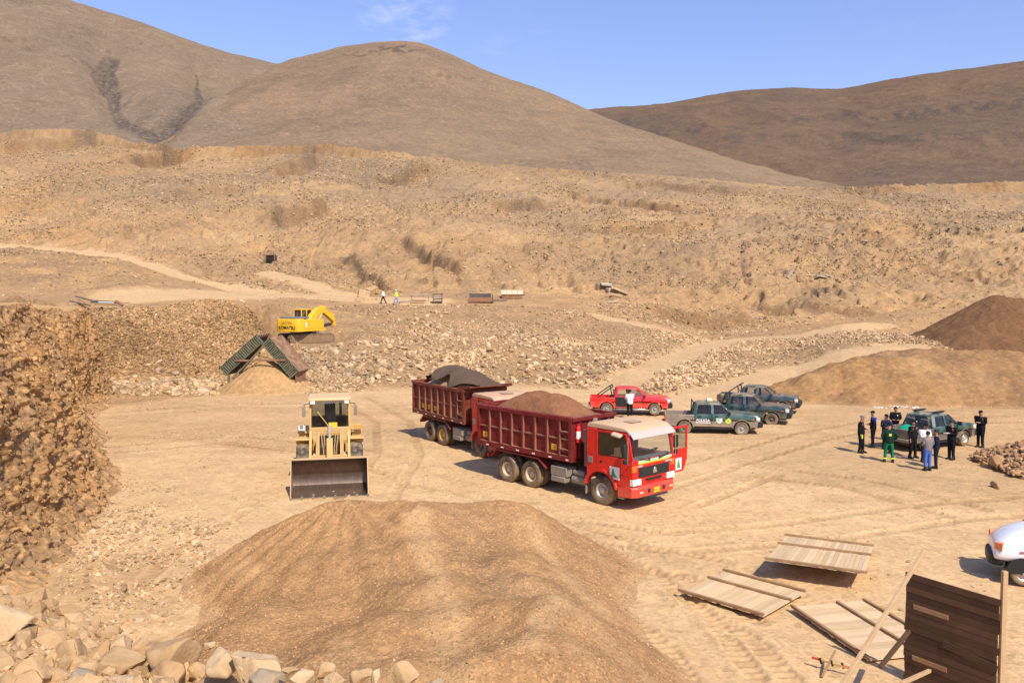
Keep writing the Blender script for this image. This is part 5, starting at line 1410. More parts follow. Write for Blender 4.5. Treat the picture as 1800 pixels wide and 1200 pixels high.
    for s in (-1, 1): g.add([(x0 + .04, s * (hw - .01), zb + .3), (x1 - .03, s * (hw - .01), zb + .3), (x1 - .08, s * (hw - .03), zt), (x0 + .08, s * (hw - .03), zt)], [(0, 1, 2, 3)])
    g.build('side_window', GLASS, cab)
    MB().box(x0 + .02, x0 + .04, -hw + .05, hw - .05, zb + .75, zt - .02).build('rear_window', GLASS, cab)
    MB().box(x0 + .0, x0 + .03, -hw, hw, zb, zb + .8).build('rear_panel', BLACK, cab)
    MB().box(-2.55, -2.1, -.24, .24, zb + .1, zb + .5).obox((-2.6, 0, zb + .95), (.14, .46, .95), (0, -.1, 0)).build('seat', flat('loader_seat', (.06, .07, .09), .8), cab, .05)
    w_ = MB().lathe([(-.015 + .015 * math.cos(q), .2 + .015 * math.sin(q)) for q in [2 * math.pi * k / 8 for k in range(9)]], (0, 0, 0), 24, axis='z').bar((-.19, 0, 0), (.19, 0, 0), .03)
    so = w_.build('steering_wheel', BLACK, cab, smooth=True); so.location = (-1.85, 0, zb + .75); so.rotation_euler = (0, R(-35), 0)
    text_obj('lettering', 'VOLVO', .17, WHITEP, cab, (x1 - .040, 0, zt - .09), (R(90), 0, R(90)), .003, sx=1.2)
    MB().box(x1 + .022, x1 + .03, -.05, .30, zb + .52, zb + .74).build('sticker', YELLOWP, cab)
    for s in (-1, 1):
        MB().box(x1 + .02, x1 + .14, s * (hw - .02), s * (hw - .22), zt - .14, zt - .0).build('head_lamp', LAMP, cab, .015)
        o = MB().obox((x1 + .1, s * 1.06, zt - .42), (.06, .14, .42)).build('mirror', paint('mirror_back', (.2, .17, .13), .6, 0, .6), cab, .02)
        MB().tube([(x1, s * .84, zt - .12), (x1 + .08, s * 1.04, zt - .14), (x1 + .1, s * 1.05, zt - .25)], .015).build('mirror_arm', BLACK, o)
    MB().bar((x1 + .07, -.5, zt - .45), (x1 + .10, .0, zb + .52), .05, .03).build('wiper', YD, cab)
    MB().cyl((-3.7, .45, 2.2), (-3.7, .45, 2.75), .06).build('exhaust', CHASSIS, t, smooth=True)
    return t
loader()
# ================================================================ EXCAVATOR
def excavator():
    y = 85.5
    x = (537 - 900) / 1450 * y
    z = gz(x, y) - .05
    print('exc', x, y, z, proj(x, y, z))
    hd = R(66)
    t = thing('excavator', 'yellow crawler excavator standing on a cut platform above the steel screen', 'excavator', (x, y, z), hd)
    t.scale = (.95, .95, 1.13)
    YE = paint('excavator_yellow', (.80, .47, .02), .38, 0, .10, .5)
    TR = paint('track_steel', (.13, .095, .065), .7, .3, .8)
    ta = R(-26)       # tracks turned against the upper body
    def rt(p):
        return (p[0] * math.cos(ta) - p[1] * math.sin(ta), p[0] * math.sin(ta) + p[1] * math.cos(ta), p[2])
    for s in (-1, 1):
        m = MB(); L, h = 2.15, .42
        out = arch(L, .45, .45, -90, 90, 8) + arch(-L, .45, .45, 90, 270, 8)
        m.prism(out, s * 1.05, s * 1.65)
        tr = m.build('track', TR, t, .02); tr.rotation_euler.z = ta
        g = MB(); P = out + [out[0]]
        tot = sum(math.dist(P[i], P[i + 1]) for i in range(len(P) - 1)); nsh = 44
        for k in range(nsh):
            d = tot * k / nsh; i = 0
            while d > math.dist(P[i], P[i + 1]): d -= math.dist(P[i], P[i + 1]); i += 1
            q = math.dist(P[i], P[i + 1]) or 1; u = d / q
            cx, cz = P[i][0] + (P[i + 1][0] - P[i][0]) * u, P[i][1] + (P[i + 1][1] - P[i][1]) * u
            a_ = math.atan2(P[i + 1][1] - P[i][1], P[i + 1][0] - P[i][0])
            g.obox((cx, s * 1.35, cz), (.16, .64, .05), (0, -a_, 0))
        g.build('track_shoes', TR, tr)
        r = MB().prism([(-2.15, .12), (2.15, .12), (2.3, .45), (2.1, .74), (-2.1, .74), (-2.3, .45)], s * 1.60, s * 1.67)
        for k in range(7): r.cyl((-1.5 + .5 * k, s * 1.0, .2), (-1.5 + .5 * k, s * 1.70, .2), .13, n=10)
        r.cyl((L, s * 1.0, .45), (L, s * 1.69, .45), .3, n=14).cyl((-L, s * 1.0, .45), (-L, s * 1.69, .45), .3, n=14)
        r.build('track_frame', paint('track_frame', (.20, .12, .06), .7, 0, .5), tr)
    m = MB().box(-1.3, 1.3, -1.0, 1.0, .35, .85).cyl((0, 0, .8), (0, 0, 1.15), .7, n=24); u = m.build('undercarriage', CHASSIS, t, .02); u.rotation_euler.z = ta
    # upper body
    cw = [(-3.05, -1.25), (-2.85, -1.52), (-2.2, -1.60), (-2.2, 1.60), (-2.85, 1.52), (-3.05, 1.25), (-3.12, 0)]
    MB().prism(cw, 1.12, 2.28, 'xy').build('counterweight', YE, t, .06, seg=3)
    MB().box(-2.2, 1.6, -1.55, 1.55, 1.15, 1.35).build('deck', YE, t, .02)
    MB().box(-2.2, .2, .35, 1.56, 1.35, 2.25).build('side_housing', YE, t, .04)
    MB().box(-2.2, 1.2, -1.56, -.45, 1.35, 2.20).build('side_housing', YE, t, .04)
    MB().box(-2.2, -.1, -.45, .35, 1.35, 2.2).build('engine_housing', YE, t, .03)
    MB().box(-2.75, -.9, -1.2, 1.25, 2.28, 2.46).build('engine_hood', paint('hood_grey', (.15, .155, .17), .5, 0, .2), t, .05, seg=3)
    MB().cyl((-2.3, -.7, 2.45), (-2.3, -.7, 2.85), .07).build('exhaust', CHASSIS, t, smooth=True)
    c = MB(); cx0, cx1, cy0, cy1, cz0, cz1 = -.05, 1.70, .50, 1.50, 1.35, 3.05
    for a in (cx0, .85, cx1):
        for b in (cy0, cy1): c.bar((a, b, cz0), (a, b, cz1), .09, .09)
    c.box(cx0 - .04, cx1 + .05, cy0 - .04, cy1 + .04, cz1 - .02, cz1 + .08).box(cx0, cx1, cy0, cy1, cz0, cz0 + .75)
    c.box(cx0 - .02, cx0 + .02, cy0, cy1, cz0, 2.3)
    cab = c.build('cab', YE, t, .02)
    MB().box(cx0 + .01, cx1 - .01, cy0 + .01, cy1 - .01, cz0 + .7, cz1 - .03).build('cab_window', flat('cab_glass', (.03, .035, .04), .08, 0, .9), cab)
    MB().box(cx0 - .05, cx0 - .02, cy0 + .12, cy1 - .12, 2.35, 2.95).build('rear_window', flat('rear_glass', (.035, .04, .05), .08, 0, .9), cab)
    # boom, arm and bucket
    bm_ = MB()
    top = [(.2, 1.7), (.8, 2.6), (2.0, 3.25), (2.9, 3.30), (4.3, 2.6), (4.9, 2.05)]
    bot = [(4.75, 1.85), (4.1, 2.2), (2.9, 2.75), (2.3, 2.72), (1.3, 2.1), (.6, 1.5)]
    bm_.prism(top + bot, -.28, .22)
    bm_.build('boom', YE, t, .03)
    am = MB().prism([(4.35, 2.75), (4.85, 2.6), (5.15, 1.9), (5.3, .5), (5.1, .45), (4.8, 1.6)], -.20, .16); am.build('stick', YE, t, .03)
    for s in (-.42, .34):
        MB().cyl((1.0, s, 1.4), (1.8, s, 2.1), .10).cyl((1.8, s, 2.1), (2.4, s, 2.75), .055).build('boom_cylinder', YE, t, smooth=True)
    MB().cyl((2.5, -.03, 3.38), (3.6, -.03, 3.2), .10).cyl((3.6, -.03, 3.2), (4.45, -.03, 2.8), .05).build('stick_cylinder', YE, t, smooth=True)
    pr = [(5.0, .65), (5.45, .65), (5.7, .3), (5.55, -.05), (5.1, -.15), (4.6, .0), (4.75, .1), (5.1, .02), (5.4, .15), (5.45, .35)]
    MB().prism(pr, -.6, .55).build('bucket', paint('digging_bucket', (.20, .13, .08), .6, .3, .8), t, .02)
    text_obj('lettering', 'KOMATSU', .40, BLACK, t, (-3.135, 0, 1.50), (R(90), 0, R(-90)), .004, sx=1.15, bold=.006)
    text_obj('lettering', 'SACOSA', .30, flat('brown_letter', (.45, .20, .05), .6), t, (-3.135, 0, 1.92), (R(90), 0, R(-90)), .004, sx=1.3)
    MB().box(-2.0, -1.75, -1.575, -1.562, 1.55, 1.95).build('warning_sticker', WHITEP, t)
    return t
excavator()

# ================================================================ STEEL SCREEN (two leaning ribbed decks)
def screen():
    bx, by = G(462, 694)
    by += 1.6; Yc = by
    def Q(px, py, Y=Yc): return Vector([float(q) for q in W(px, py, Y)])
    apx, lf, rtt = Q(460, 603), Q(396, 660), Q(512, 664)
    c = Vector((apx.x, Yc, 0))
    zb = 0.0
    t = thing('gravel_screen', 'tent shaped steel gravel screen with green ribbed edges straddling a sand cone', 'gravel screen', (c.x, c.y, zb), 0)
    GR = paint('screen_green', (.085, .105, .062), .7, .1, .45)
    BR = paint('screen_rust', (.20, .10, .055), .8, .1, .5)
    A, Lf, Rt = apx - c, lf - c, rtt - c
    dep = 2.0; sk = .38         # decks run back and to the right
    for nm, P0, P1, w in (('left_deck', Lf, A + Vector((.12, 0, .12)), .80), ('right_deck', Rt, A + Vector((.02, 0, -.05)), .80)):
        d = (P1 - P0).normalized(); n = Vector((-d.z, 0, d.x)); n = n if n.z > 0 else -n
        L = (P1 - P0).length
        fr = MB(); off = Vector((sk, dep, .10))
        a, b = P0, P1
        for e in (0, w - .07):
            fr.bar(a + n * e, b + n * e, .08, .10, (0, 1, 0)); 
        fr.build(nm + '_rail' if False else 'edge_rail', GR, t)
        rb = MB(); k = 0; nr = 22
        for k in range(nr):
            q = a + d * (L * (k + .5) / nr)
            wd = L / nr * (.50 if k % 3 else .72)
            rb.add([*(q - d * wd / 2 + n * .02 + Vector((0, yy, 0)) for yy in (-.05, .06)), *(q + d * wd / 2 + n * .02 + Vector((0, yy, 0)) for yy in (-.05, .06)),
                    *(q - d * wd / 2 + n * (w - .05) + Vector((0, yy, 0)) for yy in (-.05, .06)), *(q + d * wd / 2 + n * (w - .05) + Vector((0, yy, 0)) for yy in (-.05, .06))],
                   [(0, 2, 6, 4), (1, 5, 7, 3), (0, 4, 5, 1), (2, 3, 7, 6), (0, 1, 3, 2), (4, 6, 7, 5)])
        rb.build('ribbed_edge', GR, t)
        bp_ = MB().bar(a + n * (w * .5) + Vector((0, .09, 0)), b + n * (w * .5) + Vector((0, .09, 0)), .03, w - .08, n); bp_.build('rib_gap_dark', paint('gap_dark_paint', (.035, .04, .028), .8, .1, .3), t)  # added dark sheet that keeps the gaps between the ribs dark
        dk = MB(); vs = [a + n * .1, b + n * .1, b + n * .1 + off, a + n * .1 + off, a + n * (w - .1), b + n * (w - .1), b + n * (w - .1) + off, a + n * (w - .1) + off]
        vs2 = [a + n * (w - .16), b + n * (w - .16), b + n * (w - .16) + off, a + n * (w - .16) + off, a + n * (w - .06), b + n * (w - .06), b + n * (w - .06) + off, a + n * (w - .06) + off]
        dk.add(vs2, [(0, 3, 2, 1), (4, 5, 6, 7), (0, 1, 5, 4), (1, 2, 6, 5), (2, 3, 7, 6), (3, 0, 4, 7)])
        o = dk.build('deck_plate', BR, t)
        st_ = MB()
        for k in range(1, 5):
            q = a + n * (w - .2) + off * (k / 5); st_.bar(q, q + d * L, .07, .12)
        for k in range(1, 6):
            q = a + n * (w - .22) + d * L * k / 6; st_.bar(q, q + off, .06, .08)
        st_.build('deck_ribs', BR, t)
        bk = MB().bar(a + off + n * .45, b + off + n * .45, .08, w - .1, n); bk.build('rear_edge', BR, t)
        sd = MB().bar(a + n * (w * .5) + Vector((0, .1, 0)), a + n * (w * .5) + off, .06, w, n); sd.build('foot_plate', BR, t)
    # right flank plate seen from outside
    MB().add([Rt + Vector((.30, .05, .45)), Rt + Vector((.75, dep * .7, .65)), Rt + Vector((.75, dep * .7, -1.0)), Rt + Vector((.30, .05, -1.1))], [(0, 1, 2, 3)]).build('flank_plate', BR, t)
    for P in (Lf + Vector((.25, 0, .1)), Rt + Vector((-.1, 0, .1))):
        MB().bar(P, (P.x, P.y, .0), .12, .16).build('front_post', GR, t)
        MB().bar(P + Vector((sk, dep, .2)), (P.x + sk, P.y + dep, -.3), .12, .16).build('rear_post', GR, t)
    MB().bar(A + Vector((-2.1, -.08, -1.35)), A + Vector((1.9, -.08, -1.30)), .10, .14).build('cross_beam', BR, t)
    MB().bar(A + Vector((.15, -.1, -.25)), A + Vector((-2.3, -.1, -2.75)), .08, .12).build('brace', GR, t)
    MB().bar(A + Vector((-.1, 1.2, -.1)), A + Vector((-2.2, 1.2, -2.5)), .08, .12).build('inner_rail', BR, t)
    return c
sc_c = screen()
_b = (sc_c.x - 6.5, sc_c.x + 6.5, sc_c.y - 4, sc_c.y + 6)
pile('sand_pile', [(sc_c.x + .0, sc_c.y + 1.2, 2.45, .74), (sc_c.x - .6, sc_c.y + .7, 1.8, .80), (sc_c.x + .8, sc_c.y + .7, 1.8, .80), (sc_c.x + 1.4, sc_c.y + 1.2, 1.0, .85), (sc_c.x - 1.5, sc_c.y + 1.2, 1.0, .85)], _b, .09,
     ground_mat('sand_cone', gravel=.1, fine=2, c_main=(.44, .27, .12), c_alt=(.36, .22, .10), c_or=(.46, .27, .11), c_pale=(.5, .32, .15), bump=.5),
     'cone of fine sand spilling out from under the steel screen', seed=371, sm=.3, amp=.10)

# ================================================================ PICKUPS
def pickup(label, loc, heading, upper, lower, cfg, group=None, name='pickup_truck'):
    t = thing(name, label, 'pickup', loc, heading, group)
    sfx = cfg['id']
    PU = paint('pickup_upper' + sfx, upper, .28, 0, cfg.get('dust', .35), .6, coat=.5)
    PL = paint('pickup_lower' + sfx, lower, .35, 0, .5, .6, low=.2, lowz=(.2, .8), coat=.2)
    hw, r, wb = .88, .37, 3.0
    xf, xr = 1.52, -1.50
    # lower body: belt line split in two colours
    def side_poly(z0, z1, inset=0):
        return None
    arcf, arcr = arch(xf, r, .46, 8, 172, 12), arch(xr, r, .46, 8, 172, 12)
    low = [(2.42, .42)] + arcf + arcr + [(-2.50, .45), (-2.54, .82), (2.44, .80)]
    lo = MB().prism(low, -hw, hw); body = lo.build('body', PL, t, .03)
    # upper hull in stations along x: (x, z top, half width at top, half width at belt)
    st = [(2.46, .80, 1.02, .72, .80), (2.38, .80, 1.07, .78, .84), (2.05, .80, 1.11, .81, hw), (1.35, .80, 1.15, .83, hw), (1.02, .80, 1.16, .83, hw), (-.98, .80, 1.12, .83, hw)]
    rings = []
    for x, zb, zt, wt, wb_ in st:
        rings.append([(x, -wb_, zb - .002), (x, -wb_, zb + (zt - zb) * .5), (x, -wt, zt), (x, wt, zt), (x, wb_, zb + (zt - zb) * .5), (x, wb_, zb - .002)])
    MB().loft(rings).build('hood_and_doors', PU, t, .03)
    # bed: four walls and a floor
    b = MB()
    for s in (-1, 1): b.box(-2.54, -.98, s * hw, s * (hw - .09), .80, 1.08)
    b.box(-2.54, -2.46, -hw + .09, hw - .09, .62, 1.06)
    b.box(-1.03, -.98, -hw + .09, hw - .09, .82, 1.08)
    bed = b.build('bed', PU if cfg.get('bedup', 1) else PL, t, .02)
    MB().box(-2.46, -1.03, -hw + .09, hw - .09, .822, .84).build('bed_floor', paint('bed_liner', (.10, .09, .08), .8, 0, .6), bed)
    # greenhouse: pillars, roof, glass
    zr = 1.66
    P = {'wf': (1.02, 1.13), 'wt': (.42, 1.62), 'rt': (-.86, 1.62), 'rb': (-1.0, 1.10)}
    rf = MB().loft([[(.46, -.62, 1.60), (.46, .62, 1.60), (.40, .58, 1.655), (.40, -.58, 1.655)], [(.2, -.66, 1.60), (.2, .66, 1.60), (.2, .58, 1.70), (.2, -.58, 1.70)],
                    [(-.7, -.66, 1.60), (-.7, .66, 1.60), (-.7, .58, 1.70), (-.7, -.58, 1.70)], [(-.90, -.64, 1.58), (-.90, .64, 1.58), (-.86, .58, 1.655), (-.86, -.58, 1.655)]])
    roof = rf.build('roof', paint('pickup_roof' + sfx, upper, .35, 0, cfg.get('roofdust', .8), .6), t, .02)
    for s in (-1, 1):
        for a_, b_, w_ in (((1.02, s * .80, 1.12), (.42, s * .63, 1.62), .06), ((-.96, s * .82, 1.10), (-.84, s * .65, 1.62), .17), ((-.02, s * .82, 1.12), (-.04, s * .66, 1.62), .15)):
            MB().bar(a_, b_, w_, .07).build('pillar', PU, t, .01)
    MB().add([(1.03, -.78, 1.13), (1.03, .78, 1.13), (.43, .62, 1.62), (.43, -.62, 1.62)], [(0, 1, 2, 3)]).build('windscreen', GLASS, t)
    MB().add([(-.99, -.78, 1.13), (-.99, .78, 1.13), (-.88, .62, 1.60), (-.88, -.62, 1.60)], [(0, 1, 2, 3)]).build('rear_window', GLASS, t)
    for s in (-1, 1):
        gl = GLASS if cfg.get('clear') else GLASS_D
        MB().add([(.95, s * .815, 1.14), (.03, s * .825, 1.14), (.02, s * .665, 1.60), (.42, s * .645, 1.60)], [(0, 1, 2, 3)]).build('front_window', gl, t)
        if not (cfg.get('open') and s < 0):
            MB().add([(-.08, s * .825, 1.14), (-.92, s * .825, 1.14), (-.84, s * .665, 1.60), (-.09, s * .665, 1.60)], [(0, 1, 2, 3)]).build('rear_side_window', gl, t)
        MB().prism([(-.07, 1.12), (-.03, 1.12), (-.03, .62), (-.07, .62)], s * (hw + .006), s * (hw - .01)).build('door_gap', BLACK, t)
        for x in (.12, -.80): MB().box(x, x + .16, s * (hw + .03), s * (hw), .98, 1.02).build('door_handle', BLACK, t)
        MB().obox((.86, s * 1.0, 1.20), (.10, .22, .18)).build('mirror', BLACK, t, .02)
        m = arch(xf, r, .50, 2, 178, 12) + arch(xf, r, .455, 2, 178, 12)[::-1]
        MB().prism(m, s * (hw + .025), s * (hw - .06)).build('wheel_arch', PU if cfg.get('flare') else PL, t, .006)
        m = arch(xr, r, .50, 2, 178, 12) + arch(xr, r, .455, 2, 178, 12)[::-1]
        MB().prism(m, s * (hw + .02), s * (hw - .06)).build('wheel_arch', PL, t, .006)
        MB().prism([(2.28, .82), (2.475, .80), (2.47, .985), (2.26, 1.0)], s * (hw - .02), s * .50).build('headlight', LAMP, t, .02)
        MB().box(2.02, 2.16, s * (hw + .004), s * (hw - .03), .86, .90).build('side_indicator', ORANGEP, t)
        MB().box(-2.56, -2.50, s * (hw - .0), s * (hw - .12), .72, .98).build('tail_light', REDFILM, t, .01)
        MB().box(-.9, .95, s * (hw + .05), s * (hw - .1), .34, .40).build('side_step', BLACK if not cfg.get('chrome') else CHROME, t, .01)
        for x in (xf, xr): wheel(t, x, s * .78, r, .23, .21, cfg['rim'], s, .004, seg=32, dish=.04, hub=.06, holes=5)
    MB().prism([(2.30, .42), (2.60, .46), (2.63, .60), (2.60, .78), (2.35, .79)], -hw - .01, hw + .01).build('front_bumper', BLACK, t, .04)
    MB().box(2.462, 2.485, -.46, .46, .82, .95).build('grille', BLACK if not cfg.get('chrome') else CHROME, t, .01)
    MB().box(-2.66, -2.52, -.8, .8, .45, .60).build('rear_bumper', STEELG, t, .02)
    MB().box(-2.4, 2.3, -.45, .45, .30, .48).build('underbody', CHASSIS, t)
    m = MB()
    for x in (.1, -.75):
        for y in (-.38, .38): m.box(x - .22, x + .22, y - .23, y + .23, .72, 1.02).obox((x - .26, y, 1.22), (.12, .44, .5), (0, -.15, 0))
    m.build('seats', flat('pickup_seat', (.10, .10, .095), .85), t, .03)
    if cfg.get('bars'):
        c = MB()
        for s in (-1, 1): c.tube([(-2.1, s * .80, 1.06), (-1.25, s * .72, 1.68), (-1.08, s * .66, 1.74)], .035).tube([(-1.25, s * .72, 1.68), (-1.15, s * .80, 1.06)], .035)
        c.tube([(-1.12, -.68, 1.74), (-1.12, .68, 1.74)], .035).tube([(-1.25, -.72, 1.66), (-1.12, .0, 1.1), (-1.25, .72, 1.66)], .02)
        c.build('roll_bar', BLACK, t, smooth=True)
    if cfg.get('hoop'):
        c = MB().tube([(-1.06, -.80, 1.06), (-1.04, -.66, 1.74), (-1.04, .66, 1.74), (-1.06, .80, 1.06)], .03); c.build('roll_bar', BLACK, t, smooth=True)
    if cfg.get('lightbar'):
        MB().loft([[(-.28, -.05, 1.72), (.0, -.05, 1.72), (-.02, -.05, 1.84), (-.25, -.05, 1.84)], [(-.32, .28, 1.72), (.10, .28, 1.72), (.04, .28, 1.86), (-.26, .28, 1.86)], [(-.28, .60, 1.72), (.0, .60, 1.72), (-.02, .60, 1.84), (-.25, .60, 1.84)]]).build('siren_cover', flat('cream_plastic', (.66, .60, .42), .5), roof, .02)
    if cfg.get('rack'):
        m = MB()
        for s in (-.5, .5): m.bar((-.6, s, 1.74), (.3, s, 1.76), .05, .06)
        m.box(-.7, .35, -.55, -.42, 1.78, 1.81).box(-.7, .35, .42, .55, 1.78, 1.81)
        m.build('roof_rack', BLACK, roof, .01)
        MB().prism([(1.0, 1.20), (1.6, 1.16), (1.6, 1.22), (1.05, 1.28)], -.30, .30).build('bonnet_scoop', BLACK, t, .02)
    if cfg.get('spare'):
        m = MB().lathe([(-.12, .2), (-.13, .34), (-.06, .38), (.06, .38), (.13, .34), (.12, .2), (-.12, .2)], (0, 0, 0), 26); o = m.build('spare_wheel', RUBBER, bed, smooth=True)
        o.location = (-1.35, -.1, 1.30); o.rotation_euler = (0, 0, R(80)); 
    if cfg.get('police'):
        s = -1
        sg = MB().box(-.88, -.18, -hw - .012, -hw - .004, .74, .80)
        text_obj('lettering', 'POLICIA', .165, WHITEP, t, (-.52, -hw - .008, .785), (R(90), 0, 0), .004, sx=1.15, bold=.004)
        text_obj('lettering', 'ECOLOGICA', .125, WHITEP, t, (-.52, -hw - .008, .66), (R(90), 0, 0), .004, sx=1.1, bold=.003)
        text_obj('lettering', 'MINISTERIO', .10, flat('pale_orange', (.75, .42, .25), .6), t, (-.55, -hw - .008, .50), (R(90), 0, 0), .004, sx=1.0)
        text_obj('lettering', 'DEL AMBIENTE', .10, flat('pale_orange', (.75, .42, .25), .6), t, (.45, -hw - .008, .50), (R(90), 0, 0), .004, sx=1.1)
        MB().prism([(.18, .92), (.50, .92), (.50, .74), (.34, .62), (.18, .74)], -hw - .012, -hw - .004).build('shield_emblem', flat('pale_green', (.55, .74, .60), .5), t)
        MB().prism([(.24, .88), (.38, .88), (.30, .74)], -hw - .016, -hw - .012).build('shield_mark', flat('mid_green', (.10, .45, .2), .5), t)
        MB().cyl((.80, -hw - .004, .78), (.80, -hw - .013, .78), .165, n=24).build('round_emblem', flat('emblem_green', (.22, .45, .06), .5), t)
        MB().cyl((.80, -hw - .013, .78), (.80, -hw - .018, .78), .125, n=24).build('emblem_disc', flat('emblem_yellow', (.75, .72, .10), .5), t)
        MB().prism([(.73, .72), (.87, .72), (.83, .80), (.80, .87), (.77, .80)], -hw - .022, -hw - .018).build('emblem_figure', GREENP, t)
        MB().box(1.25, 1.75, .12, .55, 1.128, 1.14).build('bonnet_sticker', flat('bonnet_tan', (.6, .42, .22), .6), t) if False else None
    return t
RIM_P = paint('pickup_rim', (.34, .33, .31), .5, .3, .4)
GREEN = (.004, .062, .052); LOWC = (.20, .165, .13)
DKG = (.006, .035, .036)
def veh(px, py, h):
    x, y = G(px, py); return (x, y, 0), R(h)
def from_two(p_rear, p_front, off=.86, rear_x=-1.5, front_x=1.52):
    """place from the ground contacts of the rear and front wheels on the right side"""
    a = Vector(G(*p_rear)); b = Vector(G(*p_front)); d = (b - a).normalized(); h = math.atan2(d.y, d.x)
    mid = (a + b) / 2
    return (mid.x - math.sin(h) * off, mid.y + math.cos(h) * off, 0), h
loc, h = from_two((1203, 763), (1303, 765.5))
print('pk1', loc, math.degrees(h), (Vector(G(1303, 765.5)) - Vector(G(1203, 763))).length)
pickup('nearest green and tan police pickup with a cream siren cover on its roof', loc, h, GREEN, LOWC, dict(id='_a', rim=RIM_P, hoop=1, lightbar=1, police=1, bedup=0, roofdust=.75), 'green pickups')
loc2 = (loc[0] + 2.75, loc[1] + 3.7, 0)
x, y = G(1356, 748)
pk2h = h - R(13)
pk2 = (x - math.cos(pk2h) * 1.52 - math.sin(pk2h) * .86, y - math.sin(pk2h) * 1.52 + math.cos(pk2h) * .86, 0)
pickup('middle dark green pickup with a spare tyre lashed behind its cab', pk2, pk2h, DKG, (.01, .045, .045), dict(id='_b', rim=RIM_D, hoop=1, bars=0, spare=1, roofdust=.85, dust=.3, clear=1), 'green pickups')
x, y = G(1374, 728)
pk3h = h - R(15)
pk3 = (x - math.cos(pk3h) * 1.52 - math.sin(pk3h) * .86, y - math.sin(pk3h) * 1.52 + math.cos(pk3h) * .86, 0)
pickup('farthest dark pickup of the parked row, with a black roll bar over its bed', pk3, pk3h, (.010, .040, .045), (.055, .05, .05), dict(id='_c', rim=RIM_P, bars=1, roofdust=.6, dust=.3, clear=1), 'green pickups')
# red pickup behind the front truck
x, y = G(1151, 729.5)
rh = h + R(3)
pk4 = (x - math.cos(rh) * 1.52 - math.sin(rh) * .86, y - math.sin(rh) * 1.52 + math.cos(rh) * .86, 0)
rp = pickup('bright red pickup with a black roll bar and its rear door open', pk4, rh, (.66, .008, .010), (.66, .008, .010), dict(id='_r', rim=RIM_P, bars=1, open=1, chrome=1, roofdust=.15, dust=.08, clear=1))
MB().box(-.94, -.12, -.90, -.874, .52, 1.12).build('doorway_shade', BLACK, rp)  # black plate paints the shaded inside of the open doorway
# pickup with the people round it
a = Vector(G(1590, 806)); x, y = G(1695, 783)
gh = math.atan2(y - G(1614, 799)[1], x - G(1614, 799)[0])
gh = R(30)
pk5 = (x - math.cos(gh) * 1.52 - math.sin(gh) * .86, y - math.sin(gh) * 1.52 + math.cos(gh) * .86, 0)
pickup('green pickup ringed by people, with a roof rack and a green bag in its bed', pk5, gh, (.006, .075, .065), (.10, .085, .08), dict(id='_d', rim=paint('rim_bright', (.6, .6, .58), .3, .6, .2), rack=1, hoop=0, roofdust=.7, dust=.3, bedup=0), 'green pickups')
# ================================================================ PEOPLE
SKIN = flat('skin_tone', (.36, .19, .11), .6)
HAIR = flat('hair_black', (.012, .010, .009), .7)
def cloth(n, c): return flat('cloth_' + n, c, .9, 0, .15)
C_BLACK = cloth('black', (.010, .010, .012)); C_NAVY = cloth('navy', (.012, .016, .035)); C_BLUE = cloth('blue_patch', (.02, .05, .42)); C_WHITE = cloth('white', (.72, .72, .72))
C_JEANS = cloth('jeans', (.07, .14, .42)); C_GREY = cloth('grey', (.19, .17, .165)); C_DGREEN = cloth('dark_green', (.008, .030, .020)); C_GREEN = cloth('green', (.004, .17, .07))
C_LIME = flat('lime_strip', (.65, .85, .05), .5); C_PALEBL = cloth('pale_jeans', (.22, .30, .52)); C_REDW = cloth('brown_red', (.16, .03, .02)); BOOT = flat('boot_black', (.012, .011, .010), .5)
def skin_mesh(name, verts, edges, radii, roots, mat, parent=None, sub=1):
    me = bpy.data.meshes.new(name); me.from_pydata(verts, edges, []); me.update()
    o = bpy.data.objects.new(name, me); COL.objects.link(o)
    md = o.modifiers.new('skin', 'SKIN'); md.use_smooth_shade = True
    if not me.skin_vertices: 
        bpy.context.view_layer.update()
    lay = me.skin_vertices[0] if me.skin_vertices else None
    for i, r in enumerate(radii):
        lay.data[i].radius = r if isinstance(r, tuple) else (r, r)
        lay.data[i].use_root = i in roots
    s = o.modifiers.new('sub', 'SUBSURF'); s.levels = sub; s.render_levels = sub
    bpy.context.view_layer.update()
    ev = o.evaluated_get(bpy.context.evaluated_depsgraph_get())
    m2 = bpy.data.meshes.new_from_object(ev); m2.name = name
    bpy.data.objects.remove(o)
    m2.materials.clear(); m2.materials.append(mat)
    m2.polygons.foreach_set('use_smooth', [True] * len(m2.polygons))
    o = bpy.data.objects.new(name, m2); COL.objects.link(o)
    if parent is not None: o.parent = parent
    return o
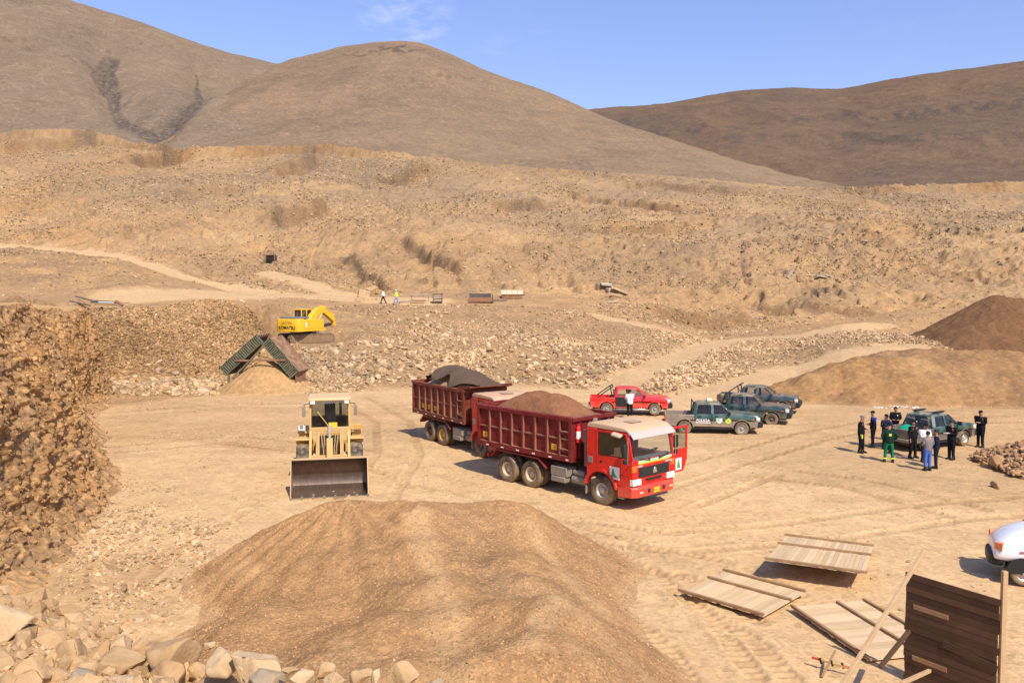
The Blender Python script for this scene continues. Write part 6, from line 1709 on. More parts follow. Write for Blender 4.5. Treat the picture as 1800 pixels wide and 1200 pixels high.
def person(label, loc, face, H=1.74, arms=('down', 'down'), legs='stand', top=C_BLACK, bottom=C_BLACK, cap=None, look=0.0, group=None, hood=False, extras=(), build=1.0):
    """face: heading of the body (radians, 0 = +x). local +x is forward, +y is left"""
    t = thing('person', label, 'person', loc, face, group)
    k = H / 1.72 * 1.02; build *= 1.12
    V, E, Rr, roots = [], [], [], {0}
    def add(p, r, par=None):
        V.append(tuple(q * k for q in p)); Rr.append(tuple(q * k for q in r) if isinstance(r, tuple) else r * k); i = len(V) - 1
        if par is not None: E.append((par, i))
        return i
    b = build
    pel = add((0, 0, .95), (.125 * b, .155 * b)); w_ = add((.0, 0, 1.10), (.10 * b, .13 * b), pel); ch = add((.01, 0, 1.30), (.115 * b, .155 * b), w_)
    nb = add((0, 0, 1.44), (.07, .09), ch); nk = add((.01, 0, 1.50), .052, nb)
    hx = .03 if look <= 0 else .06
    h1_ = add((.025 + hx * .3, 0, 1.57), (.080, .070), nk); h2_ = add((.02 + hx * .3, 0, 1.645), (.092, .074), h1_); h3 = add((.01 + hx * .2, 0, 1.70), (.06, .055), h2_)
    nose = add((.125 + hx * .3, 0, 1.595), .012, h1_)
    feet = {}
    LG = {'stand': ((.0, .0), (.0, .0)), 'wide': ((.02, .0), (-.02, .0)), 'walk': ((.30, .10), (-.32, .05)), 'lean': ((.06, .04), (-.04, 0))}[legs]
    spread = .16 if legs == 'wide' else .10
    legpts = {}
    for s, (fx_, kx) in zip((1, -1), LG):
        hp = (0, s * .085, .90); kn = (fx_ * .5 + kx * .5 + .015, s * (spread * .6 + .04), .50); an = (fx_, s * spread, .09)
        i = add(hp, (.090 * b, .085 * b), pel); j = add(kn, .058, i); m = add(an, .040, j); heel = add((fx_ - .02, s * spread, .045), .038, m); toe = add((fx_ + .15, s * (spread + .02), .035), (.035, .042), heel)
        legpts[s] = (hp, kn, an, fx_, spread)
    armp = {}
    for s, a in zip((1, -1), arms):
        sh = (0, s * .185 * (.5 + .5 * b), 1.40)
        el, wr, fd = {'down': ((-.03, s * .245, 1.12), (.04, s * .25, .87), (.12, 0, -1)),
                      'front': ((-.02, s * .245, 1.14), (.22, s * .12, 1.10), (.9, -s * .45, .1)),
                      'write': ((.0, s * .24, 1.15), (.25, s * .06, 1.20), (.8, -s * .6, .15)),
                      'crossed': ((.06, s * .25, 1.16), (.20, -s * .04, 1.18), (.1, -s * 1, 0)),
                      'hip': ((-.08, s * .33, 1.16), (.04, s * .19, 1.00), (.3, -s * .6, -.5)),
                      'reach': ((.12, s * .23, 1.20), (.36, s * .15, 1.12), (1, 0, -.1)),
                      'swing': ((.10 * s, s * .24, 1.13), (.24 * s, s * .22, .92), (.4 * s, 0, -1))}[a]
        i = add(sh, .062 * b, ch); j = add(el, .043, i); m = add(wr, .030, j)
        f = Vector(fd).normalized(); palm = Vector(wr) + f * .075
        n = add(tuple(palm), (.022, .036), m)
        armp[s] = (sh, el, wr)
        lat = Vector((0, 0, 1)).cross(f); lat = lat.normalized() if lat.length > .1 else Vector((1, 0, 0)); dn = f.cross(lat).normalized() * (-1)
        for q, ln in zip((-.030, -.010, .010, .030), (.060, .075, .070, .055)):      # four fingers, slightly curled
            base = palm + f * .015 + lat * q
            c0 = len(V); add(tuple(base), .0095); roots.add(c0); c1 = add(tuple(base + f * ln * .55), .0088, c0); add(tuple(base + f * ln * .9 + dn * ln * .35), .0075, c1)
        thb = palm - f * .04 + lat * (-.034) * s
        c0 = len(V); add(tuple(thb), .011); roots.add(c0); c1 = add(tuple(thb + f * .03 - lat * .022 * s), .010, c0); add(tuple(thb + f * .06 - lat * .028 * s), .0085, c1)
    body = skin_mesh('body', V, E, Rr, roots, SKIN, t)
    # face details
    fx0 = .105 + hx * .3
    MB().obox((fx0 * k, .032 * k, 1.62 * k), (.02 * k, .022 * k, .010 * k)).build('eye', HAIR, body)
    MB().obox((fx0 * k, -.032 * k, 1.62 * k), (.02 * k, .022 * k, .010 * k)).build('eye', HAIR, body)
    MB().obox(((fx0 + .002) * k, 0, 1.555 * k), (.016 * k, .04 * k, .008 * k)).build('mouth', flat('lips', (.25, .09, .07), .6), body)
    for s in (-1, 1): MB().obox(((.02 + hx * .3) * k, s * .078 * k, 1.60 * k), (.035 * k, .016 * k, .055 * k)).build('ear', SKIN, body)
    # clothes
    V2, E2, R2 = [], [], []
    def add2(p, r, par=None):
        V2.append(tuple(q * k for q in p)); R2.append(tuple(q * k for q in r) if isinstance(r, tuple) else r * k); i = len(V2) - 1
        if par is not None: E2.append((par, i))
        return i
    a = add2((0, 0, .83), (.135 * b, .165 * b)); a = add2((0, 0, .93), (.150 * b, .180 * b), a); c = add2((0, 0, 1.10), (.135 * b, .165 * b), a); d = add2((.01, 0, 1.30), (.142 * b, .185 * b), c); e = add2((0, 0, 1.45), (.085, .10), d)
    for s in (1, -1):
        sh, el, wr = armp[s]; i = add2(sh, .082 * b, d); j = add2(el, .060, i); add2(tuple(Vector(wr) * .9 + Vector(el) * .1), .046, j)
    skin_mesh('jacket', V2, E2, R2, {0}, top, body)
    V2, E2, R2 = [], [], []
    a0_ = add2((0, 0, 1.06), (.12 * b, .15 * b)); a = add2((0, 0, .93), (.142 * b, .170 * b), a0_)
    for s in (1, -1):
        hp, kn, an, fx_, sp = legpts[s]
        i = add2((hp[0], hp[1], .86), (.108 * b, .102 * b), a); j = add2(kn, .080, i); add2((an[0], an[1], .11), .066, j)
    skin_mesh('trousers', V2, E2, R2, {0}, bottom, body)
    for s in (1, -1):
        _, _, an, fx_, sp = legpts[s]
        m = MB(); c0 = (fx_, s * sp)
        rings = [[((c0[0] + dx) * k, (c0[1] + s * .01 + dy) * k, z * k) for dx, dy in ((x0, -.045), (x0, .045), (x1, .04), (x1, -.04))] for z, x0, x1 in ((0.0, -.08, .19), (.06, -.08, .18), (.10, -.07, .06), (.20, -.06, .05))]
        m.loft(rings).build('boot', BOOT, body, .012)
    hc = ((.02 + hx * .25) * k, 0, 1.665 * k)
    if cap is None:
        bmh = MB().lathe([(-.03, .094), (.0, .098), (.05, .088), (.085, .055), (.098, .0)], (0, 0, 0), 16, axis='z'); o = bmh.build('hair', HAIR, body, smooth=True)
        o.location = (hc[0] - .012, 0, hc[2] - .005); o.scale = (k * 1.02, k * .88, k); o.rotation_euler = (0, R(-14), 0)
    else:
        m = MB().lathe([(.0, .100), (.03, .100), (.07, .085), (.092, .05), (.10, .0)], (0, 0, 0), 16, axis='z')
        m.prism([(.07, -.07), (.17, -.055), (.19, 0), (.17, .055), (.07, .07)], -.004, .010, 'xy')
        o = m.build('cap' if not hood else 'hood', cap, body, smooth=True); o.location = hc; o.scale = (k, k * .9, k)
    for nm, mat, c_, sz in extras:
        MB().obox([q * k for q in c_], [q * k for q in sz]).build(nm, mat, body, .004)
    return t
GP = 'people gathered round the green pickup'
def P(px, py, deg, label, **kw):
    x, y = G(px, py); return person(label, (x, y, gz(x, y) - .0), R(deg), **kw)
P(1513, 797, -35, 'leftmost person of the group, in black, holding a lime green sheet at the hip', H=1.74, arms=('front', 'down'), legs='lean', cap=C_GREY, group=GP, build=1.1,
  extras=(('lime_sheet', C_LIME, (.10, -.24, .80), (.03, .16, .16)),))
P(1534, 787, 160, 'person in black with a bright blue shoulder standing second from the left', H=1.76, arms=('front', 'front'), group=GP, cap=C_BLACK,
  extras=(('blue_patch', C_BLUE, (-.03, .20, 1.36), (.18, .10, .20)),))
P(1556, 790, -75, 'person in a dark top with one blue sleeve leaning on the open pickup bed', H=1.66, arms=('reach', 'front'), top=C_NAVY, group=GP, cap=C_BLACK,
  extras=(('blue_sleeve', C_BLUE, (.03, .25, 1.22), (.14, .12, .22)),))
P(1573, 776, -110, 'person in black standing on the far side of the pickup bed', H=1.74, arms=('front', 'front'), group=GP, extras=(('badge', C_WHITE, (.15, .08, 1.32), (.02, .05, .06)),))
P(1562, 812, 80, 'person in dark green jacket and bright green trousers with lime ankle bands seen from behind', H=1.70, arms=('hip', 'hip'), legs='wide', top=C_DGREEN, bottom=C_GREEN, cap=C_BLACK, group=GP, build=1.2,
  extras=(('back_emblem', flat('emblem_yellow', (.75, .72, .10), .5), (-.165, 0, 1.25), (.02, .10, .10)), ('ankle_band', C_LIME, (0, .165, .18), (.17, .15, .04)), ('ankle_band', C_LIME, (0, -.165, .18), (.17, .15, .04)),
          ('trouser_panel', C_BLACK, (-.085, 0, .62), (.07, .10, .34))))
P(1604, 804, -60, 'stocky person in black standing against the side of the pickup bed', H=1.72, arms=('front', 'down'), legs='wide', group=GP, build=1.15, cap=C_BLACK, extras=(('cap_badge', C_WHITE, (.15, 0, 1.70), (.03, .04, .04)),))
P(1630, 827, 100, 'person in grey shirt and blue jeans seen from behind at the front of the group', H=1.66, arms=('front', 'front'), top=C_GREY, bottom=C_JEANS, group=GP)
P(1625, 812, -80, 'person in a white top partly hidden behind the one in blue jeans', H=1.70, arms=('crossed', 'crossed'), top=C_WHITE, bottom=C_NAVY, group=GP, cap=C_BLACK)
P(1645, 822, 150, 'person in navy with an orange and yellow arm patch beside the one in blue jeans', H=1.66, arms=('front', 'front'), top=C_NAVY, bottom=C_NAVY, group=GP,
  extras=(('arm_patch', YELLOWP, (.0, -.245, 1.22), (.10, .06, .12)),))
P(1672, 806, -160, 'person in black reading a paper next to the pickup front door', H=1.76, arms=('write', 'write'), group=GP, build=1.1, extras=(('paper', C_WHITE, (.34, 0, 1.20), (.16, .20, .01)),))
P(1723, 785, -150, 'person in black standing alone to the right of the pickup, head bent over their hands', H=1.78, arms=('write', 'write'), cap=C_BLACK, look=1, group=GP, build=1.15)
x, y = G(1107, 735)
person('person in a white shirt standing in the open rear door of the red pickup', (x, y, gz(x, y)), R(95), arms=('reach', 'reach'), top=C_WHITE, bottom=C_BLACK, build=1.05)
for px_, py_, lb, tp, bt, cp in ((674, 534, 'person in white shirt and black trousers walking left along the bench', C_WHITE, C_BLACK, None),
                                 (697, 535, 'person in lime vest, white helmet and pale jeans walking behind along the bench', C_LIME, C_PALEBL, C_WHITE)):
    x, y, z = thit(px_, py_)
    person(lb, (x, y, z), R(185), arms=('swing', 'swing'), legs='walk', top=tp, bottom=bt, cap=cp, group='walkers on the bench')

# ================================================================ BITS IN AND ON THE GROUP PICKUP
M5 = Matrix.Translation(pk5) @ Matrix.Rotation(gh, 4, 'Z')
X, Y = np.meshgrid(np.linspace(-1, 1, 24), np.linspace(-1, 1, 20)); Rr_ = np.hypot(X, Y)
Z = .34 * np.clip(1 - Rr_ ** 2, 0, 1) ** .5 + .10 * (fbm(X, Y, .5, 3, 601) - .5) * (Rr_ < 1)
o = np_mesh('bag', np.stack([X * .48, Y * .40, Z], -1).reshape(-1, 3), grid_faces(*X.shape), cloth('bag_green', (.01, .25, .15)), True)
o.matrix_world = M5 @ Matrix.Translation((-1.75, .1, .86)); o.modifiers.new('thick', 'SOLIDIFY').thickness = .02
tag(o, 'shiny green bag lying in the bed of the crowded pickup', 'bag')

# ================================================================ WOODEN PANELS
def wood(name, a, b, sc=(1, 8, 1), dirt=.35):
    if name in MATS: return MATS[name]
    m, nt, bs = base_mat(name)
    co = N(nt, 'ShaderNodeTexCoord').outputs['Object']
    mpn = N(nt, 'ShaderNodeMapping'); mpn.inputs['Scale'].default_value = sc; nt.links.new(co, mpn.inputs['Vector'])
    f, r1 = noise(nt, mpn.outputs[0], 1.2, 8, .65, .3, .7); f2, r2 = noise(nt, mpn.outputs[0], 9, 5, .6, .35, .65); f3, r3 = noise(nt, co, 1.6, 6, .6, .4, .7)
    at = N(nt, 'ShaderNodeAttribute', attribute_name='tint')
    c = mixc(nt, a, b, f); c = mixc(nt, c, tuple(q * .6 for q in a), mul(nt, f2, .3)); c = mixc(nt, c, DUST, mul(nt, f3, dirt))
    m2 = N(nt, 'ShaderNodeMix', data_type='RGBA', blend_type='MULTIPLY'); m2.inputs[0].default_value = 1
    nt.links.new(c, m2.inputs[6]); nt.links.new(at.outputs['Color'], m2.inputs[7]); nt.links.new(m2.outputs[2], bs.inputs['Base Color'])
    bs.inputs['Roughness'].default_value = .85; bs.inputs['Specular IOR Level'].default_value = .2
    MATS[name] = m
    return m
WD = wood('plank_pale', (.66, .48, .29), (.54, .38, .22), (8, 1, 1))
WDK = wood('plank_dark', (.115, .064, .036), (.06, .036, .022), (1, 1, 8), .04)
WB = wood('batten_wood', (.34, .20, .10), (.24, .14, .07), (1, 8, 1))
WP = wood('pole_wood', (.55, .37, .2), (.42, .28, .15), (1, 1, 6), .2)
def boards(name, L, Wd, n, mat, parent, seed, th=.022, along='y', gap=.006, var=(.90, 1.08)):
    """n boards side by side along x (length L), each Wd long along y; one mesh"""
    r = random.Random(seed); vs, fs, tn = [], [], []
    w = L / n
    for i in range(n):
        x0, x1 = -L / 2 + w * i + gap / 2, -L / 2 + w * (i + 1) - gap / 2
        e0, e1 = -Wd / 2 + r.uniform(-.02, .02), Wd / 2 + r.uniform(-.02, .02); dz = r.uniform(-.004, .004)
        q = len(vs); g = r.uniform(*var)
        for z in (-th / 2 + dz, th / 2 + dz):
            vs += [(x0, e0, z), (x1, e0, z), (x1, e1, z), (x0, e1, z)]
        fs += [tuple(q + k for k in f) for f in ((0, 3, 2, 1), (4, 5, 6, 7), (0, 1, 5, 4), (1, 2, 6, 5), (2, 3, 7, 6), (3, 0, 4, 7))]
        tn += [(g, g * r.uniform(.97, 1.02), g * r.uniform(.9, 1.02))] * 8
    o = np_mesh(name, np.array(vs), np.array(fs), mat, False, {'tint': np.array(tn)})
    if parent is not None: o.parent = parent
    return o
def white_tint(o):
    me = o.data
    at = me.color_attributes.new('tint', 'FLOAT_COLOR', 'POINT'); at.data.foreach_set('color', np.ones(len(me.vertices) * 4, np.float32)); return o
def panel(label, corners, zs, seed, nb=22, lips=3):
    """corners: pixel positions of far-left, far-right, near-right, near-left; zs their heights"""
    P4 = [Vector((*G(px, py, z), z)) for (px, py), z in zip(corners, zs)]
    c = sum(P4, Vector()) / 4
    ex = ((P4[1] - P4[0]) + (P4[2] - P4[3])) / 2; L = ex.length; ex.normalize()
    ey = ((P4[0] - P4[3]) + (P4[1] - P4[2])) / 2; ey = ey - ex * ey.dot(ex); Wd = ey.length; ey.normalize(); ez = ex.cross(ey)
    M = Matrix((ex, ey, ez)).transposed().to_4x4(); M.translation = c
    t = thing('shutter_board', label, 'wooden panel', (0, 0, 0), 0, 'wooden shuttering lying on the ground'); t.matrix_world = M
    boards('boards', L, Wd, nb, WD, t, seed, var=(.84, 1.08))
    r = random.Random(seed)
    for yy in ((Wd / 2 - .03, Wd * .12, -Wd / 2 + .03)):
        white_tint(MB().obox((r.uniform(-.05, .05), yy, .045), (L * 1.03, .07, .055), (0, 0, r.uniform(-.008, .008))).build('batten', WB, t, .004))
    print('panel', L, Wd, c)
    return t
panel('pale wooden panel propped up at its near edge, casting a black shadow', [(1384, 941), (1540, 961), (1515, 1007), (1344, 984)], (.12, .12, .48, .48), 3, 22)
panel('pale wooden panel lying flat, leftmost of the three on the ground', [(1272, 1003), (1410, 1038), (1350, 1086), (1199, 1041)], (.06, .06, .06, .06), 4, 20)
panel('pale wooden panel half hidden behind the dark standing panel', [(1506, 1044), (1640, 1128), (1560, 1180), (1404, 1080)], (.06, .06, .06, .06), 5, 20)
# standing dark panel with its post
A_ = Vector([float(q) for q in W(1594, 998, 15.76)]); 
k2 = 14.3; B_ = Vector([float(q) for q in W(1757, 1060, k2)])
print('stand', A_, B_)
ex = Vector((B_.x - A_.x, B_.y - A_.y, 0)); L = ex.length; ex.normalize(); ang = math.atan2(ex.y, ex.x)
Htop = (A_.z + B_.z) / 2
t = thing('standing_panel', 'dark brown board wall standing upright beside the post at the bottom right corner', 'panel', (A_.x, A_.y, 0), ang)
bo = boards('boards', Htop, L, 17, WDK, t, 9, .03, var=(.72, 1.3)); bo.rotation_euler = (0, R(-90), 0); bo.rotation_euler = Matrix(((0, 1, 0), (0, 0, 1), (1, 0, 0))).to_euler(); bo.location = (L / 2, 0, Htop / 2)
for u in (.10, L * .42, L - .12): white_tint(MB().box(u - .035, u + .035, .02, .07, .05, Htop - .05).build('batten', WDK, t, .004))
for z, u in ((Htop - .62, .5), (Htop - 1.62, .5)): white_tint(MB().box(u - .33, u + .35, -.030, -.0165, z - .05, z + .04).build('nailed_slat', WB, t))
white_tint(MB().obox((L * .72, -.024, .95), (1.0, .012, .14), (0, .12, 0)).build('dark_board', WDK, t))
Pp = B_ + Vector((.06, -.02, 0))
def post(name, label, cat, p, q, w, mat, group=None):
    p, q = Vector(p), Vector(q); c = p
    o = white_tint(MB().bar(p - c, q - c, w).build(name, mat, None, .006)); o.location = c
    return tag(o, label, cat, group)
post('wooden_post', 'square pale post standing at the right edge of the dark board wall', 'post', (Pp.x, Pp.y, -.1), (Pp.x, Pp.y, CAMH - (1010 - 520) * k2 / 1450), .085, WP)
a1 = Vector([float(q) for q in W(1624, 968, 12.6)]); a2 = Vector((*G(1487, 1198, .0), 0.0)); a2b = Vector([float(q) for q in W(1475, 1212, 11.2)])
post('wooden_pole', 'long thin pale pole slanting across in front of the dark board wall', 'pole', a2b + (a2b - a1) * .55, a1, .055, WP, 'timbers round the board wall')
b1 = A_ + Vector((.02, .12, -1.15)); 
p0 = Vector((*G(1545, 1170, 0.0), .0))
post('wooden_prop', 'dark prop leaning against the left edge of the board wall', 'prop', Vector([float(q) for q in W(1547, 1172, 14.9)]), Vector([float(q) for q in W(1598, 1108, 15.3)]), .07, WDK, 'timbers round the board wall')
post('wooden_prop', 'short pale prop crossing the foot of the board wall', 'prop', Vector([float(q) for q in W(1585, 1200, 13.0)]), Vector([float(q) for q in W(1634, 1178, 14.6)]), .06, WP, 'timbers round the board wall')
# crossed marker stake with red tips, lying on the ground
x, y = G(1460, 1180)
t = thing('marker_stake', 'grey stake with a red tipped cross piece, left of the board wall', 'stake', (x, y, 0), R(-30)); t.scale = (.72, .72, .72)
white_tint(MB().bar((-.15, -.5, .02), (.05, .45, .45), .05).build('stake', WB, t, .004))
m = MB().bar((-.52, .1, .26), (.52, .02, .20), .05); cr_ = m.build('cross_piece', paint('faded_yellow', (.5, .28, .07), .7, 0, .5), t, .005)
for u in (-.52, .52): MB().bar((u, .06 - u * .07, .232 - u * .05), (u * .62, .06 - u * .04, .232 - u * .035), .055).build('red_tip', paint('faded_red', (.5, .05, .02), .7, 0, .3), cr_, .004)
for u in (-.3, .0, .28): MB().bar((u, .06, .30), (u + .05, .05, .15), .05).build('hook', BLACK, cr_, .004)

# ================================================================ WHITE CAR AT THE RIGHT EDGE
def white_car():
    x, y = G(1800, 1030)
    hd = R(-24)
    cx, cy = x + math.cos(hd) * 1.35 - math.sin(hd) * .86, y + math.sin(hd) * 1.35 + math.cos(hd) * .86
    t = thing('estate_car', 'rounded white estate car with black bumper, cut off by the right edge', 'car', (cx, cy, 0), hd)
    WH = paint('car_white', (.80, .80, .80), .25, 0, .06, .6, coat=.6)
    hw = .84
    st = [(-2.04, .55, .92, .60), (-2.0, .50, 1.03, .72), (-1.80, .48, 1.20, .80), (-1.4, .48, 1.42, hw), (-.6, .46, 1.56, hw), (.3, .45, 1.52, hw), (.75, .45, 1.28, hw), (1.2, .45, 1.06, hw), (1.8, .46, .98, .80), (2.02, .5, .85, .62)]
    rings = []
    for x_, zb, zt, w_ in st:
        rings.append([(x_, -w_, zb), (x_, -w_ * 1.02, zb + (zt - zb) * .35), (x_, -w_ * .97, zb + (zt - zb) * .6), (x_, -w_ * .74, zt - .06), (x_, -w_ * .45, zt), (x_, w_ * .45, zt), (x_, w_ * .74, zt - .06), (x_, w_ * .97, zb + (zt - zb) * .6), (x_, w_ * 1.02, zb + (zt - zb) * .35), (x_, w_, zb)])
    o = MB().loft(rings).build('body', WH, t, smooth=True, ang=70); md = o.modifiers.new('sub', 'SUBSURF'); md.levels = md.render_levels = 2
    rb = []
    for x_, w_, z0, z1 in ((-2.14, .50, .34, .70), (-2.08, .74, .30, .76), (-1.85, .88, .30, .77), (-1.55, .895, .36, .74)):
        rb.append([(x_, -w_, z0), (x_, -w_, z1), (x_, w_, z1), (x_, w_, z0)]) if x_ < -1.7 else rb.append([(-1.74, -w_, z0), (-1.74, -w_, z1), (-1.74, w_, z1), (-1.74, w_, z0)])
    o = MB().loft(rb).build('rear_bumper', BLACK, t, smooth=True); md = o.modifiers.new('sub', 'SUBSURF'); md.levels = md.render_levels = 1
    for s in (-1, 1):
        wheel(t, -1.35, s * .76, .31, .20, .19, RIM_S, s, .003, seg=30, dish=.03, hub=.05, holes=5)
        wheel(t, 1.35, s * .76, .31, .20, .19, RIM_S, s, .003, seg=30, dish=.03, hub=.05, holes=5)
        MB().prism(arch(-1.35, .31, .42, 0, 180, 12), s * .875, s * .5).build('wheel_arch', BLACK, t)
        MB().box(-1.2, 1.2, s * .88, s * .70, .28, .50).build('sill', BLACK, t, .02)
        MB().loft([[(-2.02, s * .60, .84), (-2.02, s * .66, 1.02), (-1.98, s * .60, 1.04), (-1.98, s * .5, .84)], [(-1.86, s * .80, .82), (-1.84, s * .80, 1.04), (-1.80, s * .72, 1.06), (-1.84, s * .6, .82)]]).build('corner_lamp', flat('corner_lens', (.75, .26, .10), .2), t, .01)
        MB().box(-1.46, -1.30, s * .862, s * .83, .86, .89).build('side_marker', REDFILM, t, .006)
        MB().box(-1.2, -.4, s * .80, s * .74, 1.10, 1.36).build('side_window', GLASS_D, t)
    return t
white_car()

# ================================================================ THINGS ON THE BENCH AND HILLSIDE
RUST = paint('rust_steel', (.24, .11, .055), .8, .1, .5); DKST = paint('dark_steel', (.06, .055, .055), .7, .2, .4)
def at(px, py, dy=0):
    x, y, z = thit(px, py); return (x, y + dy, gz(x, y + dy))
def sc(px, y): return y / 1450
# open rusty chute
x, y, z = at(845, 531); t = thing('steel_chute', 'rusty open steel chute box lying on the bench between the debris and the pale box', 'chute', (x, y, z - .05), R(4)); k = y / 1450 * 1
L = 3.1
MB().prism([(-.9, 0), (.9, 0), (1.1, .16), (.95, .2), (-.9, .12)], -L / 2, L / 2, 'yz').build('chute_floor', RUST, t)
MB().box(-L / 2, L / 2, -.9, -.82, .0, .65).build('front_side', RUST, t, .01); MB().box(-L / 2 + .1, L / 2 - .2, .8, .88, .1, 1.15).build('rear_side', DKST, t, .01)
MB().prism([(-.9, 0), (.9, 0), (.85, 1.15), (-.9, .65)], L / 2 - .08, L / 2, 'yz').build('end_plate', DKST, t)
# pale box on rusty base
x, y, z = at(900, 524); t = thing('site_box', 'sand coloured lidded box with rusty skirt, right of the open chute', 'box', (x, y, z - .05), R(2))
MB().box(-1.35, 1.35, -.7, .7, .0, .55).build('skirt', RUST, t, .01)
MB().prism([(-.80, .50), (.75, 1.05), (.75, 1.12), (-.84, .58)], -1.42, 1.42, 'yz').build('lid', paint('lid_sand', (.62, .50, .32), .7, 0, .4), t, .01)
for u in (-.7, 0, .7): MB().prism([(-.83, .585), (.75, 1.125), (.75, 1.15), (-.83, .61)], u - .02, u + .02, 'yz').build('lid_seam', RUST, t)
# dark stack of frames
x, y, z = at(769, 533); t = thing('frame_stack', 'dark grey stack of folded steel frames on the bench', 'stack', (x, y, z), R(5))
for i in range(4):
    m = MB(); zz = .18 + .30 * i; dx = .06 * (i % 2)
    for yy in (-.5, .5): m.bar((-.62 + dx, yy, zz), (.62 + dx, yy, zz + .05), .09, .14)
    for xx in (-.6, -.2, .2, .6): m.bar((xx + dx, -.5, zz), (xx + dx, .5, zz + .02), .07, .1)
    m.build('frame', DKST if i != 2 else STEELG, t)
for xx in (-.55, .55): MB().box(xx - .05, xx + .05, -.52, .52, 0, 1.2).build('upright', DKST, t)
# grey mesh frame
x, y, z = at(737, 531, .6); t = thing('mesh_frame', 'pale grey wire frame leaning beside the dark stack of frames', 'frame', (x, y, z), R(0))
m = MB().bar((-1.2, 0, .9), (1.2, 0, .9), .06).bar((-1.2, 0, .1), (1.2, 0, .1), .06)
for k in range(9): m.bar((-1.2 + .3 * k, 0, .1), (-1.2 + .3 * k, 0, .9), .03)
m.build('mesh', paint('galvanised', (.42, .42, .38), .6, .2, .5), t)
MB().bar((-1.1, 0, .8), (-1.0, .6, 0), .05).build('leg', STEELG, t); MB().bar((1.1, 0, .8), (1.0, .6, 0), .05).build('leg', STEELG, t)
# rusty channels on the ground
for i, (px_, py_, lb, L, a, m_) in enumerate(((735, 530, 'rusty steel channel lying under the wire frame', 1.9, 2, RUST), (733, 534, 'second rusty channel, nearest the bench edge', 1.8, -1, RUST),
                                              (712, 532, 'long grey beam tilted up on its right end beside the walkers', 2.6, 6, STEELG), (875, 530, 'dark steel beam lying between the open chute and the pale box', 2.4, 14, DKST),
                                              (860, 532, 'short dark bar at the foot of the open chute', 1.3, -8, DKST), (918, 520, 'thin dark bar leaning right of the pale box', 1.3, 60, DKST))):
    x, y, z = at(px_, py_)
    o = MB().obox((0, 0, .12), (L, .16, .05)).obox((0, .08, .15), (L, .03, .12)).obox((0, -.08, .15), (L, .03, .12)).build('steel_beam', m_, None, .005)
    o.location = (x, y, z); o.rotation_euler = (0, R(-4 if i == 2 else 0), R(a)); tag(o, lb, 'beam', 'steel beams on the bench')
# wrecked wooden sledge on the left bench
x, y, z = at(172, 546); z += .35; t = thing('collapsed_frame', 'collapsed dark timber and steel frame on the bench above the left wall', 'wreck', (x, y, z), R(0))
for p, q, w_, m_, nm in (((-.6, 0, .45), (2.0, .1, .35), .3, DKST, 'top_rail'), ((-.2, -.2, .18), (1.9, -.2, .12), .16, RUST, 'lower_rail'), ((-2.2, .1, .95), (-.2, .1, .45), .14, DKST, 'raised_arm'), ((-2.6, -.2, .5), (-.6, -.2, .05), .14, DKST, 'fallen_arm'),
                         ((1.8, -.1, .5), (2.5, -.2, .05), .3, RUST, 'end_piece'), ((.2, -.25, .40), (1.7, -.25, .36), .10, WHITEP, 'pale_strip'), ((-1.9, 0, .7), (-.9, 0, .15), .1, RUST, 'strut'), ((2.2, 0, .3), (3.1, 0, .35), .07, RUST, 'bar')):
    MB().bar(p, q, w_, w_ * .8).build(nm, m_, t, .01)
# dark mouth of a small dugout at the foot of the hillside
x, y, z = at(476, 461); t = thing('dugout_frame', 'small dark timber frame set into the hillside above the bench road', 'frame', (x, y, z), R(0))
MB().box(-.75, .75, -.3, 1.0, .1, 1.1).build('recess_shade', flat('recess_shade_paint', (.02, .014, .01), .9), t)  # near-black solid block paints the shade inside the mouth
MB().bar((-1.3, -.35, 1.1), (1.0, -.35, 1.2), .18).build('lintel', paint('old_timber', (.16, .10, .06), .85, 0, .5), t); MB().bar((-.8, -.35, 0), (-.75, -.35, 1.1), .16).build('jamb', MATS['old_timber'], t); MB().bar((.8, -.35, 0), (.75, -.35, 1.15), .16).build('jamb', MATS['old_timber'], t)
# broken concrete slabs on the hillside
CONC = stone_paint('old_concrete', (.42, .37, .30), (.52, .42, .3)); PINK = stone_paint('pinkish_slab', (.58, .42, .36), (.5, .36, .28))
def slab(px, py, w, d, th, rot, m, label, cat='slab', group='broken slabs on the hillside', up=.25):
    x, y, z = at(px, py)
    bm2 = MB().prism([(-w / 2, -d / 2), (w * .4, -d / 2 * 1.1), (w / 2, d * .3), (w * .2, d / 2), (-w * .45, d * .45)], -th / 2, th / 2, 'xy')
    o = bm2.build('broken_slab', m, None, .02); o.location = (x, y, z + up); o.rotation_euler = tuple(R(q) for q in rot); tag(o, label, cat, group); return o
slab(1066, 506, 1.8, 1.2, .25, (12, 4, 10), CONC, 'dark undercut slab lying left of the pale tilted slabs')
slab(1072, 512, 1.1, .9, .5, (5, 0, 30), PINK, 'pinkish block under the dark undercut slab')
slab(1090, 514, 2.8, .8, .22, (10, 22, 0), MS_P, 'long pale slab tilting down to the right on the hillside')
slab(1084, 522, 1.8, .6, .2, (6, 14, 0), MS_P, 'shorter pale slab just below the long tilted one')
slab(1078, 533, 1.6, .5, .16, (4, -10, 6), CONC, 'flat grey slab lowest of the heap beside the bench track')
slab(1388, 491, .5, .5, 1.3, (10, 30, 0), CONC, 'upright pale slab at the left end of the grey ash patch', up=.6)
slab(1404, 494, .6, .5, 1.0, (10, -10, 0), MS_B, 'squat brown stone pillar at the top of the grey ash patch', up=.4)
slab(1425, 487, 1.7, .5, .2, (5, 0, 0), MS_P, 'thin pale slab above the middle of the grey ash patch')
slab(1445, 491, 1.9, .5, .2, (5, 12, 0), CONC, 'grey slab above the right part of the grey ash patch')
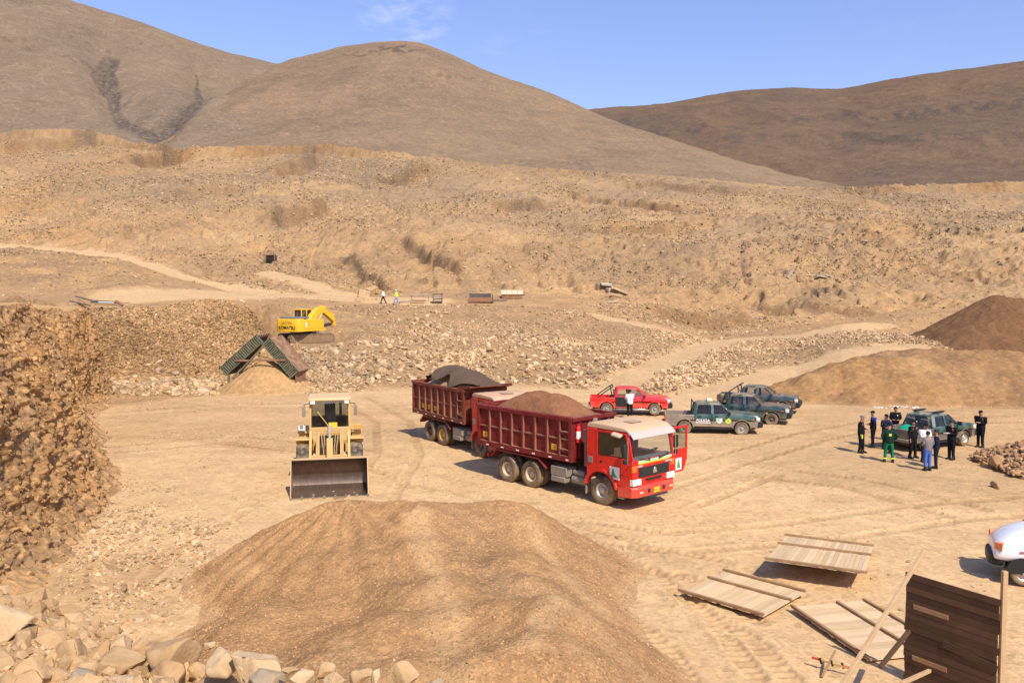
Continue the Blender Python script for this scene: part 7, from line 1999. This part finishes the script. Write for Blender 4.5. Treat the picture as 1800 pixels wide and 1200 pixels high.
slab(1457, 488, 1.2, .4, .18, (5, 8, 0), CONC, 'small grey slab at the right end above the ash patch')
slab(640, 522, 1.6, 1.2, .9, (8, 10, 20), MS_P, 'big pale block left of the walkers on the bench', 'block', 'pale blocks beside the walkers', .4)
slab(655, 518, 1.5, 1.0, .9, (15, -20, 40), MS_T, 'leaning tan block directly behind the big pale block', 'block', 'pale blocks beside the walkers', .5)
slab(632, 530, 1.1, .9, .6, (0, 5, 70), MS_P, 'low pale block nearest the bench edge left of the walkers', 'block', 'pale blocks beside the walkers', .2)
slab(652, 529, 1.5, .8, .5, (5, 0, 10), MS_P, 'flat block lying at the feet of the leading walker', 'block', 'pale blocks beside the walkers', .2)
slab(668, 516, 1.2, .7, .5, (10, 15, 10), MS_T, 'dark edged block behind the leading walker', 'block', 'pale blocks beside the walkers', .2)
# squared blocks in the rubble at the right edge
for px_, py_, w_, h_, rz_, lb in ((1752, 824, .60, .55, 20, 'large square cut block in the brown rubble at the right edge'), (1729, 819, .42, .3, -15, 'smaller long block left of the square cut block'), (1748, 856, .4, .3, 10, 'dark edged stone lying alone below the brown rubble')):
    x, y = G(px_, py_); hz_ = max(0, float(rheap(np.array([x]), np.array([y]))[0]))
    o = bpy.data.objects.new('stone_block', boulder_mesh(px_, w_ * .55, .35, h_ * .55, 7, .03)); COL.objects.link(o); o.data.materials.append(MS_B); o.location = (x, y, hz_ + h_ * .3); o.rotation_euler = (0, 0, R(rz_)); tag(o, lb, 'block', 'blocks in the brown rubble')
# chalk line of white stones along the foot of the mound
pts = [(1540 + 6 * i, 716 + 1.5 * math.sin(i * .7)) for i in range(14)] + [(1745 + 5 * i, 716 - 1.0 * i + math.sin(i)) for i in range(14)]
xs, ys = zip(*[G(px_, py_) for px_, py_ in pts for _ in range(1)]); xs = np.repeat(np.array(xs), 6) + rng.normal(0, .25, len(xs) * 6); ys = np.repeat(np.array(ys), 6) + rng.normal(0, .18, len(ys) * 6)
zz = np.zeros(len(xs)); 
rocks('chalk_stones', xs, ys, zz + .02, np.full(len(xs), .16) * rng.uniform(.5, 1.3, len(xs)), rock_mat('chalk', (.75, .70, .62), (.6, .55, .47), .3), 'line of chalky white stones along the foot of the pale mound', .3, seed=61)
